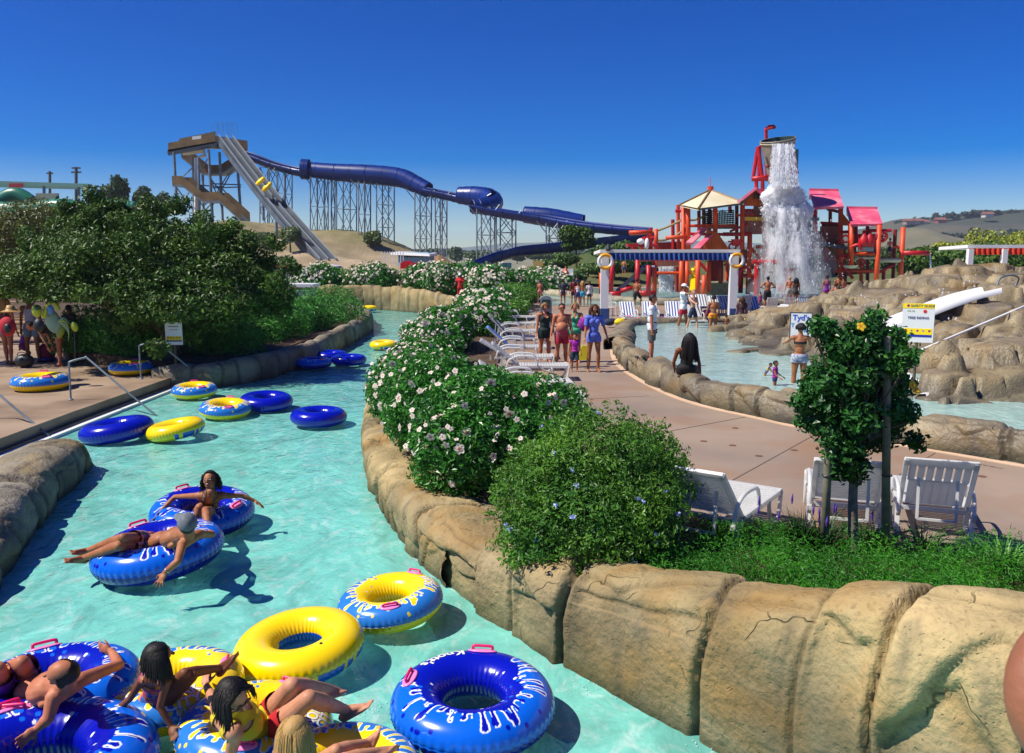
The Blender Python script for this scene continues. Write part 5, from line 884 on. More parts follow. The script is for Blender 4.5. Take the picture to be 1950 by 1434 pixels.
def sign(label, q, face_dir, Wd, H, stripes, texts, dots=(), name='safety_sign', base=None, post=True, tiltx=0, frame_c=None, hdr=None):
    """board centred at q facing face_dir; stripes: (y0,y1,colour) fractions from the top"""
    t = thing(name, label, 'sign', (q[0], q[1], base if base is not None else q[2] - H / 2)); f = nrm((face_dir[0], face_dir[1], 0)); x = V3((-f[1], f[0], 0)); up = nrm(V3((0, 0, 1)) + x * 0 + V3((math.sin(tiltx), 0, 0)) * 0)
    M = np.array([x, -f, up]).T; rot = Matrix(M.tolist()).to_4x4(); loc = V3(q) - V3(t.location)
    def pl(cx, cy, w_, h_, d, nm, mt_): MB().box((0, 0, 0), (w_, .012 if d == 0 else .004, h_)).build(nm, mt_, t, False, False).matrix_local = Matrix.Translation(Vector(loc + x * cx + up * cy + f * (d * .005 + (.006 if d else 0)))) @ rot
    pl(0, 0, Wd, H, 0, 'board', M_white)
    if frame_c:
        for cx, cy, w_, h_ in ((0, H / 2, Wd + .03, .02), (0, -H / 2, Wd + .03, .02), (Wd / 2, 0, .02, H), (-Wd / 2, 0, .02, H)): pl(cx, cy, w_, h_, .6, 'frame', mat('sign_frame', frame_c))
    for y0, y1, c_, *xx in stripes: x0, x1 = xx if xx else (.02, .98); pl((x0 + x1 - 1) * Wd / 2, H / 2 - (y0 + y1) / 2 * H, (x1 - x0) * Wd, (y1 - y0) * H, .5, 'colour_band', mat('sgn' + c_, hexc(c_), rough=.5))
    for s, cx, cy, sz, c_ in texts:
        cu = bpy.data.curves.new('txt', 'FONT'); cu.body = s; cu.size = sz * H; cu.align_x = 'CENTER'; cu.align_y = 'CENTER'; cu.offset = .02 * sz * H; o = bpy.data.objects.new('lettering', cu); COL.objects.link(o); me = bpy.data.meshes.new_from_object(o); bpy.data.objects.remove(o)
        o = bpy.data.objects.new('lettering', me); COL.objects.link(o); o.parent = t; me.materials.clear(); me.materials.append(mat('sgn' + c_, hexc(c_), rough=.5))
        Mr = np.array([x, up, f]).T; o.matrix_local = Matrix.Translation(Vector(loc + x * (cx - .5) * Wd + up * (.5 - cy) * H + f * .013)) @ Matrix(Mr.tolist()).to_4x4()
    for cx, cy, r_, c_ in dots:
        o = MB().lathe([(0, 0), (r_ * H, 0), (r_ * H, -.003)], 14).build('symbol', mat('sgn' + c_, hexc(c_), rough=.5), t, False, False); Mr = np.array([x, up, f]).T; o.matrix_local = Matrix.Translation(Vector(loc + x * (cx - .5) * Wd + up * (.5 - cy) * H + f * .0115)) @ Matrix(Mr.tolist()).to_4x4()
    if post:
        b = base if base is not None else q[2] - 1.5; MB().tube([V3((q[0], q[1], b)) - f * .03, V3((q[0], q[1], q[2] + H * .3)) - f * .03], .03, 8).build('post', mat('post_wood', hexc('#5b5346'), rough=.8), t)
    return t
q = W(1748, 615, 16.3); sc = 16.3 / FPX * 1.03
sign('white safety sign with yellow header and pictogram band standing among the boulders', q, (-.45, -1), 51 * sc * 1.05, 72 * sc, [(0, .125, '#ffe000', .0, 1), (.64, .80, '#ffe000', .03, .95), (.80, .86, '#1c2f9e', .03, .95)],
     [('SAFETY GUIDE', .62, .065, .085, '#1a2a66'), ('TREE RIDING', .5, .37, .085, '#1c2a72'), ('soak city', .26, .19, .05, '#6a8a3a')], [(.17, .06, .035, '#8e1c7a'), (.70, .2, .045, '#d8301c'), (.13, .69, .03, '#8a1a1a'), (.32, .7, .02, '#4a2ab0'), (.50, .7, .03, '#a03a8a'), (.68, .7, .025, '#b06ad0'), (.87, .7, .03, '#a0305a')], base=.6)
q = W(331, 635, 22.4); sc = 22.4 / FPX * 1.02
sign('small white warning sign with yellow band under the dark tree at the river entry', q, (.1, -1), 31 * sc, 43 * sc, [(.0, .02, '#cfd2d6', 0, 1), (.62, .80, '#e8c800', .05, .95), (.80, .86, '#222a80', .05, .95)], [('WARNING', .5, .2, .09, '#22305a'), ('RIVER RULES', .5, .34, .06, '#3a4a7a')], [(.15, .69, .03, '#7a1a1a'), (.33, .69, .03, '#a03a1a'), (.5, .69, .03, '#a03a8a'), (.67, .69, .03, '#b03a1a'), (.84, .69, .03, '#8a1a1a')], base=.6)
q = W(1525, 620, 22.6); sc = 22.6 / FPX * 1.02
sign("white framed board lettered Tyd's in blue, standing in the paddling pool behind the woman", q, (-.35, -1), 38 * sc, 48 * sc, [], [("Tyd's", .5, .2, .30, '#1a50c8'), ('T', .12, .5, .22, '#5a9ad8'), ('ide', .82, .68, .24, '#5a9ad8')], name='pool_sign', base=.6, frame_c=(.03, .03, .05))
cu = bpy.data.curves.new('txt', 'FONT'); cu.body = 'WET   PAVEMENT'; cu.size = .085; cu.align_x = 'CENTER'; o = bpy.data.objects.new('txt', cu); COL.objects.link(o); me = bpy.data.meshes.new_from_object(o); bpy.data.objects.remove(o)
o = bpy.data.objects.new('pavement_lettering', me); COL.objects.link(o); me.materials.append(mat('faded_paint', hexc('#6c5a50'), rough=.8)); o.location = tuple(G(1862, 884, .604)); o.rotation_euler = (0, 0, math.atan2(*(G(1900, 892, .6) - G(1830, 878, .6))[[1, 0]])); tag(o, kind='structure')
# ---------------------------------------------------------------- loungers
M_lg = mat('lounger_plastic', (.88, .88, .86), (.83, .83, .81), rough=.35, scale=3, trans=.45)
def lounger(label, loc, rz, ang, group=None, slots='cross', wd=.68, towel=None, solid=False):
    """head at +y end; foot at y=0; back pivots at y=1.15"""
    t = thing('sun_lounger', label, 'sun lounger', loc, rz, group); zs = .36; hw = wd / 2
    m = MB(); n = 17
    for i in range(n): y = .04 + i * 1.12 / n; m.box((0, y + .02, zs - .03 * math.sin(i / n * 3) ), (wd - .09, .046, .022))
    m.build('seat', M_lg, t, False, False)
    m = MB()
    for s in (-1, 1): m.box((s * (hw - .025), .58, zs - .02), (.05, 1.24, .055))
    m.box((0, 0.0, zs - .01), (wd, .06, .05)).box((0, 1.2, zs - .06), (wd - .1, .05, .05)); m.build('seat_frame', M_lg, t, False, False)
    ca, sa = math.cos(ang), math.sin(ang); bl = .80; P = lambda x, l, o=0: (x, 1.17 + l * ca - o * sa, zs + l * sa + o * ca); m = MB(); M3 = np.array([[1, 0, 0], [0, ca, -sa], [0, sa, ca]])
    if solid:
        for k in range(7):
            a_, b_ = -.30 + k * .6 / 7, -.30 + (k + 1) * .6 / 7; gap = .012; m.box(P((a_ + b_) / 2, .22), (b_ - a_ + .001, .44, .02), M3)
        for k in range(6):
            x = -.25 + k * .1; 
        for k in range(7): m.box(P(-.28 + k * .0933, .57), (.0933 - (.022 if True else 0), .28, .018), M3)
        m.box(P(0, .76), (wd - .06, .12, .025), M3)
    else:
        for i in range(15): m.box(P(0, .05 + i * bl * .93 / 15, 0), (wd - .13, .036, .02), M3)
        m.box(P(0, bl - .02), (wd - .06, .07, .035), M3)
        if slots == 'dots':
            m.box(P(0, .40, .0), (wd - .14, .74, .012), M3)
    for s in (-1, 1): m.box(P(s * (hw - .045), bl / 2), (.05, bl, .045), M3)
    m.build('backrest', M_lg, t, False, False)
    if slots == 'dots':
        m = MB()
        for i in range(7):
            for s in (-.17, .17): m.box(P(s, .12 + i * .095, .012), (.06, .02, .004), M3)
            m.box(P(-.06, .12 + i * .095, -.013), (.06, .02, .004), M3)
        m.build('slots', mat('slot_shadow', (.05, .05, .06)), t, False, False)
    if ang > .15:
        m = MB(); p = P(0, .5); m.bar((-.2, p[1], p[2] - .02), (-.2, 1.35 + .3 * ca, zs - .1), .03).bar((.2, p[1], p[2] - .02), (.2, 1.35 + .3 * ca, zs - .1), .03).bar((-.2, 1.35 + .3 * ca, zs - .1), (.2, 1.35 + .3 * ca, zs - .1), .028); m.build('back_prop', M_lg, t, False, False)
    for s in (-1, 1):
        x = s * (hw - .01)
        MB().tube(catmull([(x, -.02, zs), (x, .02, .12), (x, .10, .01), (x, .22, .01), (x, .34, .14), (x, .40, zs - .03)], 3), .024, 8).build('leg', M_lg, t, True, False)
        MB().bar((x, 1.0, zs - .02), (x, .92, 0), .05, .035).bar((x, 1.3, zs - .05), (x, 1.42, 0), .05, .035).bar((x, .93, .02), (x, 1.42, .02), .03, .04).build('leg', M_lg, t, False, False)
        MB().tube(catmull([(x, .72, zs), (x, .78, zs + .19), (x, .95, zs + .235), (x, 1.22, zs + .23), (x, 1.42, zs + .12), (x, 1.45, zs - .1)], 3), .022, 8).build('armrest', M_lg, t, True, False)
        MB().bar((x, 1.15, zs - .02), (x, 1.5, zs - .03), .045, .05).build('frame_rail', M_lg, t, False, False)
    if towel:
        mt_, full = towel; w_ = wd - .16; g = []
        ys = np.linspace(.35 if full else .9, 1.17, 8)
        for k in range(9): xx = -w_ / 2 + w_ * k / 8; g.append([(xx, y, zs + .022 + .004 * math.sin(9 * y + xx * 12)) for y in ys] + [P(xx, l, .026) for l in np.linspace(.06, bl * .98, 8)] + [P(xx, bl + .03, .0), P(xx, bl + .02, -.08)])
        q = MB().grid(np.array(g)); o = q.build('towel', mt_, None, True, False); o.parent = None
        o.matrix_world = Matrix.Translation(Vector(loc)) @ Matrix.Rotation(rz, 4, 'Z'); tag(o, 'towel on ' + label, 'towel')
    return t
def stripes_mat(name, c1, c2, scale, axis=0):
    m = bpy.data.materials.new(name); m.use_nodes = True; n = m.node_tree; b = n.nodes['Principled BSDF']; b.inputs['Roughness'].default_value = .8
    tc = n.nodes.new('ShaderNodeTexCoord'); sp = n.nodes.new('ShaderNodeSeparateXYZ'); n.links.new(tc.outputs['Object'], sp.inputs[0]); mu = n.nodes.new('ShaderNodeMath'); mu.operation = 'MULTIPLY'; mu.inputs[1].default_value = scale; n.links.new(sp.outputs[axis], mu.inputs[0])
    f = n.nodes.new('ShaderNodeMath'); f.operation = 'FRACT'; n.links.new(mu.outputs[0], f.inputs[0]); g = n.nodes.new('ShaderNodeMath'); g.operation = 'GREATER_THAN'; g.inputs[1].default_value = .5; n.links.new(f.outputs[0], g.inputs[0])
    mx = n.nodes.new('ShaderNodeMix'); mx.data_type = 'RGBA'; n.links.new(g.outputs[0], mx.inputs[0]); mx.inputs[6].default_value = (*c1, 1); mx.inputs[7].default_value = (*c2, 1); n.links.new(mx.outputs[2], b.inputs['Base Color']); _M[name] = m; return m
M_stripe = stripes_mat('blue_stripe_towel', hexc('#e6e6e6'), hexc('#3b4f86'), 8.5, 0)
M_stripe2 = stripes_mat('grey_stripe_towel', hexc('#dcdcdc'), hexc('#5a6478'), 7.5, 0)
M_navy = mat('navy_towel', hexc('#1c2450'), rough=.9); M_bt = mat('blue_towel', hexc('#2f7ad0'), rough=.9)
# near three
def at_floor(px, py, z=.6): q = G(px, py, z); return (float(q[0]), float(q[1]), z)
lounger('nearest left white slatted lounger, angled, half behind the plumbago bush', (2.72, 9.35, .6), R(145), R(44), 'white loungers beside the young tree', wd=.74)
lounger('middle white slatted lounger seen from behind, directly behind the young tree', (3.95, 9.9, .6), R(162), R(44), 'white loungers beside the young tree', wd=.74)
L3 = lounger('right-hand white lounger with a solid fanned backrest seen from behind', (4.92, 9.8, .6), R(160), R(56), 'white loungers beside the young tree', wd=.80, solid=True); L3.scale = (.92, .92, .86)
GL = 'white loungers in the row beside the hibiscus'
rowl = [((1108, 786), 93, 35, None, 'white lounger half hidden by hibiscus, nearest of the row'), ((1084, 757), 95, 30, None, 'second white lounger of the row, only its foot end above the flowers'), ((1080, 722), 92, 40, None, 'third white lounger of the row with perforated raised back'), ((1052, 703), 90, 30, None, 'fourth white lounger of the row, back slightly raised'), ((1046, 682), 90, 42, 'b', 'fifth white lounger of the row, holding the blue towel'),
        ((1040, 663), 90, 48, 'n', 'sixth white lounger of the row, draped with a navy towel'), ((1030, 648), 90, 40, None, 'seventh white lounger of the row behind the navy towel'), ((1020, 632), 90, 35, None, 'eighth white lounger of the row'), ((1020, 618), 90, 40, None, 'ninth white lounger of the row'), ((1012, 607), 90, 30, None, 'farthest white lounger of the row near the grey bin')]
for (px, py), rz, an, tw, lb in rowl: lounger(lb, at_floor(px, py), R(rz), R(an), GL, slots='dots', towel={'b': (M_bt, False), 'n': (M_navy, True), None: None}[tw])
GF = 'white loungers in the crowded rows behind the paddling pool'
rows = [(1205, 622, 'st', 'lounger with red and yellow beach bundle, left end of the far row'), (1243, 622, 'st', 'striped towel lounger where a boy rests his foot'), (1290, 624, 'st', 'striped towel lounger left of the man pointing'), (1322, 602, 's2', 'far lounger with grey striped towel behind the pointing man'), (1347, 600, 's2', 'second far lounger with grey striped towel'), (1371, 602, 's2', 'third far lounger with grey striped towel, near the canopy post'), (1400, 604, 's2', 'fourth far lounger with grey striped towel, right of the post'), (1448, 606, 'st', 'blue striped towel lounger between two upright chairs'), (1425, 628, None, 'bare white lounger turned sideways behind the pool kerb'), (1330, 628, None, 'bare white lounger behind the pointing man legs'), (1560, 612, 'pb', 'lounger with a pale blue towel left of the standing man')]
_pb = mat('pale_blue_towel', hexc('#a9c6e6'), rough=.9)
for px, py, tw, lb in rows: lounger(lb, at_floor(px, py), R(random.uniform(-6, 6)) if 'sideways' not in lb else R(-70), R(random.uniform(36, 48)), GF, towel={'st': (M_stripe, True), 's2': (M_stripe2, True), 'pb': (_pb, True), None: None}[tw])
def chair(label, loc, rz, mt_=M_lg, group='upright plastic chairs facing the splash fort'):
    t = thing('patio_chair', label, 'chair', loc, rz, group); m = MB()
    for i in range(6): m.box((-.2 + i * .08, .05, .42), (.06, .44, .02))
    m.build('seat', mt_, t, False, False); m = MB()
    for i in range(6): x = -.2 + i * .08; m.bar((x, .26, .44), (x * 1.05, .46, 1.05), .055, .018, (0, 1, 0))
    m.bar((-.25, .46, 1.04), (.25, .46, 1.04), .04, .06); m.build('backrest', mt_, t, False, False)
    for s in (-1, 1):
        MB().bar((s * .25, -.18, .42), (s * .28, -.24, 0), .05).build('leg', mt_, t, False, False); MB().bar((s * .25, .26, .42), (s * .28, .36, 0), .05).build('leg', mt_, t, False, False)
        MB().tube(catmull([(s * .27, -.18, .42), (s * .28, -.16, .63), (s * .28, .1, .66), (s * .26, .36, .64)], 3), .022, 6).build('armrest', mt_, t, False, False)
    return t
M_gc = mat('grey_chair_plastic', hexc('#aeb2b6'), rough=.5)
for px, py, mt_, lb in [(1463, 612, M_lg, 'bright white upright chair, left of the two white ones'), (1493, 612, M_lg, 'bright white upright chair, right of the two white ones'), (1518, 610, M_gc, 'grey upright chair right of the white pair'), (1414, 606, M_gc, 'grey upright chair beside the right canopy post'), (1574, 606, M_gc, 'grey upright chair next to the man in dark shorts'), (1541, 612, M_gc, 'grey upright chair in which a dark haired person sits')]: chair(lb, at_floor(px, py), R(180) + random.uniform(-.2, .2), mt_)
chair('white upright chair at the foot of the left canopy post', at_floor(1160, 602), R(10), M_lg, None)
def bin_(label, px, py, Y, c1, hpx, wpx):
    b = at_floor(px, py); s = b[1] / FPX; t = thing('litter_bin', label, 'litter bin', b); w_, h_ = wpx * s, hpx * s
    MB().box((0, 0, h_ * .45), (w_, w_, h_ * .9)).build('body', mat('bin' + c1, hexc(c1), rough=.5), t, False, False)
    m = MB(); n = 10; pr = [(-w_ / 2, h_ * .6)] + [(-w_ / 2 * math.cos(a_), h_ * .9 + h_ * .12 * math.sin(a_)) for a_ in np.linspace(0, math.pi, n)] + [(w_ / 2, h_ * .6)]
    m.slab([(x, -w_ / 2 - .01, z) for x, z in pr], w_ + .02, (0, 1, 0)); m.build('hood', mat('binh' + c1, hexc(c1), rough=.4), t, False, False); MB().box((0, -w_ / 2 - .02, h_ * .78), (w_ * .7, .03, h_ * .24)).build('flap', mat('bin_flap', hexc('#1f3f3a')), t, False, False)
bin_('grey litter bin with dark flap behind the woman in the dark swimsuit', 1039, 622, 0, '#8b9496', 58, 22)
bin_('blue-grey litter bin right of the chairs by the boulders', 1631, 592, 0, '#8fa3bd', 34, 27)
# canopy with life rings
def life_ring(label, c, r=.38):
    t = thing('life_ring', label, 'life ring', tuple(c), 0, 'life rings on the canopy posts'); M = np.array([[1, 0, 0], [0, 0, -1], [0, 1, 0]])
    for k in range(4): MB().torus(c, r * .78, r * .2, 8, 10, M, math.pi / 4 + k * math.pi / 2, math.pi / 4 + (k + 1) * math.pi / 2).build('ring_segment', M_white if k % 2 else mat('ring_orange', hexc('#f0a818'), rough=.4), t, True)
Yc = 38.0
cn = thing('shade_canopy', 'long canopy with white top and dark blue scalloped valance on two white posts', 'canopy', tuple(G(1150, 608, .6)))
A_, B_ = W(1143, 481, Yc), W(1410, 481, Yc); dpv = V3((0, 3.0, 0))
m = MB(); n = 1
for i in range(n):
    p, q_ = A_ + (B_ - A_) * i / n, A_ + (B_ - A_) * (i + 1) / n; m.slab([p, q_, q_ + dpv + V3((0, 0, -.1)), p + dpv + V3((0, 0, -.1))], .14, (0, 0, 1))
m.build('roof', mat('canopy_white', (.78, .77, .70), rough=.6), cn)
v0, v1 = W(1157, 481, Yc), W(1398, 481, Yc); N_ = 132; g = []
for i in range(N_ + 1):
    s = i / N_; p = v0 + (v1 - v0) * s; yo = .05 * math.sin(s * 2 * math.pi * 26); dz = .30 + .05 * abs(math.sin(s * math.pi * 26)); g.append([p + V3((0, yo, -.02)), p + V3((0, yo * 1.3, -dz * .5)), p + V3((0, yo * 1.6, -dz))])
MB().grid(np.array(g)).build('valance', stripes_mat('canopy_blue', hexc('#2a4f96'), hexc('#1c3c7e'), 4.3, 0), cn)
for px in (1151, 1396):
    q0, q1 = W(px, 607, Yc), W(px, 484, Yc); q0[2] = .6; MB().box((q0 + q1) / 2, (.34, .3, q1[2] - q0[2])).build('post', M_white, cn); MB().box((q0[0], Yc, .85), (.4, .36, .5)).build('post_base', mat('post_blue', hexc('#2b4f86'), rough=.5), cn)
MB().tube([v0 + V3((0, .1, -.05)), v1 + V3((0, .1, -.05))], .05, 6).build('front_beam', M_white, cn)
life_ring('orange and white life ring on the left canopy post', W(1153, 498, Yc - .3)); life_ring('orange and white life ring on the right canopy post', W(1403, 496, Yc - .3), .36)
MB().lathe([(.1, 0), (.12, .1), (.05, .3), (.02, .32)], 8, W(1158, 478, Yc)).build('lamp', mat('lamp_dark', (.04, .04, .05)), cn)
# orange fringed canopy at the right edge
c2 = thing('shade_canopy', 'canopy with white top and orange-red scalloped fringe at the right edge', 'canopy', tuple(W(1853, 512, 44)))
A_, B_ = W(1843, 472, 44), W(2040, 472, 44); MB().slab([A_, B_, B_ + V3((0, 3, -.1)), A_ + V3((0, 3, -.1))], .16, (0, 0, 1)).build('roof', M_white, c2); g = []
for i in range(121): s = i / 120; p = W(1845, 473, 44); p = p + (B_ - p) * s; dz = .28 + .06 * abs(math.sin(s * math.pi * 20)); g.append([p + V3((0, .05 * math.sin(s * 125), 0)), p + V3((0, .08 * math.sin(s * 125), -dz))])
MB().grid(np.array(g)).build('valance', stripes_mat('canopy_orange', hexc('#d8401c'), hexc('#c02e14'), 4.3, 0), c2)
for px in (1848, 1913, 1990): q1 = W(px, 474, 44); MB().box((q1[0], 44, (q1[2] + .6) / 2), (.26, .26, q1[2] - .6)).build('post', M_white, c2)
# white water slide, handrail, pool extras
def chute(pts, w_, par, name='chute', mt=None):
    P = catmull(pts, 6); g = []
    for i in range(len(P)):
        d = nrm(P[min(i + 1, len(P) - 1)] - P[max(i - 1, 0)]); s = nrm(np.cross(d, (0, 0, 1))); g.append([P[i] + s * w_ * k + V3((0, 0, h)) for k, h in ((-.62, .0), (-.55, .16), (-.45, .14), (-.36, .03), (0, 0), (.36, .03), (.45, .14), (.55, .16), (.62, .0))])
    MB().grid(np.array(g)).build(name, mt or mat('chute_white', (.80, .80, .78), rough=.3), par, True)
HX = lambda px, py, Y, dz=0: W(px, py, Y) + V3((0, 0, dz))
sl = thing('kids_slide', 'wide white water chute running down the boulder hill on the right', 'water slide', tuple(W(1740, 610, 24)))
chute([hill_hit(*p, .25) for p in [(1885, 574), (1840, 585), (1790, 602), (1720, 630), (1650, 658)]], .62, sl)
s2 = thing('kids_slide', 'white slide outlet slab at the foot of the hill behind the young tree', 'water slide', tuple(W(1730, 750, 16.5)))
chute([W(1775, 728, 17.0), W(1740, 742, 16.6), W(1700, 758, 16.0)], 1.1, s2)
rail('long pale handrail climbing along the boulder slide at the right', [hill_hit(1748, 693, .3), hill_hit(1850, 648, .3), hill_hit(1980, 592, .3)], .03, mt=M_white, n=2)
rail('curved steel grab rail at the top of the boulder hill', [W(1902, 562, 25.5), W(1898, 548, 25.8), W(1905, 530, 26), W(1925, 524, 26.4), W(1940, 530, 26.8), W(1932, 545, 27), W(1915, 552, 26)], .03, n=4)
# weathered rail end at the lower right corner (part of the bridge the photographer stands on)
M_terra = mat('terracotta_rail', hexc('#9c6244'), hexc('#7a4a34'), rough=.6, scale=5, bump=.004, c3=hexc('#c99a6a'), scale3=2)
t = thing('bridge_post', 'rounded orange-brown rail end of the bridge, close at the lower right corner', 'post', tuple(W(1975, 1434, 1.25)))
c = W(2092, 1335, 1.25); MB().torus(c, .10, .045, 36, 16, np.array([[1, 0, 0], [0, .35, -.95], [0, .95, .35]])).build('rail_coil', M_terra, t, True)
MB().ell(c + V3((.03, .05, -.03)), (.075, .05, .13), n=24, m=16).build('rail_core', mat('sand_core', hexc('#c49a6c'), hexc('#a87c52'), rough=.7, scale=6), t, True); MB().tube([c + V3((.02, .04, -.06)), c + V3((.03, .04, -.9))], [.055, .06], 16).build('post', M_terra, t, True)
# plaza clutter
bg_ = thing('duffel_bag', 'black round duffel bag on the plaza by the left edge', 'bag', at_floor(48, 700, .30)); M_blk = mat('black_nylon', (.015, .018, .022), rough=.5, bump=.01, bscale=12)
MB().ell((0, 0, .2), (.27, .2, .2), n=18, m=12).build('body', M_blk, bg_, True, False); MB().tube(catmull([(-.15, -.1, .36), (-.08, -.12, .45), (.08, -.12, .45), (.15, -.1, .36)], 4), .012, 6).build('strap', M_blk, bg_, True, False)
def floatie(label, px, py, Y, mk, name='pool_float', cat='pool float'):
    t = thing(name, label, cat, tuple(W(px, py, Y))); mk(t, px, py, Y); return t
Ml = mat('lime_vinyl', hexc('#c3dc3a'), hexc('#a9c830'), rough=.3, scale=3); Mt = mat('pale_teal_vinyl', hexc('#8fb8a0'), hexc('#7aa690'), rough=.4, scale=2); Mb = mat('mid_blue_vinyl', hexc('#4f93d8'), rough=.3)
def f1(t, px, py, Y): MB().ell(W(70, 592, Y), (.13, .11, .17)).build('head', Ml, t, True); MB().ell(W(72, 586, Y - .12), (.09, .06, .07)).build('cap', mat('deep_green', hexc('#1d5a3a')), t, True)
floatie('lime green inflatable with a dark green cap held up in the plaza group', 70, 610, 22.6, f1)
def f2(t, px, py, Y):
    MB().ell(W(101, 612, Y), (.22, .08, .34), (1, 0, .3), (0, 1, 0), (-.3, 0, 1)).build('body', Mt, t, True); [MB().tube(catmull([W(112, 612, Y - .1), W(122 + k * 2, 606 + k * 6, Y - .15), W(134 - k, 618 + k * 8, Y - .2)], 4), [.03] * 5 + [.02, .015, .01, .005], 6).build('frond', Ml if k % 2 else Mt, t, True) for k in range(5)]; MB().tube(catmull([W(83, 605, Y - .2), W(92, 580, Y - .2), W(103, 575, Y - .2), W(112, 590, Y - .2)], 5), .06, 8).build('rim', Ml, t, True); MB().ell(W(96, 590, Y - .22), (.1, .06, .14)).build('panel', Mb, t, True); MB().ell(W(116, 632, Y), (.10, .07, .2), (1, 0, -.5), (0, 1, 0), (.5, 0, 1)).build('tail', mat('olive_vinyl', hexc('#8aa034'), rough=.35), t, True)
floatie('big pale green and blue inflatable behind the bending woman', 100, 630, 22.9, f2)
def f3(t, px, py, Y): MB().ell(W(142, 622, Y), (.09, .07, .14), (1, 0, .3), (0, 1, 0), (-.3, 0, 1)).build('body', Ml, t, True); MB().tube([W(142, 632, Y), W(144, 690, Y)], .02, 6).build('string', M_blk, t)
floatie('round lime green inflatable beside the dark hedge', 142, 632, 22.4, f3)
pr = thing('push_cart', 'dark red and magenta beach bag on the plaza behind the bending woman', 'beach bag', at_floor(90, 688, .30)); MB().ell((0, 0, .28), (.26, .22, .28)).build('body', mat('crimson_cloth', hexc('#8c1430'), rough=.7), pr, True, False); MB().ell((0, -.03, .08), (.27, .23, .1)).build('base', mat('purple_cloth', hexc('#4a2070')), pr, True, False); MB().tube(catmull([(-.12, 0, .5), (-.05, 0, .66), (.08, 0, .66), (.14, 0, .5)], 4), .015, 6).build('handle', M_yel, pr, True, False)
pb_ = thing('picnic_table', 'long pale picnic tables in the shade at the far left', 'picnic table', (float(W(10, 600, 36)[0]), 36, .55))
for i, (px, py, Y) in enumerate([(28, 566, 44), (22, 577, 37), (18, 592, 31)]):
    tt = thing('picnic_table', ['farthest wooden picnic table in the shade at the left edge', 'middle wooden picnic table at the left edge', 'nearest wooden picnic table behind the plaza group'][i], 'picnic table', (float(W(px, py, Y)[0]), Y, .30), 0, 'picnic tables at the left'); Mw = mat('table_wood', hexc('#b08d5f'), hexc('#97764c'), scale=3)
    MB().box((0, 0, .75), (2.2, .8, .05)).build('table_top', Mw, tt, False, False)
    for s in (-1, 1): MB().box((0, s * .72, .45), (2.2, .28, .05)).build('bench', Mw, tt, False, False); MB().bar((s * .8, -.5, 0), (s * .8, .35, .73), .08).bar((s * .8, .5, 0), (s * .8, -.35, .73), .08).build('leg', Mw, tt, False, False)
bpy.data.objects.remove(pb_)
for i, (px, py, c_) in enumerate([(1195, 612, '#c8323a'), (1180, 618, '#d8c020'), (1212, 616, '#c87888'), (1160, 618, '#27304a'), (1255, 614, '#8a2a7a'), (1345, 600, '#a03a7a'), (1383, 612, '#26304a'), (1440, 620, '#2b3a78'), (1420, 618, '#c8a020')]):
    q = G(px, py, .75 if i not in (3,) else .72); t = thing('beach_bag', ['red towel bundle on the leftmost far lounger', 'yellow towel bundle on the leftmost far lounger', 'pink towel bundle on the leftmost far lounger', 'dark bag on the ground by the left canopy post', 'purple towel heap on the striped lounger', 'magenta towel heap on a grey striped lounger', 'dark bag by the right canopy post', 'blue towel heap near the sideways lounger', 'mustard towel heap near the sideways lounger'][i], 'beach bundle', tuple(q), 0); MB().ell(q + V3((0, 0, .1)), (.22, .2, .15), n=12).ell(q + V3((.12, .05, .16)), (.12, .12, .1), n=10).build('bundle', mat('bundle' + c_, hexc(c_), rough=.9, bump=.03, bscale=9), t, True)
# ---------------------------------------------------------------- splash fort
FY = 55.0
M_or = mat('fort_orange', hexc('#e2501e'), hexc('#cc4318'), rough=.5, scale=.8); M_re = mat('fort_red', hexc('#c4141f'), hexc('#a8101c'), rough=.45, scale=.8); M_dr = mat('fort_dark_red', hexc('#8a1c1a'), hexc('#6e1614'), rough=.6, scale=1)
M_pk = mat('faded_pink_roof', hexc('#e0607c'), hexc('#d04a68'), rough=.5, scale=.7, c3=hexc('#e08a98'), scale3=.9); M_pl = mat('faded_plank', hexc('#a8705f'), hexc('#8c5648'), rough=.8, scale=1.4); M_op = mat('orange_plank', hexc('#d8641e'), hexc('#b84c14'), rough=.7, scale=1.2)
M_cream = mat('cream_canvas', hexc('#d8cfb0'), hexc('#c6bb98'), rough=.8, scale=.6)
sheet('splash_pool_water', 2, 48.5, 46, 70, .68, M_pool); sheet('splash_pool_floor', 2, 48.5, 46, 70, .608, M_bed2)
ft = thing('splash_fort', 'red and orange multi-level water play fort with roofs, posts, nets and a giant tipping bucket', 'play fort', tuple(G(1450, 570, .6)))
def post(x0, y0, x1, y1, Y, r=.14, mt=M_or, name='post'): MB().tube([W(x0, y0, Y), W(x1, y1, Y)], r, 10).build(name, mt, ft, r > .12)
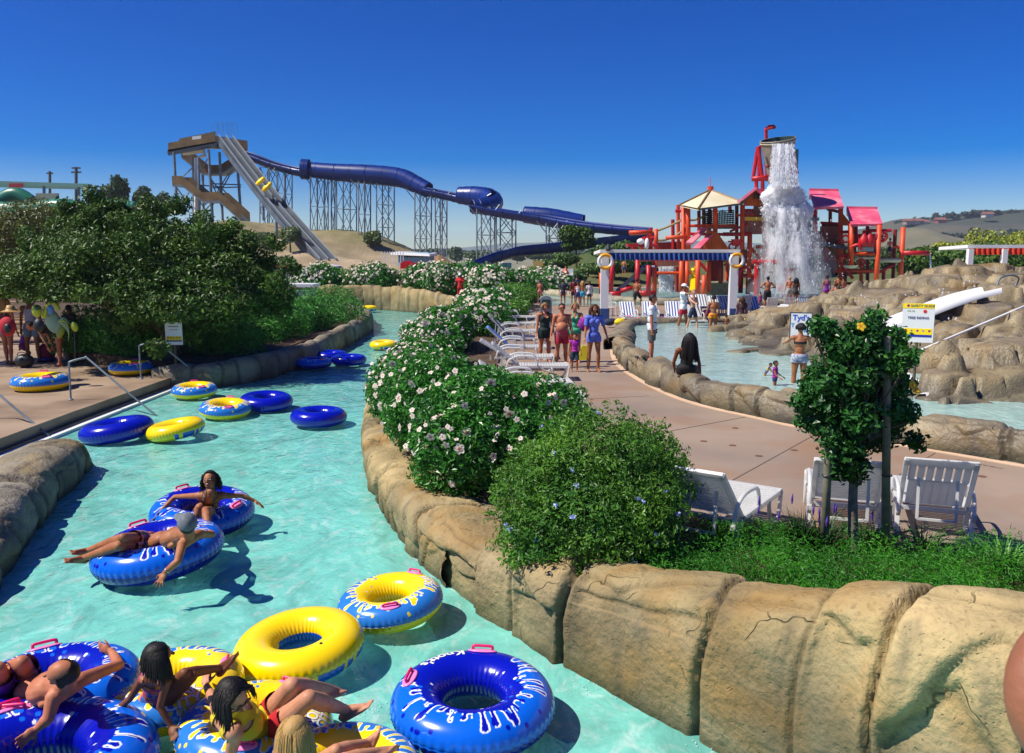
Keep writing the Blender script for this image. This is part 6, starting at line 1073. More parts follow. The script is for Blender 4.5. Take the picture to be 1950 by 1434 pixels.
for x0, y0, x1, y1, Y, mt in [(1291, 390, 1292, 475, 56, M_or), (1301, 389, 1303, 560, 55, M_or), (1310, 387, 1311, 475, 54, M_or), (1281, 418, 1282, 475, 57, M_re), (1331, 401, 1331, 440, 58, M_dr), (1340, 398, 1340, 440, 58, M_dr), (1351, 390, 1351, 440, 57, M_dr), (1362, 386, 1362, 445, 54, M_or), (1390, 386, 1390, 405, 57, M_or), (1403, 385, 1403, 470, 56.5, M_dr), (1414, 390, 1413, 475, 54, M_or), (1428, 444, 1426, 530, 54, M_or), (1249, 436, 1249, 480, 55, M_or), (1239, 434, 1240, 480, 57, M_re),
    (1214, 494, 1214, 562, 53, M_re), (1235, 505, 1235, 562, 52, M_re), (1247, 494, 1246, 562, 55, M_or), (1281, 508, 1281, 556, 58, M_dr), (1289, 508, 1289, 556, 57, M_dr), (1298, 492, 1297, 560, 54, M_or), (1308, 498, 1307, 562, 54, M_or), (1329, 492, 1328, 566, 52, M_or), (1341, 524, 1340, 568, 51, M_or), (1385, 494, 1384, 556, 56, M_or), (1413, 475, 1410, 558, 55, M_dr), (1425, 530, 1424, 560, 55, M_dr), (1167, 490, 1163, 560, 54, M_re), (1145, 520, 1145, 560, 54, M_or),
    (1552, 392, 1552, 440, 55, M_or), (1581, 394, 1581, 432, 58, M_dr), (1601, 392, 1600, 545, 55, M_or), (1620, 426, 1618, 500, 54, M_or), (1622, 426, 1621, 505, 53.5, M_or), (1630, 428, 1630, 470, 57, M_dr), (1652, 430, 1652, 560, 58, M_dr), (1675, 428, 1667, 564, 53, M_or), (1705, 437, 1699, 560, 57, M_dr), (1720, 433, 1713, 564, 54, M_or), (1683, 512, 1681, 560, 57, M_re), (1575, 515, 1574, 560, 57, M_dr), (1610, 515, 1608, 560, 57, M_dr), (1455, 430, 1455, 560, 57, M_or), (1500, 400, 1500, 556, 57, M_dr), (1540, 420, 1540, 560, 58, M_dr), (1462, 395, 1462, 560, 55, M_or), (1520, 400, 1520, 560, 57, M_re)]: post(x0, y0, x1, y1, Y, .15 if Y < 56 else .12, mt)
for x0, y0, x1, y1, Y, r, mt in [(1286, 402, 1308, 402, 55.5, .1, M_re), (1198, 443, 1242, 442, 55, .14, M_or), (1268, 453, 1308, 451, 54, .13, M_or), (1377, 446, 1430, 446, 54, .13, M_re), (1390, 441, 1424, 426, 54, .08, M_re), (1212, 494, 1330, 494, 53, .12, M_re), (1415, 525, 1440, 527, 54, .13, M_re), (1600, 442, 1622, 441, 54.5, .1, M_re), (1600, 487, 1622, 486, 54, .1, M_re), (1585, 493, 1622, 490, 55, .1, M_re), (1590, 516, 1670, 516, 55, .13, M_or), (1624, 484, 1672, 483, 54, .12, M_or), (1628, 492, 1672, 491, 54, .08, M_cream), (1672, 496, 1720, 496, 54, .14, M_cream), (1650, 439, 1697, 439, 53.5, .1, M_re), (1690, 550, 1715, 548, 55, .12, M_or), (1160, 560, 1182, 560, 54, .2, M_re), (1214, 559, 1248, 559, 52.5, .2, M_re), (1182, 554, 1205, 548, 54, .15, M_re), (1298, 545, 1328, 545, 54, .1, M_or), (1308, 520, 1328, 518, 54, .1, M_or), (1575, 398, 1600, 404, 56, .1, M_dr), (1450, 395, 1540, 395, 57, .15, M_re), (1450, 430, 1545, 430, 57, .12, M_re), (1455, 470, 1600, 470, 57, .12, M_dr)]: post(x0, y0, x1, y1, Y, r, mt, 'beam')
post(1720, 482, 1768, 482, 53, .15, M_re, 'water_spout'); post(1768, 482, 1773, 483, 53, .05, M_cream, 'nozzle')
def wall(px, Y, mt, name='plank_wall', dy=.15, seg=None, Y2=None):
    """vertical planks filling the px polygon (given as left x, right x, top fn, bottom)"""
    x0, x1, t0, t1, b0, b1 = px; n = seg or max(3, int((x1 - x0) / 3.2)); m = MB()
    for i in range(n):
        a, b = i / n, (i + .86) / n; Ya = Y + ((Y2 or Y) - Y) * a; Yb = Y + ((Y2 or Y) - Y) * b
        q = [W(x0 + (x1 - x0) * a, b0 + (b1 - b0) * a, Ya), W(x0 + (x1 - x0) * b, b0 + (b1 - b0) * b, Yb), W(x0 + (x1 - x0) * b, t0 + (t1 - t0) * b, Yb), W(x0 + (x1 - x0) * a, t0 + (t1 - t0) * a, Ya)]
        m.slab(q, dy * (1 + .3 * (i % 2)), (0, 1, 0))
    m.build(name, mt, ft)
wall((1335, 1348, 470, 437, 476, 476), 53.5, M_op, Y2=53.5); wall((1348, 1366, 437, 442, 476, 476), 53.5, M_op); wall((1366, 1388, 442, 474, 476, 476), 53.5, M_op)
wall((1418, 1440, 387, 358, 392, 392), 54, M_op); wall((1440, 1463, 358, 376, 392, 392), 54, M_op); wall((1436, 1463, 392, 392, 413, 413), 54.2, M_pl); wall((1417, 1458, 420, 420, 446, 446), 54, M_pl); wall((1412, 1428, 475, 475, 508, 508), 54.5, M_pl); wall((1563, 1600, 431, 431, 466, 466), 55.5, M_pl); wall((1566, 1612, 470, 470, 515, 515), 56, M_pl); wall((1600, 1621, 400, 426, 429, 430), 54.6, M_op, Y2=53.6); wall((1624, 1672, 458, 458, 482, 482), 54.5, M_pl); wall((1245, 1297, 495, 495, 508, 506), 56, M_pl); wall((1350, 1378, 494, 494, 540, 540), 55.5, M_dr); wall((1424, 1440, 528, 528, 556, 556), 54.5, M_pl); wall((1250, 1300, 462, 460, 475, 475), 57, M_dr); wall((1455, 1565, 440, 440, 470, 470), 57.5, M_pl)
MB().slab([W(1436, 369, 53.9), W(1450, 369, 53.9), W(1450, 378, 53.9), W(1436, 378, 53.9)], .05, (0, -1, 0)).build('window', mat('dark_opening', (.03, .015, .01)), ft)
MB().slab([W(1418, 413, 53.9), W(1456, 413, 53.9), W(1456, 420, 53.9), W(1418, 420, 53.9)], .15, (0, 1, 0)).build('yellow_band', mat('fort_yellow', hexc('#e0a818'), rough=.5), ft)
def roof(q, mt=M_pk, th=.15): MB().slab([W(*p) for p in q], th).build('roof', mt, ft)
roof([(1305, 466, 53), (1318, 466, 53), (1348, 437, 54.6), (1336, 436, 56)]); roof([(1318, 476, 52.4), (1332, 476, 52.4), (1357, 449, 53.3), (1347, 450, 54)])
roof([(1403, 384, 53.4), (1412, 386, 56), (1447, 359, 57), (1439, 356, 53.4)]); roof([(1439, 356, 53.4), (1447, 359, 57), (1476, 378, 57), (1464, 378, 53.4)])
roof([(1541, 363, 57), (1597, 364, 57), (1607, 393, 53.5), (1552, 395, 53.5)]); roof([(1541, 363, 57), (1597, 364, 57), (1592, 380, 60), (1540, 380, 60)])
roof([(1612, 397, 56.5), (1671, 398, 56.5), (1681, 426, 53), (1621, 427, 53)]); roof([(1612, 397, 56.5), (1671, 398, 56.5), (1668, 412, 59), (1612, 412, 59)])
ap = W(1353, 362, 56); cs = [W(1296, 390, 53.5), W(1330, 397, 51.5), W(1416, 386, 53.5), W(1400, 388, 59), W(1320, 388, 59)]
m = MB()
for i in range(5): m.add([ap, cs[i], cs[(i + 1) % 5]], [[(0, 1, 2)]]); m.add([ap - V3((0, 0, .12)), cs[(i + 1) % 5] - V3((0, 0, .12)), cs[i] - V3((0, 0, .12))], [[(0, 1, 2)]])
m.build('canvas_roof', M_cream, ft); m = MB()
for c in cs: m.tube([ap, c], .08, 6)
m.build('roof_poles', mat('bamboo', hexc('#8a6a38'), hexc('#6d5028')), ft); MB().tube([ap, W(1352, 338, 56)], .03, 5).build('finial', M_pk, ft); MB().tube([ap - V3((0, 0, .2)), W(1353, 355, 56)], .2, 8).build('roof_hub', M_or, ft)
for a, b in (((1200, 447, 56), (1300, 418, 55.6)), ((1250, 458, 55.4), (1306, 434, 55.2)), ((1302, 417, 57), (1350, 405, 57))):
    p, q = W(*a), W(*b); MB().tube([p + (q - p) * s - V3((0, 0, .25 * math.sin(math.pi * s))) for s in np.linspace(0, 1, 8)], .08, 6).build('rope_rail', mat('rope', hexc('#9a8450'), hexc('#7c6a3c')), ft)
m = MB()
for i in range(19): x = 1343 + i * 3; m.tube([W(x, 402 + 3 * math.sin(i), 56.6), W(x + 1, 434, 56.6)], .035, 4)
for j in range(9): m.tube([W(1343, 403 + j * 3.8, 56.6), W(1398, 401 + j * 3.8, 56.6)], .035, 4)
m.build('climbing_net', mat('net_black', (.012, .016, .02)), ft)
MB().slab([W(1340, 436, 56), W(1400, 436, 56), W(1400, 436, 59), W(1340, 436, 59)], .2, (0, 0, 1)).build('deck', mat('fort_deck', hexc('#5a6a70'), rough=.7), ft); MB().slab([W(1416, 420, 54), W(1560, 420, 54), W(1560, 420, 59), W(1416, 420, 59)], .2, (0, 0, 1)).build('deck', mat('fort_deck'), ft); MB().slab([W(1566, 468, 54.5), W(1672, 484, 54.5), W(1672, 484, 59), W(1566, 468, 59)], .2, (0, 0, 1)).build('deck', mat('fort_deck'), ft)
for x in (1644, 1655): MB().lathe([(0, 1.05), (.08, 1.0), (.12, .8), (.3, .5), (.36, 0), (0, 0)], 14, W(x, 470, 53.2)).build('water_cone', M_re, ft, True)
MB().torus(W(1679, 450, 53), .30, .1, 22, 8, np.array([[1, 0, 0], [0, 0, -1], [0, 1, 0]])).build('hand_wheel', M_re, ft, True); m = MB()
for k in range(6): a = k * math.pi / 3; c = W(1679, 450, 53); m.bar(c, c + V3((math.cos(a) * .3, 0, math.sin(a) * .3)), .07)
m.build('wheel_spokes', M_re, ft)
MB().slab([W(1636, 471, 53), W(1664, 471, 53), W(1664, 479, 53), W(1636, 479, 53)], .5, (0, 1, 0)).build('trough', mat('fort_grey', hexc('#8f9a94')), ft); MB().lathe([(.02, -.12), (.35, -.08), (.45, .08)], 14, W(1620, 508, 53)).build('tipping_dish', M_cream, ft, True)
# yellow and grey slides of the fort, concrete base
MB().grid(np.array([[W(x0, y, 54.5 - i * .35), W(x1, y, 54.5 - i * .35)] for i, (x0, x1, y) in enumerate([(1322, 1329, 508), (1318, 1327, 522), (1315, 1326, 536), (1313, 1326, 552), (1312, 1327, 566)])])).build('fort_slide', M_yel, ft); MB().torus(W(1323, 520, 53.5), .3, .1, 16, 6, np.array([[.5, 0, .8], [0, 1, 0], [-.8, 0, .5]])).build('slide_hoop', M_yel, ft, True)
MB().grid(np.array([[W(x, y, Y), W(x + 4, y + 7, Y)] for x, y, Y in [(1232, 500, 57), (1215, 515, 56), (1195, 532, 55), (1172, 552, 54)]])).build('fort_slide', mat('slide_grey', hexc('#6f7d84'), rough=.5), ft)
MB().slab([W(1344, 538, 55), W(1388, 538, 55), W(1388, 562, 55), W(1344, 562, 55)], 2, (0, 1, 0)).build('base_wall', mat('fort_concrete', hexc('#7c7a60'), hexc('#66644e')), ft); MB().slab([W(1340, 536, 54.8), W(1390, 536, 54.8), W(1390, 539, 54.8), W(1340, 539, 54.8)], 2.2, (0, 1, 0)).build('base_cap', M_cream, ft)
for i in range(13): post(1418 + i * 3.2, 400, 1418 + i * 3.2, 413, 54.4, .05, M_re, 'baluster')
for i in range(12): post(1566 + i * 3.1, 424 + i * .2, 1566 + i * 3.1, 432, 56, .05, M_dr, 'baluster')
for i in range(14): post(1626 + i * 3.5, 448, 1626 + i * 3.5, 459, 54.2, .05, M_re, 'baluster')
for x0, y0, x1, y1, Y, r, mt in [(1416, 400, 1460, 400, 54.4, .08, M_re), (1563, 424, 1603, 426, 56, .08, M_re), (1622, 448, 1675, 448, 54.2, .08, M_re), (1428, 470, 1470, 520, 55, .1, M_or), (1310, 475, 1350, 520, 55, .1, M_re), (1385, 500, 1413, 500, 55.5, .12, M_or), (1385, 520, 1413, 520, 55.5, .1, M_re), (1247, 520, 1297, 520, 56, .1, M_or), (1600, 500, 1624, 530, 54.5, .1, M_re), (1574, 500, 1574, 470, 56, .15, M_or), (1640, 492, 1640, 560, 56, .12, M_or), (1590, 540, 1668, 540, 56, .1, M_dr), (1305, 430, 1403, 430, 54.5, .1, M_or), (1305, 445, 1403, 447, 54.5, .1, M_re), (1403, 410, 1440, 410, 54.2, .08, M_or), (1350, 480, 1414, 482, 54, .12, M_or), (1350, 500, 1350, 556, 54.5, .14, M_or), (1372, 490, 1372, 540, 54.5, .14, M_dr), (1210, 470, 1210, 490, 54.5, .12, M_or), (1440, 470, 1560, 470, 56, .12, M_or), (1445, 500, 1445, 560, 56.5, .12, M_dr), (1590, 440, 1590, 520, 56.5, .13, M_or), (1700, 470, 1722, 470, 55, .1, M_or), (1672, 520, 1700, 505, 54.5, .08, M_re)]: post(x0, y0, x1, y1, Y, r, mt, 'beam')
for x, y in ((1395, 470), (1610, 455), (1640, 500), (1470, 480)): MB().torus(W(x, y, 53.6), .22, .06, 14, 6, np.array([[1, 0, 0], [0, 0, -1], [0, 1, 0]])).build('valve_wheel', M_re, ft, True)
MB().tube(catmull([W(1430, 520, 53.5), W(1418, 510, 53.5), W(1408, 520, 53.5), W(1404, 545, 53.5)], 5), .1, 8).build('spout_pipe', M_re, ft, True); MB().tube(catmull([W(1622, 470, 53.2), W(1634, 466, 53), W(1640, 476, 53)], 5), .09, 8).build('spout_pipe', M_re, ft, True)
# red play gear on the left deck
MB().slab([W(1196, 464, 54), W(1228, 464, 54), W(1228, 470, 54), W(1196, 470, 54)], 1.0, (0, 1, 0)).build('play_tray', M_re, ft); m = MB()
for x0, y0, x1, y1 in [(1205, 470, 1207, 482), (1222, 470, 1224, 482), (1228, 450, 1232, 475), (1234, 448, 1238, 476), (1222, 455, 1245, 452), (1225, 462, 1250, 468), (1250, 470, 1258, 478)]: m.tube([W(x0, y0, 54), W(x1, y1, 54)], .11, 6)
m.build('play_pipes', M_re, ft); MB().ell(W(1220, 460, 54), (.25, .2, .2)).ell(W(1232, 464, 53.8), (.15, .15, .35)).build('play_scoop', M_white, ft, True); MB().lathe([(.28, .0), (.32, .35), (.36, .4)], 12, W(1402, 468, 53)).build('red_pail', M_re, ft, True); MB().box(W(1402, 460, 53), (.95, .3, .1)).build('pail_yoke', M_re, ft)
# free-standing spray posts
def spray(label, pieces, base):
    t = thing('spray_post', label, 'water spout', base); m = MB()
    for a, b, Y, r in pieces: m.tube([W(*a, Y), W(*b, Y)], r, 8)
    m.build('pipe', M_re, t); return t
spray('red gallows-shaped spout beside the falling water', [((1441, 500), (1440, 562), 52, .15), ((1434, 499), (1498, 499), 52, .14), ((1440, 494), (1440, 503), 52, .12)], tuple(G(1440, 572, .68)))
spray('red T-shaped spray post in the falling water', [((1501, 512), (1501, 548), 52, .2), ((1487, 513), (1516, 513), 52, .1)], tuple(G(1501, 574, .68)))
t = thing('splash_target', 'round red splash target standing in the splash pool', 'play target', tuple(W(1490, 562, 51))); MB().ell(W(1490, 550, 51), (.26, .08, .26), n=20).build('disc', M_re, t, True); MB().tube([W(1490, 550, 51.05), W(1490, 566, 51.05)], .04, 6).build('stand', M_re, t)
t = spray('short red water cannon by the two swimmers', [((1612, 545), (1612, 562), 51, .14), ((1612, 551), (1632, 550), 51, .07)], tuple(G(1612, 574, .68)))
t = thing('blue_sign', 'small dark blue board on the red frame at the left of the fort', 'sign', tuple(W(1237, 508, 52.5))); MB().slab([W(1222, 505, 52.5), W(1251, 505, 52.5), W(1251, 509, 52.5), W(1222, 509, 52.5)], .05, (0, 1, 0)).build('board', mat('dark_blue_board', hexc('#1d2458')), t); MB().slab([W(1241, 505.6, 52.4), W(1247, 505.6, 52.4), W(1247, 508.4, 52.4), W(1241, 508.4, 52.4)], .02, (0, 1, 0)).build('label_plate', M_white, t)
# the bucket
bk = FY - .5; c1 = W(1478, 267, bk); c2_ = W(1487, 346, bk); ax = c1 - c2_; r1, r2 = 31 / FPX * bk, 21 / FPX * bk; x, y, d = frame(nrm(ax + V3((0, -.55, 0)))); Ln = np.linalg.norm(ax)
Mr = np.array([x, y, d]).T; pr = [(r2 * .02, 0), (r2, 0), (r2, .02)] + [(r2 + (r1 - r2) * s, Ln * s) for s in np.linspace(.05, 1, 10)] + [(r1 + .04, Ln), (r1 + .04, Ln + .08), (r1 - .02, Ln + .08)]
off = c2_ + V3((0, .2, 0)); MB().lathe(pr, 40, off, Mr).build('bucket', mat('bucket_grey', hexc('#9a9182'), hexc('#877d6e'), rough=.5, scale=.8), ft, True)
MB().lathe([(r1 - .03, Ln + .07)] + [((r2 + (r1 - r2) * s) - .05, Ln * s) for s in (1, .7, .4, .1)] + [(.01, Ln * .1)], 40, off, Mr).build('bucket_inside', mat('bucket_dark', hexc('#1d3a34'), rough=.5), ft, True)
for z_ in (.45, .97): rr_ = r2 + (r1 - r2) * z_ + .02; MB().torus(off + d * Ln * z_, rr_, .035, 40, 6, Mr).build('bucket_hoop', M_re if z_ < .9 else M_cream, ft, True)
for x0, y0, x1, y1, Y in [(1443, 280, 1434, 340, bk), (1444, 280, 1452, 342, bk - .6), (1446, 282, 1445, 345, bk + .6), (1508, 280, 1517, 332, bk), (1508, 284, 1509, 330, bk - .6), (1440, 340, 1441, 392, bk), (1452, 342, 1453, 392, bk), (1515, 332, 1512, 400, bk)]: post(x0, y0, x1, y1, Y, .12, M_re, 'bucket_frame')
post(1432, 341, 1466, 338, bk - .7, .16, M_re, 'axle'); post(1500, 330, 1520, 328, bk - .7, .12, M_re, 'axle'); post(1445, 280, 1512, 276, bk + 1.2, .1, M_re, 'axle')
MB().slab([W(1512, 284, bk), W(1521, 284, bk), W(1519, 331, bk), W(1514, 331, bk)], .4, (0, 1, 0)).build('counterweight', mat('green_grille', hexc('#5f7f82'), rough=.5), ft)
MB().tube(catmull([W(1460, 345, bk + 1.4), W(1459, 258, bk + 1.2), W(1460, 246, bk + 1), W(1475, 242, bk)], 5), .11, 8).build('fill_pipe', M_re, ft, True); MB().bar(W(1458, 243, bk), W(1474, 238, bk), .08).bar(W(1462, 239, bk), W(1476, 240, bk), .08).build('fill_valve', M_dr, ft)
# falling water: droplets of many sizes
g = np.random.default_rng(12)
def drops(name, label, n, fn, smin, smax, cat='falling water', mt=None):
    P, S, El = fn(n); n = len(P); B = np.array([(1, 0, 0), (-1, 0, 0), (0, 1, 0), (0, -1, 0), (0, 0, 1), (0, 0, -1)], float); F = np.array([(0, 2, 4), (2, 1, 4), (1, 3, 4), (3, 0, 4), (2, 0, 5), (1, 2, 5), (3, 1, 5), (0, 3, 5)])
    V = B[None] * S[:, None, None]; V[:, :, 2] *= El[:, None]; V = V + P[:, None]; Fi = (F[None] + (np.arange(n) * 6)[:, None, None]).reshape(-1, 3)
    return tag(mesh_np(name, V.reshape(-1, 3), [Fi], mt or M_foam), label, cat, kind='stuff')
def foam_mat():
    m = bpy.data.materials.new('white_water'); m.use_nodes = True; n = m.node_tree; n.nodes.clear(); N = lambda t: n.nodes.new(t); d = N('ShaderNodeBsdfDiffuse'); d.inputs[0].default_value = (.95, .97, 1, 1); t_ = N('ShaderNodeBsdfTranslucent'); t_.inputs[0].default_value = (.95, .97, 1, 1); tr = N('ShaderNodeBsdfTransparent'); a = N('ShaderNodeMixShader'); b = N('ShaderNodeMixShader'); b.inputs[0].default_value = .4; o = N('ShaderNodeOutputMaterial')
    L = n.links; L.new(d.outputs[0], a.inputs[1]); L.new(t_.outputs[0], a.inputs[2]); L.new(a.outputs[0], b.inputs[1]); L.new(tr.outputs[0], b.inputs[2]); L.new(b.outputs[0], o.inputs[0]); return m
M_foam = foam_mat()
def f_top(n):
    s = g.random(n); py = 272 + s * 84; k = g.random(n) ** .8; hw = 20 + 10 * s; cx = 1491 + 2 * s; st = np.round((g.random(n) - .5) * 14) / 14 * 2 * .95; px = cx + (st + g.normal(0, .05, n)) * hw; Y = 53.6 - 1.6 * np.sqrt(s) + g.normal(0, .2, n)
    return np.array([W(a, b, c) for a, b, c in zip(px, py, Y)]), .010 + .024 * g.random(n) ** 2, 2.6 + 2 * g.random(n)
def f_mid(n):
    r = np.sqrt(g.random(n)); a = g.random(n) * 6.283; r = r * (1 + .25 * vnoise(a * 2, a * 0, seed=9)); px = 1499 + r * np.cos(a) * 44 * (1 + .1 * g.normal(size=n)); py = 388 + r * np.sin(a) * 40 * (1 + .08 * g.normal(size=n)); Y = 53.2 + g.normal(0, .4, n)
    return np.array([W(a_, b, c) for a_, b, c in zip(px, py, Y)]), .010 + .028 * g.random(n) ** 3, 1 + g.random(n)
def f_low(n):
    s = g.random(n) ** 1.25; py = 392 + s * 175; cx = 1500 + 18 * s; hw = 36 + 34 * s ** .7; u = g.normal(0, .46, n); clump = vnoise(u * 7 + 3, s * 9, seed=4); keep = (clump > -.1) | (g.random(n) < .25); px = cx + u * hw; Y = 52.8 - 1.5 * s + g.normal(0, .45, n); px, py, Y, s = px[keep], py[keep], Y[keep], s[keep]
    return np.array([W(a, b, c) for a, b, c in zip(px, py, Y)]), .009 + .034 * g.random(len(px)) ** 3, 1.3 + 1.6 * g.random(len(px))
def mist(name, label, blobs, dens):
    m = MB()
    for px, py, Y, rx, ry, rz in blobs: m.ell(W(px, py, Y), (rx, ry, rz), n=20, m=14)
    me, V, N, Q = remesh0(m, .35); o = mesh_np(name, V + N * (.25 * fbm(V[:, 0] * .9, V[:, 1] * .9, V[:, 2] * .9, 5, 3))[:, None], [Q], volmat(name, dens), None, True); return tag(o, label, 'water mist', kind='stuff')
def volmat(name, dens):
    m = bpy.data.materials.new(name); m.use_nodes = True; n = m.node_tree; n.nodes.clear(); v = n.nodes.new('ShaderNodeVolumeScatter'); v.inputs['Color'].default_value = (.97, .98, 1, 1); v.inputs['Density'].default_value = dens; v.inputs['Anisotropy'].default_value = .2; o = n.nodes.new('ShaderNodeOutputMaterial'); n.links.new(v.outputs[0], o.inputs['Volume']); return m
def remesh0(m, vox):
    o = m.build('tmp', M_white, None, False, False); r = o.modifiers.new('r', 'REMESH'); r.mode = 'VOXEL'; r.voxel_size = vox; me = bpy.data.meshes.new_from_object(o.evaluated_get(bpy.context.evaluated_depsgraph_get())); bpy.data.objects.remove(o)
    V = np.array([v.co[:] for v in me.vertices]); N = np.array([v.normal[:] for v in me.vertices]); Q = np.array([p.vertices[:] for p in me.polygons]); return me, V, N, Q
def foam2():
    m = bpy.data.materials.new('dense_foam'); m.use_nodes = True; n = m.node_tree; n.nodes.clear(); N = lambda t: n.nodes.new(t); d = N('ShaderNodeBsdfDiffuse'); d.inputs[0].default_value = (.97, .98, 1, 1); t_ = N('ShaderNodeBsdfTranslucent'); t_.inputs[0].default_value = (.97, .98, 1, 1); a = N('ShaderNodeMixShader'); o = N('ShaderNodeOutputMaterial'); n.links.new(d.outputs[0], a.inputs[1]); n.links.new(t_.outputs[0], a.inputs[2]); n.links.new(a.outputs[0], o.inputs[0]); return m
M_foam2 = foam2()
drops('falling_water', 'streams of white water pouring over the bucket rim', 3000, f_top, 0, 0); m = MB()
for px, py, rx, rz in [(1493, 362, .75, .5), (1478, 376, .7, .6), (1508, 378, .9, .65), (1488, 395, 1.1, .7), (1514, 400, 1.0, .7), (1500, 385, 1.2, .8), (1470, 398, .55, .5), (1530, 408, .6, .6), (1498, 416, 1.1, .7)]: m.ell(W(px, py, 53.2), (rx, .6, rz), n=18, m=12)
me_, V_, N_, Q_ = remesh0(m, .10); n1 = fbm(V_[:, 0] * 1.6, V_[:, 1] * 1.6, V_[:, 2] * 1.6, 3, 3); n2 = fbm(V_[:, 0] * 7, V_[:, 1] * 7, V_[:, 2] * 4, 8, 3); tag(mesh_np('foam_body', V_ + N_ * (.22 * n1 + .12 * n2)[:, None], [Q_], M_foam2, None, True), 'solid white heart of the burst on the fort roof', 'falling water', kind='stuff')
drops('splash_burst', 'dense white burst where the water hits the fort roof', 12000, f_mid, 0, 0, mt=M_foam2); drops('water_curtain', 'broad curtain of falling drops below the burst', 15000, f_low, 0, 0)
def f_mist(n):
    s = g.random(n) ** .7; py = 440 + s * 128; px = 1455 + 125 * g.random(n) * (.6 + .5 * s) + (s * 0 - 8); Y = 53.5 + g.normal(0, 1.2, n); return np.array([W(a, b, c) for a, b, c in zip(px, py, Y)]), .008 + .012 * g.random(n), 1.2 + g.random(n)
mist('water_mist', 'fine white mist drifting round the falling water', [(1500, 440, 53, 1.6, 1.3, 1.8), (1515, 490, 52.5, 2.1, 1.5, 2.0), (1510, 535, 52, 2.4, 1.7, 1.5), (1470, 520, 53, 1.2, 1.2, 1.8), (1560, 520, 53, 1.2, 1.2, 1.5), (1500, 555, 51, 2.6, 1.6, .9)], .22)
def sheet_mat(name, sx, sz, lo, hi):
    m = bpy.data.materials.new(name); m.use_nodes = True; n = m.node_tree; n.nodes.clear(); N = lambda t: n.nodes.new(t); L = n.links; d = N('ShaderNodeBsdfDiffuse'); d.inputs[0].default_value = (.97, .98, 1, 1); t_ = N('ShaderNodeBsdfTranslucent'); t_.inputs[0].default_value = (.97, .98, 1, 1); a = N('ShaderNodeMixShader'); L.new(d.outputs[0], a.inputs[1]); L.new(t_.outputs[0], a.inputs[2])
    tc = N('ShaderNodeTexCoord'); mp = N('ShaderNodeMapping'); mp.inputs['Scale'].default_value = (sx, .5, sz); L.new(tc.outputs['Object'], mp.inputs[0]); no = N('ShaderNodeTexNoise'); no.inputs['Scale'].default_value = 1; no.inputs['Detail'].default_value = 9; no.inputs['Roughness'].default_value = .72; no.inputs['Distortion'].default_value = .6; L.new(mp.outputs[0], no.inputs[0])
    r = N('ShaderNodeMapRange'); r.inputs[1].default_value = lo; r.inputs[2].default_value = hi; L.new(no.outputs[0], r.inputs[0]); at = N('ShaderNodeAttribute'); at.attribute_name = 'col'; sp = N('ShaderNodeSeparateColor'); L.new(at.outputs['Color'], sp.inputs[0]); mu = N('ShaderNodeMath'); mu.operation = 'MULTIPLY'; L.new(r.outputs[0], mu.inputs[0]); L.new(sp.outputs[0], mu.inputs[1])
    tr = N('ShaderNodeBsdfTransparent'); b = N('ShaderNodeMixShader'); L.new(mu.outputs[0], b.inputs[0]); L.new(tr.outputs[0], b.inputs[1]); L.new(a.outputs[0], b.inputs[2]); o = N('ShaderNodeOutputMaterial'); L.new(b.outputs[0], o.inputs[0]); return m
SM = sheet_mat('water_veil_mat', 2.6, .55, .42, .62); SM2 = sheet_mat('water_pour_mat', 5.5, .35, .36, .56)
def veil(name, label, y0, y1, cx0, cx1, h0, h1, Y0, Y1, k, mt, a0, a1):
    for i in range(k):
        g_ = []; cc = []
        for s in np.linspace(0, 1, 34):
            row = []
            for u in np.linspace(-1, 1, 30):
                hw = h0 + (h1 - h0) * s ** .8; Y = Y0 + (Y1 - Y0) * s - .5 * (1 - u * u) * (.4 + .8 * s) + (i - k / 2) * .35 + .15 * math.sin(u * 9 + i * 2 + s * 3); row.append(W(cx0 + (cx1 - cx0) * s + u * hw * (1 + .05 * math.sin(i * 3 + s * 5)), y0 + (y1 - y0) * s, Y)); al = (1 - abs(u) ** 2.2) * (a0 + (a1 - a0) * s); cc.append((al, al, al))
            g_.append(row)
        tag(MB().grid(np.array(g_)).build(name, mt, None, True, True, np.array(cc)), label, 'falling water', 'sheets of falling water', 'stuff')
veil('water_veil_sheet', 'streaky translucent white sheets of water spreading down below the burst', 396, 560, 1500, 1514, 42, 74, 52.9, 51.4, 4, SM, 1.0, .42)
veil('water_pour_sheet', 'streaky white sheets of water pouring from the bucket to the burst', 274, 360, 1491, 1494, 20, 31, 53.6, 53.0, 3, SM2, .85, 1.0)
def f_jet(n): s = g.random(n); return np.array([W(1771 + 3 * q, 483 + 62 * q, 53) + g.normal(0, .02, 3) for q in s]), np.full(n, .022), np.full(n, 3.)
drops('water_jet', 'thin stream falling from the long red spout', 260, f_jet, 0, 0)
def f_veil(n): px = g.uniform(1256, 1282, n); py = g.uniform(508, 556, n); return np.array([W(a, b, 56.5) + g.normal(0, .05, 3) for a, b in zip(px, py)]), .015 + .02 * g.random(n), np.full(n, 3.5)
drops('water_veil', 'light veil of drops under the pink plank edge of the fort', 900, f_veil, 0, 0)
def f_sprk(n):
    P = []
    for _ in range(n): px, py, Y = random.choice([(1680, 590, 27), (1760, 560, 29), (1790, 565, 28), (1600, 600, 27), (1640, 580, 28), (1790, 590, 26), (1850, 540, 29), (1830, 620, 24), (1740, 575, 28)]); P.append(W(px + random.gauss(0, 12), py + random.gauss(0, 9), Y - 1.5))
    return np.array(P), .01 + .03 * g.random(n) ** 2, 1 + g.random(n)
drops('spray_drops', 'sparkling drops of spray over the boulder hill', 160, f_sprk, 0, 0)
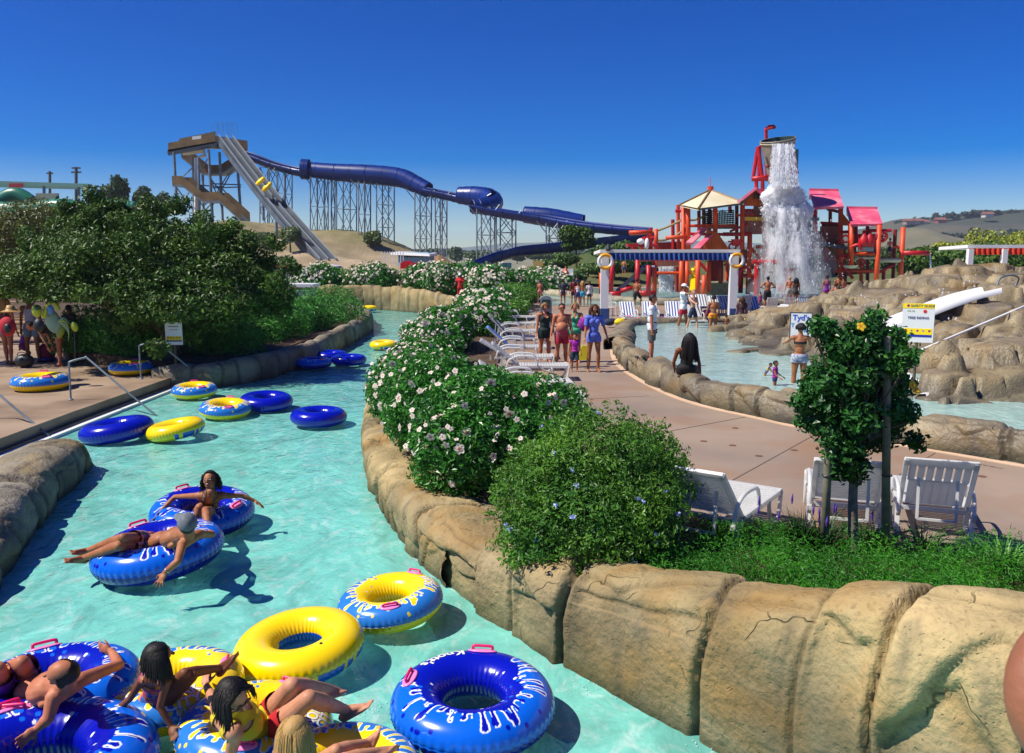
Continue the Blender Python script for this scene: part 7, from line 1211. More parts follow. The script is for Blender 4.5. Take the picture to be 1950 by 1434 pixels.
def f_ripl(n):
    P = []
    for _ in range(n):
        px, py, r_ = random.choice([(150, 1070, 26), (300, 1105, 16), (640, 1325, 30), (700, 1350, 22), (345, 745, 30), (215, 840, 30), (560, 1295, 50), (890, 1430, 60), (745, 1200, 45), (300, 1100, 60), (330, 1400, 22), (1350, 1420, 30), (1150, 1310, 40)]); q = G(px + random.gauss(0, r_), py + random.gauss(0, r_ * .3), .012); P.append(q)
    return np.array(P), .003 + .006 * g.random(n), np.full(n, .8)
drops('splash_drops', 'small white splashes and bubbles on the river round the feet and tubes', 420, f_ripl, 0, 0)
# low stone rim in front of the splash pool
rm = [(1.5, 61, .45, 1.2), (3.5, 56, .4, 1.1), (5.5, 51.5, .4, 1.0), (8.5, 48.2, .38, 1.0), (12, 47.8, .36, 1.0), (16, 48.2, .3, .9), (22, 48.0, .3, .9)]
lifted(rockwall('stone_rim', 'low pale stone rim along the front of the splash pool', rm, .09, (1.3, .8), mat('pale_rock', hexc('#bdb194'), hexc('#a09478'), rough=.8, scale=1.2, attr='col'), .8, 91, profile=PO, flip=1), .6)
t = thing('white_bench', 'white bench with an orange cone behind the splash pool rim', 'bench', tuple(W(1072, 533, 66))); MB().box(W(1072, 524, 66), (1.6, .5, .1)).box(W(1072, 518, 66.3), (1.6, .1, .5)).build('seat', M_white, t); MB().box(W(1058, 529, 66), (.1, .4, .5)).box(W(1086, 529, 66), (.1, .4, .5)).build('leg', M_white, t); t = thing('traffic_cone', 'orange cone on the white bench beyond the splash pool', 'cone', tuple(W(1077, 522, 65.8))); MB().lathe([(.3, 0), (.05, .5)], 10, W(1077, 522, 65.8)).build('cone', M_or, t)
for i, (px, py, Y, w_, h_, c_, lb) in enumerate([(1025, 506, 78, .9, .9, '#c8a860', 'small yellow and white board on a post near the green slope'), (965, 505, 90, 1.0, .5, '#5fa8b8', 'small teal panel left of the flume end')]):
    q = W(px, py, Y); t = thing('notice_board', lb, 'sign', tuple(q - V3((0, 0, 1)))); MB().box(q, (w_, .1, h_)).build('board', mat('nb' + c_, hexc(c_)), t); MB().tube([q, q - V3((0, 0, 1.5))], .05, 6).build('post', M_steel, t)
t = thing('flume_splash_hut', 'orange and white figures riding a green slide far behind the big tree', 'raft', tuple(W(285, 395, 81))); MB().ell(W(278, 393, 81), (.5, .4, .3)).ell(W(292, 405, 80), (.5, .4, .25)).build('raft_tube', mat('raft_orange', hexc('#e09a1c')), t, True); MB().ell(W(290, 398, 80.5), (.15, .15, .3)).build('rider', M_white, t, True); t.name = 'far_raft'
# ---------------------------------------------------------------- people
def skinm(k):
    c = {'tan': ('#a86d48', '#955c3a'), 'fair': ('#c98f70', '#bc8060'), 'brown': ('#7c4a2e', '#6a3d25'), 'pink': ('#c07a58', '#ad6848'), 'pale': ('#d2a088', '#c48f76')}[k]
    return mat('skin_' + k, hexc(c[0]), hexc(c[1]), rough=.55, scale=9, sss=.04, bump=.0015, bscale=70, spec=.35)
def cloth(c, c2=None, scale=14, c3=None, rough=.8, s3=12): return mat('cloth' + c + (c2 or '') + (c3 or ''), hexc(c), hexc(c2) if c2 else None, rough=rough, scale=scale, c3=hexc(c3) if c3 else None, scale3=s3, detail=1)
HAIRC = {'black': '#120c0a', 'dark': '#20140e', 'brown': '#4a2f1c', 'blond': '#b08a52', 'sandy': '#8f6a3c', 'grey': '#6e6a66', 'red': '#8a4a28'}
DG = bpy.context.evaluated_depsgraph_get
def remesh(m, name, vox, sm=4):
    o = m.build(name, M_white, None, False, False); r = o.modifiers.new('r', 'REMESH'); r.mode = 'VOXEL'; r.voxel_size = vox; r.use_smooth_shade = True
    s = o.modifiers.new('s', 'SMOOTH'); s.factor = .5; s.iterations = sm; me = bpy.data.meshes.new_from_object(o.evaluated_get(DG())); old = o.data; bpy.data.objects.remove(o); bpy.data.meshes.remove(old)
    V = np.empty(len(me.vertices) * 3); me.vertices.foreach_get('co', V); V = V.reshape(-1, 3); N = np.empty(len(V) * 3); me.vertex_normals.foreach_get('vector', N); N = N.reshape(-1, 3)
    lp = np.empty(len(me.loops), np.int32); me.loops.foreach_get('vertex_index', lp); tot = np.empty(len(me.polygons), np.int32); me.polygons.foreach_get('loop_total', tot); q = lp.reshape(-1, 4) if (tot == 4).all() else None
    return me, V, N, q
def hand(m, wr, fd, side, s, curl=.35, spread=.22, thumb=1, r=.0085):
    """palm from the wrist along fd; side = across the knuckles towards the thumb"""
    fd = nrm(fd); side = nrm(side - fd * np.dot(side, fd)); pn = np.cross(side, fd); L = .185 * s
    m.ell(wr + fd * L * .25, (L * .30, .041 * s, .019 * s), fd, side, pn, 12, 8)
    for k, (o, l) in enumerate(((.030, .40), (.010, .45), (-.010, .42), (-.029, .33))):
        b = wr + fd * L * .44 + side * o * s; dd = nrm(fd + side * spread * (o / .03) * .8); p1 = b + dd * L * l * .42; d2 = nrm(dd - pn * curl); p2 = p1 + d2 * L * l * .32; d3 = nrm(d2 - pn * curl * 1.2); p3 = p2 + d3 * L * l * .26
        rr = r * s; m.caps(b, p1, rr * 1.08, rr, 8); m.caps(p1, p2, rr, rr * .93, 8); m.caps(p2, p3, rr * .93, rr * .8, 8)
    b = wr + fd * L * .14 + side * .028 * s; t1 = b + nrm(fd * .7 + side * .9) * L * .22; t2 = t1 + nrm(fd + side * .35 - pn * .3) * L * .18
    m.caps(b, t1, r * 1.5 * s, r * 1.15 * s, 8); m.caps(t1, t2, r * 1.15 * s, r * .9 * s, 8)
def foot(m, ak, toe, up, s, detail):
    d = nrm(toe - ak); up = nrm(V3(up) - d * np.dot(up, d)); sd = np.cross(d, up); L = np.linalg.norm(toe - ak); heel = ak - d * .045 * s - up * .045 * s
    m.ell(heel + up * .012 * s, (.042 * s, .032 * s, .034 * s), d, sd, up, 10, 7); m.caps(ak, ak + d * L * .72 - up * .042 * s, .036 * s, .024 * s, 10); m.ell(ak + d * L * .68 - up * .05 * s, (.055 * s, .043 * s, .018 * s), d, sd, up, 12, 7); m.caps(heel, ak + d * L * .6 - up * .05 * s, .030 * s, .028 * s, 8)
    if detail:
        for k in range(5): o = (-.034 + .017 * k) * s; l = (.052 - .006 * k) * s; b = ak + d * L * .86 - up * .05 * s + sd * o; m.caps(b, b + d * l * .8, (.0125 if k == 0 else .009) * s, (.0115 if k == 0 else .0075) * s, 8)
SEGM = {}
def person(label, J, vox=.012, skin='tan', s=1.0, g=1.0, fem=False, fat=0, garments=(), hair=('short', 'dark'), group=None, detail=1, hands=None, glasses=None, extra=None, mouth='smile', facevec=None, feetup=None, headr=1.0):
    J = {k: V3(v) for k, v in J.items()}; m = MB(); seg = []
    sx = nrm(J['sL'] - J['sR']); up = nrm(J['neck'] - J['pelvis']); fr = nrm(np.cross(sx, up)); hc = J['head']; hu = nrm(hc - J['neck'])
    if facevec is not None: f = nrm(facevec)
    else: f = fr
    f = nrm(f - hu * np.dot(f, hu) * .6); hr = nrm(np.cross(f, hu)); hu = np.cross(hr, f)
    pel, nk = J['pelvis'], J['neck']; T = np.linalg.norm(nk - pel); sx_ = nrm(sx - up * np.dot(sx, up)); fr = np.cross(sx_, up)
    if 'pL' not in J: J['pL'] = pel + sx_ * .088 * s * (1.08 if fem else 1); J['pR'] = pel - sx_ * .088 * s * (1.08 if fem else 1)
    hw = g * (1.12 if fem else 1)
    m.ell(pel + up * .03 * s, (.150 * s * hw, .115 * s * g, .115 * s), sx_, fr, up, 16, 11); m.ell(pel + up * T * .34, (.118 * s * g * (.92 if fem else 1.05), .095 * s * g, .16 * s), sx_, fr, up, 16, 11)
    m.ell(pel + up * T * .66, (.145 * s * g ** .7, .105 * s * g ** .7, .17 * s), sx_, fr, up, 16, 11); m.caps(J['sL'] - sx_ * .02 * s, J['sR'] + sx_ * .02 * s, .058 * s * g ** .5, .058 * s * g ** .5, 12); m.caps(pel + up * T * .8, nk, .10 * s, .062 * s, 12); m.caps(nk - hu * .03 * s, hc - hu * .05 * s - f * .01 * s, .056 * s * (.9 if fem else 1.05), .052 * s * (.9 if fem else 1.05), 12)
    if fem:
        bu = (extra or {}).get('bust', 1)
        for q in (-1, 1): m.ell(pel + up * T * .70 + fr * (.085 - .04 * (1 - bu)) * s * g + sx_ * q * .068 * s, (.055 * s, .046 * s, .055 * s), sx_, fr, up, 12, 8)
    elif not fat:
        for q in (-1, 1): m.ell(pel + up * T * .74 + fr * .062 * s * g + sx_ * q * .07 * s, (.07 * s, .035 * s, .055 * s), sx_, fr, up, 12, 8)
    if fat: m.ell(pel + up * T * .32 + fr * .06 * s, (.15 * s * fat, .13 * s * fat, .17 * s), sx_, fr, up, 16, 11)
    # head
    R_ = .098 * s * headr; m.ell(hc + hu * R_ * .18 - f * R_ * .12, (R_ * .80, R_ * 1.0, R_ * .98), hr, f, hu, 20, 14); m.ell(hc - hu * R_ * .42 + f * R_ * .16, (R_ * .62, R_ * .66, R_ * .72), hr, f, hu, 16, 12); m.ell(hc - hu * R_ * .92 + f * R_ * .5, (R_ * .28, R_ * .24, R_ * .2), hr, f, hu, 10, 7)
    m.caps(hc + hu * R_ * .08 + f * R_ * .84, hc - hu * R_ * .28 + f * R_ * 1.08, R_ * .10, R_ * .16, 8); m.ell(hc + hu * R_ * .22 + f * R_ * .74, (R_ * .55, R_ * .16, R_ * .12), hr, f, hu, 12, 7)
    for q in (-1, 1): m.ell(hc - hu * R_ * .08 + hr * q * R_ * .82 - f * R_ * .05, (R_ * .12, R_ * .2, R_ * .3), hr, f, hu, 8, 6); m.ell(hc - hu * R_ * .25 + hr * q * R_ * .42 + f * R_ * .55, (R_ * .25, R_ * .22, R_ * .25), hr, f, hu, 8, 6)
    seg.append(('torso', pel, nk, .13 * s, .13 * s)); seg.append(('torso', J['sL'], J['sR'], .06 * s, .06 * s)); seg.append(('head', nk + hu * .04 * s, hc + hu * .05 * s, .06 * s, .09 * s))
    for q in 'LR':
        S, E, H = J['s' + q], J['e' + q], J['h' + q]; ga = g ** .6 * (.88 if fem else 1.0); m.caps(S, S + (E - S) * .4, .052 * s * ga, .046 * s * ga, 12); m.caps(S + (E - S) * .35, E, .046 * s * ga, .037 * s * ga, 12); m.caps(E, E + (H - E) * .3, .038 * s * ga, .039 * s * ga, 12); m.caps(E + (H - E) * .28, H, .039 * s * ga, .025 * s * ga, 12)
        seg.append(('arm', S, E, .05 * s, .04 * s)); seg.append(('fore', E, H, .04 * s, .028 * s)); seg.append(('hand', H, H + nrm(H - E) * .17 * s, .03 * s, .03 * s))
        hd = (hands or {}).get(q, {}); fd = V3(hd['dir']) if 'dir' in hd else (H - E); sd = V3(hd.get('side', fr * .8 + (0, 0, 0) - sx_ * (1 if q == 'L' else -1) * .3)); hand(m, H, fd, sd, s, hd.get('curl', .35), hd.get('spread', .2), r=max(.0085, vox * .72 / s))
        P_, K, A = J['p' + q], J['k' + q], J['a' + q]; gl = g ** .7 * (1.08 if fem else 1.0); m.caps(P_, P_ + (K - P_) * .5, .088 * s * gl, .070 * s * gl, 14); m.caps(P_ + (K - P_) * .45, K, .070 * s * gl, .052 * s * gl, 14)
        bk_ = nrm((P_ - K) + (A - K)) if np.linalg.norm(nrm(P_ - K) + nrm(A - K)) > .2 else -fr; m.caps(K, K + (A - K) * .35, .050 * s * gl, .055 * s * gl, 12); m.caps(K + (A - K) * .3, A, .054 * s * gl, .034 * s, 12); m.ell(K + (A - K) * .3 + bk_ * .014 * s, (.05 * s * gl, .05 * s * gl, .1 * s), *frame(A - K), 10, 8)
        seg.append(('thigh', P_, K, .08 * s, .055 * s)); seg.append(('shin', K, A, .055 * s, .035 * s)); to = J.get('t' + q); to = to if to is not None else A + nrm(fr * 1 + V3((0, 0, -.25))) * .17 * s
        fu = (feetup or {}).get(q, (0, 0, 1)); foot(m, A, to, fu, s, detail > 1); seg.append(('foot', A, to, .04 * s, .04 * s))
    me, V, N, Q = remesh(m, 'body', vox, 4 if detail > 1 else 3)
    loc = V3((pel[0], pel[1], min(V[:, 2].min(), pel[2]))); t = thing('person', label, 'person', tuple(loc), 0, group)
    me.name = 'body'; me.materials.clear(); me.materials.append(skinm(skin)); Vl = V - loc; me.vertices.foreach_set('co', Vl.ravel()); me.update(); b = bpy.data.objects.new('body', me); COL.objects.link(b); b.parent = t
    D = np.full(len(V), 9.); ID = np.zeros(len(V), int); TT = np.zeros(len(V))
    for i, (nm, a, c, ra, rb) in enumerate(seg):
        ab = c - a; tt = np.clip(((V - a) @ ab) / (ab @ ab + 1e-9), 0, 1); d = np.linalg.norm(V - a - tt[:, None] * ab, axis=1) - (ra + (rb - ra) * tt); k = d < D; D = np.where(k, d, D); ID = np.where(k, i, ID); TT = np.where(k, tt, TT)
    names = np.array([x[0] for x in seg]); SG = names[ID]; SS = ((V - pel) @ up) / T; SXv = ((V - pel) @ sx_) / s; FRv = ((V - pel) @ fr) / s; HZ = V
    SX = SXv
    def extract(name, mask, off, mt, flare=0, smooth=True):
        if not mask.any(): return None
        fm_ = mask[Q].all(1); q = Q[fm_]
        if not len(q): return None
        u, inv = np.unique(q, return_inverse=True); v = Vl[u] + N[u] * off; 
        if flare: v = v + N[u] * (flare * np.clip(TT[u], 0, 1))[:, None]
        o = mesh_np(name, v, [inv.reshape(-1, 4)], mt, t, True, False); return o
    trs = (SG == 'torso'); thi = (SG == 'thigh'); arm = (SG == 'arm')
    for gm in garments:
        k, c = gm[0], gm[1]; th = gm[2] if len(gm) > 2 else .006
        if k == 'shorts': extract('shorts', (trs & (SS < .26)) | (thi & (TT < .55)), th + .004, c, .02 * s)
        elif k == 'long_shorts': extract('shorts', (trs & (SS < .24)) | (thi & (TT < .82)), th + .006, c, .028 * s)
        elif k == 'briefs': extract('briefs', (trs & (SS < .16)) | (thi & (TT < .22)), th, c)
        elif k == 'tee': extract('shirt', (trs & (SS < .97) & (SS > -.12)) | (arm & (TT < .6)) | (thi & (TT < .12)), th + .008, c, .012)
        elif k == 'long_tee': extract('shirt', (trs & (SS < .97)) | (arm & (TT < .75)) | (thi & (TT < .26)), th + .016, c, .008)
        elif k == 'tank': extract('tank_top', trs & (SS > .05) & ((SS < .80) | ((np.abs(SX) > .05) & (np.abs(SX) < .105) & (SS < 1.12))), th + .004, c)
        elif k == 'onepiece': extract('swimsuit', (trs & ((SS < .72) | ((np.abs(SX) > .045) & (np.abs(SX) < .095) & (SS < 1.15)))) | (thi & (TT < gm[3] if len(gm) > 3 else TT < .1)), th, c)
        elif k == 'dress': extract('swim_dress', (trs & ((SS < .74) | ((np.abs(SX) > .06) & (np.abs(SX) < .12) & (SS < 1.15)))) | (thi & (TT < .42)), th + .006, c, .02)
        elif k == 'bikini_top': extract('bikini_top', trs & (SS > .60) & (SS < .72) | (trs & (np.abs(SX) > .06) & (np.abs(SX) < .075) & (SS >= .72) & (FRv > 0)), th, c)
        elif k == 'vest': extract('life_vest', trs & (SS > .08) & (SS < .98), .03 * s, c)
        elif k == 'pants': extract('trousers', (trs & (SS < .24)) | thi | ((SG == 'shin') & (TT < .95)), th + .01, c)
    # hair
    hk, hcol = hair; hm = mat('hair_' + hcol, hexc(HAIRC[hcol]), None, rough=.6, spec=.35, bump=.004, bscale=60); hv = (V - hc) / R_; HU, HF, HR = hv @ hu, hv @ f, hv @ hr; hd_ = (SG == 'head') & (HU > -1.3)
    if hk == 'bald': extract('hair', hd_ & (HF < .22) & (HU > -.6) & (HU < .80 - .45 * HF), .007 * s, hm)
    elif hk != 'none':
        lim = .42
        base = hd_ & ((HU - .95 * (HF - .1) > lim) | ((HF < -.15) & (HU > -.75)))
        extract('hair', base, {'short': .012, 'curly': .018, 'bob': .009, 'long': .009, 'pony': .014, 'cap': .01}[hk] * s, hm)
        gg = np.random.default_rng(abs(hash(label)) % 9999 if False else int(abs(hc[0] * 997 + hc[1] * 31)) + 1); ms = MB(); tgt = {'curly': (.17, 240), 'bob': (.17, 420), 'long': (.34, 420), 'pony': (0, 0), 'short': (0, 0), 'cap': (0, 0)}[hk]; Lh, nh = tgt; nh = nh if detail > 1 else nh // 4
        th_ = .0036 * s if detail > 1 else .011 * s
        if extra and 'hairlen' in extra: Lh = extra['hairlen']
        for k in range(nh):
            a_ = gg.uniform(-math.pi, math.pi); el = gg.uniform(.05, 1.4) if k % 3 else gg.uniform(1.0, 1.5); d = hr * math.cos(el) * math.sin(a_) - f * math.cos(el) * math.cos(a_) + hu * math.sin(el)
            if np.dot(d, f) > .25 and np.dot(d, hu) < .75: continue
            Lk = Lh + (.12 if el > .95 else 0)
            p = hc + hu * R_ * .12 - f * R_ * .1 + d * R_ * V3((1, 1, 1)) * 1.0; pts = [p]; dn = V3((0, 0, -1)); seglen = Lk * s / 7; cur = nrm(d + dn * .3); ph = gg.uniform(0, 6.28)
            for j in range(7):
                cur = nrm(cur * .45 + dn * .8 + d * .18 * (1 if hk != 'long' else .5)); q = pts[-1] + cur * seglen
                rel = q - (hc - hu * R_ * .1 - f * R_ * .1); dd = np.linalg.norm(rel)
                if dd < R_ * 1.08: q = q + rel / dd * (R_ * 1.1 - dd)
                if np.dot(q - hc, f) > R_ * .55 and abs(np.dot(q - hc, hr)) < R_ * .85: q = q + hr * np.sign(np.dot(q - hc, hr) + 1e-6) * R_ * .3 - f * R_ * .2
                if hk == 'curly': q = q + (hr * math.cos(ph + j * 2.1) + f * math.sin(ph + j * 2.1)) * .013 * s
                pts.append(q)
            ms.tube(pts, [th_ * 1.5] * 5 + [th_ * 1.2, th_ * .8, th_ * .3], 5, False)
        if hk == 'pony': ms.tube(catmull([hc - f * R_ * .95 + hu * R_ * .2, hc - f * R_ * 1.35, hc - f * R_ * 1.2 - hu * R_ * 1.6, hc - f * R_ * 1.0 - hu * R_ * 3.0], 4), list(np.linspace(.03, .012, 13) * s), 8)
        if ms.n: ms.build('hair_strands', hm, t, True)
        if hk == 'cap' :
            extract('cap', hd_ & (HU > .25) , .022 * s, extra['cap']); br_ = MB(); cf = V3(extra.get('brim', f)); cf = nrm(cf - hu * np.dot(cf, hu)); cr_ = np.cross(cf, hu)
            br_.grid(np.array([[hc + hu * R_ * (.42 - .12 * k) + cf * R_ * (.95 + .32 * k) + cr_ * R_ * a * (.75 - .08 * k) - cf * R_ * .35 * a * a for a in np.linspace(-1, 1, 9)] for k in range(4)])); br_.build('cap_brim', extra['cap'], t, True)
    fs = fr
    if detail and np.dot(f, V3((0, 0, CZ)) - hc) > -.5:
        ew = mat('eye_white', (.8, .78, .74), rough=.25); ed = mat('eye_dark', (.02, .012, .008), rough=.2); es = mat('brow', hexc(HAIRC[hcol if hcol != 'grey' else 'dark'])); lp_ = mat('lips', hexc('#9a4a44'), rough=.4)
        if not glasses:
            for q in (-1, 1):
                e = hc + hr * q * R_ * .34 + f * R_ * .80 - hu * R_ * .0; o = MB().ell(e, (R_ * .15, R_ * .10, R_ * .08), hr, f, hu, 10, 7).build('eye', ew, t, True)
                if detail > 1: MB().ell(e + f * R_ * .07, (R_ * .07, R_ * .05, R_ * .07), hr, f, hu, 8, 6).build('iris', ed, o, True, True) if False else MB().ell(e + f * R_ * .07, (R_ * .07, R_ * .05, R_ * .07), hr, f, hu, 8, 6).build('iris', ed, t, True)
                MB().caps(hc + hr * q * R_ * .2 + f * R_ * .88 + hu * R_ * .2, hc + hr * q * R_ * .52 + f * R_ * .78 + hu * R_ * .2, R_ * .03, R_ * .025, 6).build('eyebrow', es, t, True)
        else:
            mg = mat('sunglass_lens', (.01, .01, .012), rough=.12); mm = MB()
            for q in (-1, 1): mm.ell(hc + hr * q * R_ * .37 + f * R_ * .93 + hu * R_ * .02, (R_ * .27, R_ * .07, R_ * .19), hr, f, hu, 12, 8); mm.tube([hc + hr * q * R_ * .6 + f * R_ * .86 + hu * R_ * .06, hc + hr * q * R_ * .93 - f * R_ * .05 + hu * R_ * .02], R_ * .035, 5)
            mm.tube([hc + hr * -R_ * .15 + f * R_ * 1.0 + hu * R_ * .05, hc + hr * R_ * .15 + f * R_ * 1.0 + hu * R_ * .05], R_ * .04, 5); mm.build('sunglasses', mg, t, True)
        if mouth == 'smile': MB().ell(hc - hu * R_ * .56 + f * R_ * .80, (R_ * .27, R_ * .10, R_ * .10), hr, f, hu, 12, 7).build('lips', lp_, t, True); MB().ell(hc - hu * R_ * .53 + f * R_ * .84, (R_ * .21, R_ * .08, R_ * .05), hr, f, hu, 12, 7).build('teeth', ew, t, True)
        elif mouth: MB().ell(hc - hu * R_ * .56 + f * R_ * .80, (R_ * .22, R_ * .09, R_ * .05), hr, f, hu, 12, 7).build('lips', lp_, t, True)
    return t, dict(J=J, hc=hc, hu=hu, f=f, hr=hr, R=R_, fr=fr, up=up, sx=sx_, T=T)
def standing(h=1.72, base=(0, 0, 0), yaw=0.0, lean=0, aL=(.05, .12, .15), aR=(.05, .12, .15), lL=(0, .05, 0), lR=(0, .05, 0), hip=None, bend=0.0, headturn=0, headtilt=0, crouch=0):
    """yaw 0 faces the camera (-y). arm = (forward, outward, elbow bend); leg = (forward, outward, knee bend), radians"""
    s = h / 1.75; J = {}; F = V3((0, -1, 0)); X = V3((1, 0, 0)); U = V3((0, 0, 1))          # L is on the picture's right when facing the camera
    hz = .90 * s; pel = V3((0, 0, hz)); tu = nrm(U * math.cos(bend) + F * math.sin(bend)); tf = np.cross(X, tu) * 1.0
    tf = nrm(F * math.cos(bend) - U * math.sin(bend)); nk = pel + tu * .56 * s; J['pelvis'] = pel; J['neck'] = nk; hd = nk + nrm(tu + F * (.12 - headtilt)) * .165 * s; J['head'] = hd
    for q, sg, A, Lg in (('L', 1, aL, lL), ('R', -1, aR, lR)):
        S = pel + tu * .49 * s + X * sg * .19 * s; J['s' + q] = S; d = nrm(-tu * math.cos(A[0]) * math.cos(A[1]) + tf * math.sin(A[0]) + X * sg * math.sin(A[1])); E = S + d * .29 * s; J['e' + q] = E
        d2 = nrm(d * math.cos(A[2]) + tf * math.sin(A[2]) + (X * -sg * (A[3] if len(A) > 3 else 0))); J['h' + q] = E + d2 * .26 * s
        P_ = pel + X * sg * .09 * s - U * .03 * s; J['p' + q] = P_; d = nrm(-U * math.cos(Lg[0]) + F * math.sin(Lg[0]) + X * sg * math.sin(Lg[1])); K = P_ + d * .41 * s; J['k' + q] = K
        a = Lg[0] - Lg[2]; d = nrm(-U * math.cos(a) + F * math.sin(a) + X * sg * math.sin(Lg[1]) * .5); A_ = K + d * .41 * s; J['a' + q] = A_; J['t' + q] = A_ + nrm(F + X * sg * .25 - U * .15) * .17 * s
    mz = min(J['aL'][2], J['aR'][2]) - .075 * s; b = V3(base)
    for k in J: J[k] = rotz(J[k] - V3((0, 0, mz)), yaw) + b
    f = rotz(F, yaw + headturn); return J, s, f
def P3(px, py, z): return G(px, py, z)
def stand(label, px, py, hpx, yaw=0, z=.6, skin='tan', fem=False, g=1.0, garments=(), hair=('short', 'dark'), Y=None, sc=None, vox=None, headr=None, **kw):
    b = G(px, py, z) if Y is None else np.r_[W(px, py, Y)[:2], z]; dist = np.linalg.norm(b - V3((0, 0, CZ + 0))); h = hpx * dist / FPX * 1.0; pose = {k: kw.pop(k) for k in list(kw) if k in ('lean', 'aL', 'aR', 'lL', 'lR', 'bend', 'headturn', 'headtilt')}
    yaw_ = yaw - math.atan2(b[0], b[1]) * 0; J, s, f = standing(h, b, yaw_, **pose)
    if headr: J['head'] = J['neck'] + (J['head'] - J['neck']) * (1 + (headr - 1) * .5)
    v = vox or (.011 if dist < 26 else .018 if dist < 40 else .024); return person(label, J, v, skin, s, g, fem, garments=garments, hair=hair, facevec=f, detail=1 if dist < 40 else 0, headr=headr or (1 + max(0, 1 - s) * .55), **kw)
c = cloth
WG = 'family walking along the path'
# walkers on the path
stand('woman in a dark green swim dress walking at the left of the family', 1037, 690, 112, .25, skin='pink', fem=True, g=1.18, garments=[('dress', c('#12302c', '#0f2622'))], hair=('curly', 'sandy'), lL=(.12, .05, .2), lR=(-.05, .06, 0), aR=(.0, .14, .2), aL=(.1, .1, .3), mouth='closed', extra={'hairlen': .06})
stand('big shirtless man in red and grey swim shorts and sunglasses', 1069, 700, 121, .1, skin='pink', g=1.22, fat=1.12, garments=[('shorts', c('#c0203a', '#b81c34', 3, '#5f7c8c', s3=2.2))], hair=('short', 'dark'), lL=(-.1, .07, 0), lR=(.1, .08, .15), aR=(.05, .22, .25), aL=(.1, .2, .2), glasses=True, mouth='closed')
stand('woman in a mint green swimsuit carrying a float behind the family', 1094, 690, 112, -.1, z=.6, skin='pink', fem=True, g=1.12, garments=[('onepiece', c('#3fb08a', '#2c9a78', 9))], hair=('bob', 'sandy'), aL=(.5, .1, 1.5, .3), aR=(.1, .1, .2), mouth='closed', extra={'hairlen': .08})
stand('small boy in a purple life vest and dark blue shorts walking with the family', 1094, 708, 71, .1, skin='tan', g=1.0, garments=[('long_shorts', c('#2a4a5e', '#1f3a50', 20)), ('vest', c('#b01fa8', '#8a1a9a', 12, '#d0408a'))], hair=('short', 'black'), lL=(.15, .05, .3), lR=(-.05, .05, 0), aR=(0, .2, .1), aL=(.2, .15, .3))
stand('woman in an oversized blue tee shirt walking at the right of the family', 1130, 708, 127, .12, skin='tan', fem=True, g=.95, garments=[('briefs', c('#20306a')), ('long_tee', c('#5f74d0', '#5468c0', 5), .0)], hair=('bob', 'brown'), lL=(.16, .04, .25), lR=(-.08, .06, 0), aL=(.0, .30, .15), aR=(.25, .16, .2), mouth='closed')
b = G(1112, 678, .95); t = thing('tote_bag', 'yellow bag hanging between the boy and the woman in the blue tee', 'bag', tuple(b)); MB().slab([b + V3(v) for v in ((-.16, .1, -.12), (.20, .1, -.12), (.13, .1, .26), (-.05, .1, .26))], .06, (0, 1, 0)).build('bag_body', cloth('#e6d628'), t); MB().tube(catmull([b + V3((-.02, .12, .26)), b + V3((-.02, .12, .42)), b + V3((.1, .12, .42)), b + V3((.1, .12, .26))], 3), .008, 5).build('strap', cloth('#e6d628'), t)
b = W(1113, 617, 22.4); t = thing('arm_float', 'purple and red child float carried by the woman in the mint swimsuit', 'float', tuple(b)); MB().ell(b, (.17, .12, .2)).ell(b + V3((.12, 0, .05)), (.1, .1, .12)).build('float_body', c('#8a1fa0', '#6a1480', 9, '#c02a50'), t, True)
stand('man in white tee shirt and grey camouflage shorts standing on the boulder kerb', 1240, 688, 124, R(75), z=1.0, skin='pink', g=1.12, garments=[('long_shorts', c('#5f625c', '#4c4e48', 24)), ('tee', c('#d8dce0', '#ccd2da', 4))], hair=('short', 'black'), aL=(.05, .08, .15), aR=(.0, .1, .1), vox=.011, mouth='closed')
# seated woman in black, back to the camera, on the kerb
b = G(1306, 716, 1.05); o = V3(b); s = 1.0
J = dict(pelvis=o + (0, 0, .14), neck=o + (.02, -.02, .62), head=o + (.06, -.01, .79), sL=o + (-.19, -.03, .54), sR=o + (.20, .0, .54), eL=o + (-.25, .05, .28), hL=o + (-.2, .22, .12), eR=o + (.26, -.04, .28), hR=o + (.27, -.13, .06), kL=o + (-.05, .42, .10), kR=o + (.3, .34, .12), aL=o + (-.05, .5, -.28), aR=o + (.32, .44, -.28), pL=o + (-.1, .02, .12), pR=o + (.1, .02, .12))
person('woman in a black swimsuit with long black hair sitting on the boulder kerb, back turned', J, .010, 'brown', s, 1.15, True, garments=[('onepiece', c('#0c0d12', '#0a0a0e'), .008, .5)], hair=('long', 'black'), facevec=(.75, .65, .1), detail=2, extra={'hairlen': .5})
t = thing('sandals', 'pair of black sandals on the boulder kerb by the standing man', 'sandals', tuple(G(1218, 680, 1.05)));
for i, dx in enumerate((-.07, .1)): MB().ell(G(1218, 680, 1.06) + V3((dx, .03 * i, 0)), (.05, .12, .03)).build('sandal', M_blk, t, True)
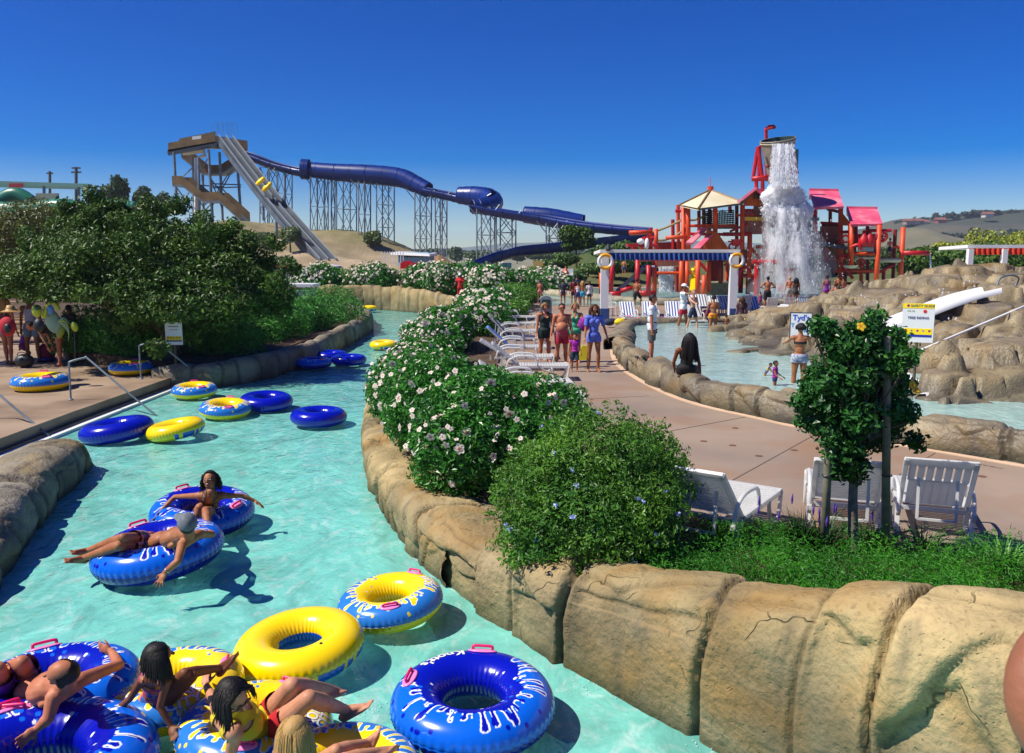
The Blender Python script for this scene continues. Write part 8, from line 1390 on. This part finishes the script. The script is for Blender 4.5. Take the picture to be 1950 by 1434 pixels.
# paddling pool group
stand('man in a white shirt and red shorts pointing with a raised arm', 1300, 633, 90, R(55), skin='tan', garments=[('tee', c('#e0e2e6')), ('shorts', c('#c4162c'))], hair=('cap', 'black'), extra={'cap': cloth('#d8d8d8')}, aR=(1.6, .1, .1), aL=(.2, .3, .2), lL=(.2, .05, .1), lR=(-.2, .05, 0))
stand('slim pale boy in dark blue trunks walking in the paddling pool', 1318, 637, 84, R(35), skin='pale', g=.85, garments=[('shorts', c('#22304a'))], hair=('short', 'blond'), aR=(1.2, .5, .3), aL=(.1, .1, .3), lL=(.3, .05, .2), lR=(-.25, .05, .1))
stand('woman in an orange and yellow bikini bottom seen from behind in the paddling pool', 1357, 643, 78, R(180), skin='tan', fem=True, g=1.05, garments=[('briefs', c('#e0801e', '#e8c02a', 18, '#c8401a'), .016), ('bikini_top', c('#c06030'))], hair=('short', 'black'), aL=(.0, .25, .1), aR=(.0, .15, .3))
stand('small child in dark trunks standing beside the woman in the orange bikini', 1382, 643, 42, R(180), skin='tan', garments=[('long_shorts', c('#14161c'))], hair=('short', 'black'), g=.95)
stand('woman in a striped bikini seen from behind, standing behind the staked tree', 1519, 752, 128, R(170), skin='tan', fem=True, g=1.08, garments=[('briefs', c('#6f7690', '#b8bccc', 20), .02), ('bikini_top', c('#16161c'))], hair=('bob', 'black'), aL=(1.1, .25, .8), aR=(.8, .3, .9), vox=.011, extra={'hairlen': .05})
stand('toddler in a magenta life vest standing in the paddling pool', 1474, 757, 66, R(60), z=.6, skin='tan', garments=[('vest', c('#a81a9a', '#8a1480', 12)), ('briefs', c('#2a2a60'))], hair=('short', 'black'), aL=(.3, .2, .8), aR=(.3, .2, .8), vox=.011)
stand('toddler with a yellow and blue float low in the paddling pool', 1456, 735, 44, R(70), z=.62, skin='tan', garments=[('vest', c('#e0c820', '#2050a0', 16))], hair=('short', 'black'), aL=(1.2, .2, .3), aR=(1.2, .2, .3), bend=.5, vox=.012)
# plaza group on the left
stand('woman with a straw hat and a red backpack at the far left of the plaza', 18, 694, 108, R(170), z=.30, skin='pink', fem=True, g=1.0, garments=[('tank', c('#5a2430')), ('briefs', c('#8a8cb0'), .02)], hair=('long', 'blond'), lL=(.1, .05, 0), lR=(-.08, .05, 0))
b = W(14, 622, 20.3); t = thing('backpack', 'red backpack worn by the woman at the far left', 'backpack', tuple(b)); MB().ell(b, (.2, .13, .24)).build('pack', c('#b4182c', '#9a1226', 6), t, True); MB().ell(b + V3((.06, -.1, -.04)), (.09, .06, .12)).build('pocket', M_blk, t, True)
b = W(20, 590, 20.6); t = thing('straw_hat', 'tan straw hat of the woman with the red backpack', 'hat', tuple(b)); MB().lathe([(.005, .12), (.08, .11), (.11, .03), (.12, .0), (.23, -.04)], 18, b).build('hat', mat('straw', hexc('#b08a4a'), hexc('#96723a'), scale=20), t, True)
stand('young man in a white vest and denim shorts carrying a black shoulder bag', 64, 690, 112, R(190), z=.30, skin='tan', garments=[('tank', c('#c8cbe0', '#b0b4d0', 12)), ('shorts', c('#7f9ab0', '#6f8aa0', 9))], hair=('short', 'dark'), lL=(.05, .08, 0), lR=(0, .08, 0), bend=.1)
b = W(74, 620, 20.5); t = thing('shoulder_bag', 'black shoulder bag on the back of the man in the white vest', 'bag', tuple(b)); MB().ell(b, (.13, .1, .17)).build('bag_body', M_blk, t, True)
stand('woman in a black top and shorts bending forward over the bags', 118, 697, 110, R(-80), z=.30, skin='pink', fem=True, g=1.08, garments=[('onepiece', c('#0c0c10'), .012, .3)], hair=('short', 'dark'), bend=1.35, aL=(.8, .1, .3), aR=(.9, .1, .3), lL=(.0, .06, 0), lR=(.15, .06, .1))
stand('child in purple squatting on the plaza behind the duffel bag', 44, 690, 62, R(150), z=.30, skin='tan', garments=[('tank', c('#7a2a9a')), ('shorts', c('#8a2a6a'))], hair=('short', 'dark'), lL=(1.0, .1, 1.4), lR=(.8, .1, 1.3), bend=.3)
stand('person with dark clothes half hidden behind the bending woman', 138, 690, 96, R(160), z=.30, skin='brown', garments=[('tee', c('#2a2026')), ('shorts', c('#301a30'))], hair=('short', 'black'))
# lifeguard on the far wall
stand('lifeguard in red jacket and trousers with white cap on the far rock wall', 877, 585, 56, R(-20), z=.95, Y=44.6, skin='brown', garments=[('pants', c('#b8121c')), ('tee', c('#c8141e'), .02)], hair=('cap', 'black'), extra={'cap': cloth('#e0e0e0')}, aL=(.3, .2, 1.2, .4), aR=(.2, .3, .8))
b = W(881, 559, 44.2); t = thing('rescue_float', 'orange rescue float held by the lifeguard in red', 'rescue float', tuple(b)); MB().ell(b, (.2, .12, .15)).build('float_body', mat('rescue_orange', hexc('#e0561c'), rough=.5), t, True)
# distant figures: (label, px, feet py, height px, yaw, skin, fem, garments, hair)
far_p = [
 ('barefoot boy in dark trunks standing with one foot on a lounger', 1212, 590, 58, 150, 'tan', 0, [('long_shorts', c('#14181e'))], 'short', 'black'),
 ('girl in a pink swimsuit walking away left of the crowd', 1028, 578, 44, 170, 'pink', 1, [('briefs', c('#d06a80')), ('bikini_top', c('#d06a80'))], 'short', 'brown'),
 ('person with a red backpack in the crowd, left side', 1072, 583, 50, 180, 'tan', 0, [('tee', c('#30304a')), ('shorts', c('#7a3040'))], 'short', 'dark'),
 ('person in a dark red shirt in the middle of the crowd', 1092, 583, 52, 200, 'tan', 0, [('tee', c('#7a1a2a')), ('shorts', c('#3a2030'))], 'short', 'dark'),
 ('child in a white top and blue shorts in the crowd', 1100, 584, 46, 170, 'pink', 1, [('tank', c('#d0d0d8')), ('shorts', c('#2c3a6a'))], 'short', 'brown'),
 ('girl with a turquoise towel round her waist in the crowd', 1109, 584, 48, 175, 'pink', 1, [('shorts', c('#3fa8c8'), .02), ('bikini_top', c('#c8b040'))], 'long', 'blond'),
 ('boy in a white shirt and dark shorts at the right of the crowd', 1122, 583, 46, 190, 'tan', 0, [('tee', c('#cfcfd4')), ('shorts', c('#26304a'))], 'short', 'dark'),
 ('person wearing a blue cap behind the crowd', 1098, 575, 50, 180, 'tan', 0, [('tee', c('#1c2348'))], 'short', 'black'),
 ('woman with red hair among the far hibiscus flowers', 901, 566, 36, 10, 'pink', 1, [('tank', c('#5f86b8'))], 'bob', 'red'),
 ('broad shirtless man with hands on hips watching the splash', 1460, 592, 62, 180, 'tan', 0, [('long_shorts', c('#12141a'))], 'short', 'black'),
 ('child in a purple swimsuit next to the broad shirtless man', 1447, 588, 30, 180, 'tan', 1, [('onepiece', c('#8a1f90'))], 'short', 'black'),
 ('bather with pale grey shorts by the red splash target', 1502, 582, 52, 180, 'pink', 0, [('shorts', c('#8f9c98'))], 'short', 'blond'),
 ('woman in a dark patterned swimsuit watching the falling water', 1514, 586, 53, 185, 'tan', 1, [('onepiece', c('#1c1c1e', '#3a3a34', 22), .008, .3)], 'long', 'black'),
 ('bather blurred in the spray under the falling water', 1546, 572, 42, 10, 'pink', 0, [('shorts', c('#8090a0'))], 'short', 'dark'),
 ('woman in a purple swimsuit with crossed straps', 1572, 585, 56, 185, 'tan', 1, [('onepiece', c('#7a1a8a'), .008, .1)], 'short', 'black'),
 ('left one of the two shirtless bathers standing close together', 1594, 580, 52, 180, 'tan', 0, [('shorts', c('#1c4a48'))], 'short', 'black'),
 ('right one of the two shirtless bathers standing close together', 1603, 580, 50, 185, 'tan', 0, [('shorts', c('#202838'))], 'short', 'dark'),
 ('tanned shirtless man in dark shorts with a hand on his hip beside the chairs', 1589, 602, 58, 175, 'pink', 0, [('long_shorts', c('#151a28'))], 'short', 'dark'),
 ('dark haired woman bather behind the boulder hill, left of the sandy boulder', 1741, 568, 46, 180, 'tan', 1, [('onepiece', c('#c0705a'))], 'short', 'dark'),
 ('blond bather half hidden by the boulder hill', 1655, 590, 46, 170, 'pink', 1, [('bikini_top', c('#26303a'))], 'short', 'blond'),
 ('slide rider climbing the steps of the fort on the right', 1693, 494, 36, 180, 'pink', 0, [('shorts', c('#20304a'))], 'short', 'dark'),
 ('bather climbing inside the red fort frame', 1603, 480, 26, 10, 'pink', 0, [('shorts', c('#30304a'))], 'short', 'dark'),
 ('bather seated high on the left slope behind the red frame', 1188, 528, 34, 160, 'pink', 0, [('shorts', c('#2a4060'))], 'short', 'dark')]
for i, (lb, px, py, hp, yw, sk, fe, ga, h1, h2) in enumerate(far_p):
    kw = {}
    if 'hands on hips' in lb or 'hand on his hip' in lb: kw = dict(aL=(-.1, .75, 1.3, .9), aR=(-.1, .75, 1.3, .9))
    if 'one foot' in lb: kw = dict(lR=(.9, .1, .9))
    Yy = None; z = .62
    if 'fort on the right' in lb: Yy, z = 54.5, float(W(1693, 494, 54.5)[2])
    if 'inside the red' in lb: Yy, z = 55, float(W(1603, 480, 55)[2])
    if 'left slope' in lb: Yy, z = 56, float(W(1188, 528, 56)[2])
    if 'hibiscus flowers' in lb: Yy, z = 52.5, 1.4
    stand(lb, px, py, hp, R(yw), z=z, Y=Yy, skin=sk, fem=bool(fe), garments=ga, hair=(h1, h2), vox=.026, g=1.15 if 'broad' in lb else 1.0, **kw)
# seated and lying sunbathers
b = G(1541, 606, 1.05); J, s, f = standing(1.7, b - V3((0, 0, .5)), R(180), lL=(1.5, .05, 1.5), lR=(1.5, .05, 1.5))
person('dark haired person in a striped top sitting in a chair facing the fort', J, .026, 'tan', s, 1.1, False, garments=[('tee', c('#b8b8bc', '#6a6a72', 20))], hair=('short', 'black'), facevec=f, detail=0)
b = G(1412, 600, 1.0); J, s, f = standing(1.6, b - V3((0, 0, .5)), R(180), lL=(1.5, .05, 1.5), lR=(1.5, .05, 1.5)); person('person with dark red hair sitting in the grey chair by the canopy post', J, .026, 'pink', s, 1.0, True, garments=[('tee', c('#4a3030'))], hair=('bob', 'brown'), facevec=f, detail=0)
# ---------------------------------------------------------------- people riding the rings (joints by picture point and height above water)
q = lambda px, py, z: G(px, py, z)
# laughing woman
J = dict(head=q(400, 914, .80), neck=q(401, 937, .66), pelvis=q(394, 975, .20), sR=q(376, 944, .58), sL=q(427, 944, .58), eR=q(333, 946, .50), hR=q(305, 974, .36), eL=q(462, 944, .52), hL=q(486, 954, .44), kR=q(380, 966, .52), kL=q(392, 972, .54), aR=q(372, 1000, .30), aL=q(396, 1004, .42), tR=q(370, 1012, .28), tL=q(398, 1019, .40))
w1, i1 = person('laughing curly haired woman in a leopard print swimsuit, arms spread on her blue ring', J, .0075, 'tan', .96, .92, True, garments=[('onepiece', c('#7a5236', '#2a1a12', 38, '#a8825a', s3=30), .006, .1)], hair=('curly', 'black'), facevec=(-.10, -1, .22), detail=2, hands={'L': dict(dir=(.8, -.3, -.45), side=(0, -1, .2), curl=.25), 'R': dict(dir=(-.4, -.6, -.7), side=(0, -1, 0), curl=.5)}, group=None, feetup={'L': (0, -.5, .8), 'R': (0, -.5, .8)})
# man in the cap
J = dict(head=q(357, 998, .86), neck=q(360, 1016, .70), pelvis=q(278, 1034, .26), sR=q(347, 1036, .60), sL=q(378, 1017, .62), eR=q(338, 1070, .50), hR=q(314, 1090, .40), eL=q(404, 1018, .52), hL=q(398, 1012, .46), kR=q(226, 1040, .52), kL=q(234, 1024, .60), aR=q(160, 1062, .28), aL=q(168, 1048, .30), tR=q(128, 1060, .36), tL=q(140, 1044, .40), pR=q(272, 1040, .26), pL=q(276, 1026, .28))
w2, i2 = person('tanned man in grey cap and red floral trunks lying back on his blue ring', J, .0075, 'tan', 1.0, 1.0, False, garments=[('shorts', c('#7a1c24', '#681820', 5, '#d8d0ca', s3=20), .008)], hair=('cap', 'black'), extra={'cap': cloth('#6f757c', '#5c6268', 20), 'brim': (-.7, .5, .1)}, facevec=(-.25, .95, .15), detail=2, hands={'R': dict(dir=(-.3, -.55, -.75), side=(-1, .3, 0), curl=.15, spread=.6), 'L': dict(dir=(-.6, .3, .1), curl=.4)}, feetup={'L': (.5, 0, .8), 'R': (.5, 0, .8)}, mouth=None)
wr = J['hR'] + nrm(J['eR'] - J['hR']) * .03; x, y, d = frame(J['eR'] - J['hR']); MB().torus(wr, .030, .006, 20, 6, np.array([x, y, d]).T).build('wristwatch', mat('watch_steel', (.5, .48, .4), metal=.8, rough=.3), w2, True)
# balding man
J = dict(head=q(118, 1282, .82), neck=q(128, 1304, .66), pelvis=q(35, 1316, .30), sR=q(102, 1328, .58), sL=q(152, 1296, .60), eL=q(200, 1272, .52), hL=q(228, 1248, .48), eR=q(92, 1368, .46), hR=q(70, 1388, .40), kL=q(42, 1262, .66), kR=q(-4, 1274, .66), aL=q(-20, 1290, .3), aR=q(-70, 1300, .3), tL=q(-40, 1300, .3), tR=q(-95, 1308, .3))
J['eL'] = q(226, 1266, .50); J['hL'] = q(212, 1240, .50)
w3, i3 = person('balding man with sunglasses and purple swim shorts lounging on a blue ring', J, .0075, 'pink', 1.0, 1.1, False, garments=[('long_shorts', c('#3c1266', '#4c1a80', 5), .008)], hair=('bald', 'dark'), facevec=(-.9, -.35, .15), detail=2, glasses=True, mouth='closed', hands={'L': dict(dir=(-.9, .35, .1), side=(0, 0, 1), curl=.4), 'R': dict(dir=(-.5, -.8, -.3), curl=.4)})
# girl in floral swimsuit, back to the camera
J = dict(head=q(302, 1247, .92), neck=q(296, 1273, .76), pelvis=q(292, 1340, .32), sR=q(318, 1296, .70), sL=q(274, 1290, .70), eL=q(248, 1330, .50), hL=q(208, 1364, .32), eR=q(304, 1345, .50), hR=q(326, 1384, .36), kL=q(352, 1282, .66), kR=q(366, 1288, .62), aL=q(418, 1272, .50), aR=q(330, 1316, .3), tL=q(446, 1238, .56), tR=q(345, 1330, .26), pL=q(300, 1336, .32), pR=q(306, 1344, .32))
w4, i4 = person('dark haired girl in a bright floral swimsuit sitting on a yellow ring', J, .007, 'brown', .80, .85, True, garments=[('onepiece', c('#1f4f9a', '#c8342a', 16, '#e0a020', s3=20), .005, .1)], hair=('bob', 'black'), facevec=(.85, .5, 0), detail=2, extra={'hairlen': .13}, hands={'L': dict(dir=(-.6, -.7, -.5), curl=.5), 'R': dict(dir=(.5, -.7, -.4), curl=.5)}, feetup={'L': (-.8, 0, .3)}, headr=1.12)
# woman in yellow with sunglasses
J = dict(head=q(444, 1324, .90), neck=q(437, 1352, .73), pelvis=q(496, 1394, .28), sR=q(448, 1398, .62), sL=q(418, 1362, .64), eL=q(406, 1332, .52), hL=q(392, 1304, .46), eR=q(436, 1450, .40), hR=q(470, 1490, .35), kL=q(556, 1306, .74), kR=q(588, 1330, .70), aL=q(628, 1312, .40), aR=q(660, 1352, .34), tL=q(652, 1304, .38), tR=q(698, 1330, .42), pL=q(500, 1380, .30), pR=q(510, 1400, .30))
w5, i5 = person('woman with sunglasses, yellow tank top and red shorts lying on a yellow ring', J, .0075, 'fair', 1.0, 1.08, True, garments=[('shorts', c('#b81420', '#a8101c', 5), .006), ('tank', c('#ccb81a', '#bca814', 5), .008)], hair=('bob', 'black'), facevec=(.75, -.45, -.25), detail=2, glasses=True, mouth='closed', extra={'hairlen': .10, 'bust': .2}, hands={'L': dict(dir=(-.2, .8, .3), curl=.6), 'R': dict(curl=.4)}, feetup={'L': (-.5, 0, .8), 'R': (-.5, 0, .8)})
# blond child at the bottom edge
J = dict(head=q(562, 1392, .80), neck=q(558, 1420, .66), pelvis=q(585, 1470, .30), sR=q(575, 1440, .58), sL=q(530, 1430, .58), eR=q(590, 1480, .45), hR=q(620, 1500, .4), eL=q(510, 1460, .45), hL=q(500, 1490, .4), kL=q(640, 1428, .55), kR=q(660, 1444, .52), aL=q(700, 1414, .46), aR=q(722, 1430, .46), tL=q(712, 1386, .54), tR=q(748, 1414, .46), pL=q(598, 1462, .3), pR=q(606, 1476, .3))
w6, i6 = person('child with long straight blond hair on a yellow ring, seen from behind', J, .0075, 'fair', .78, .85, True, garments=[('onepiece', c('#d8cf3a', '#e8e8e0', 22), .005, .1)], hair=('long', 'blond'), facevec=(.35, .95, .1), detail=2, mouth=None, feetup={'L': (-.8, 0, .3), 'R': (-.8, 0, .3)}, headr=1.12, extra={'hairlen': .30})
# ---------------------------------------------------------------- air
def haze():
    m = bpy.data.materials.new('haze'); m.use_nodes = True; n = m.node_tree; n.nodes.clear(); v = n.nodes.new('ShaderNodeVolumePrincipled'); v.inputs['Color'].default_value = (.78, .86, 1, 1); v.inputs['Density'].default_value = .0002; v.inputs['Anisotropy'].default_value = .2
    o = n.nodes.new('ShaderNodeOutputMaterial'); n.links.new(v.outputs[0], o.inputs['Volume'])
    b = MB().box((0, 1500, 37), (5600, 3900, 82)).build('haze', m); b['kind'] = 'stuff'; b['label'] = 'thin bluish summer haze over the whole park'; b['category'] = 'haze'
haze()
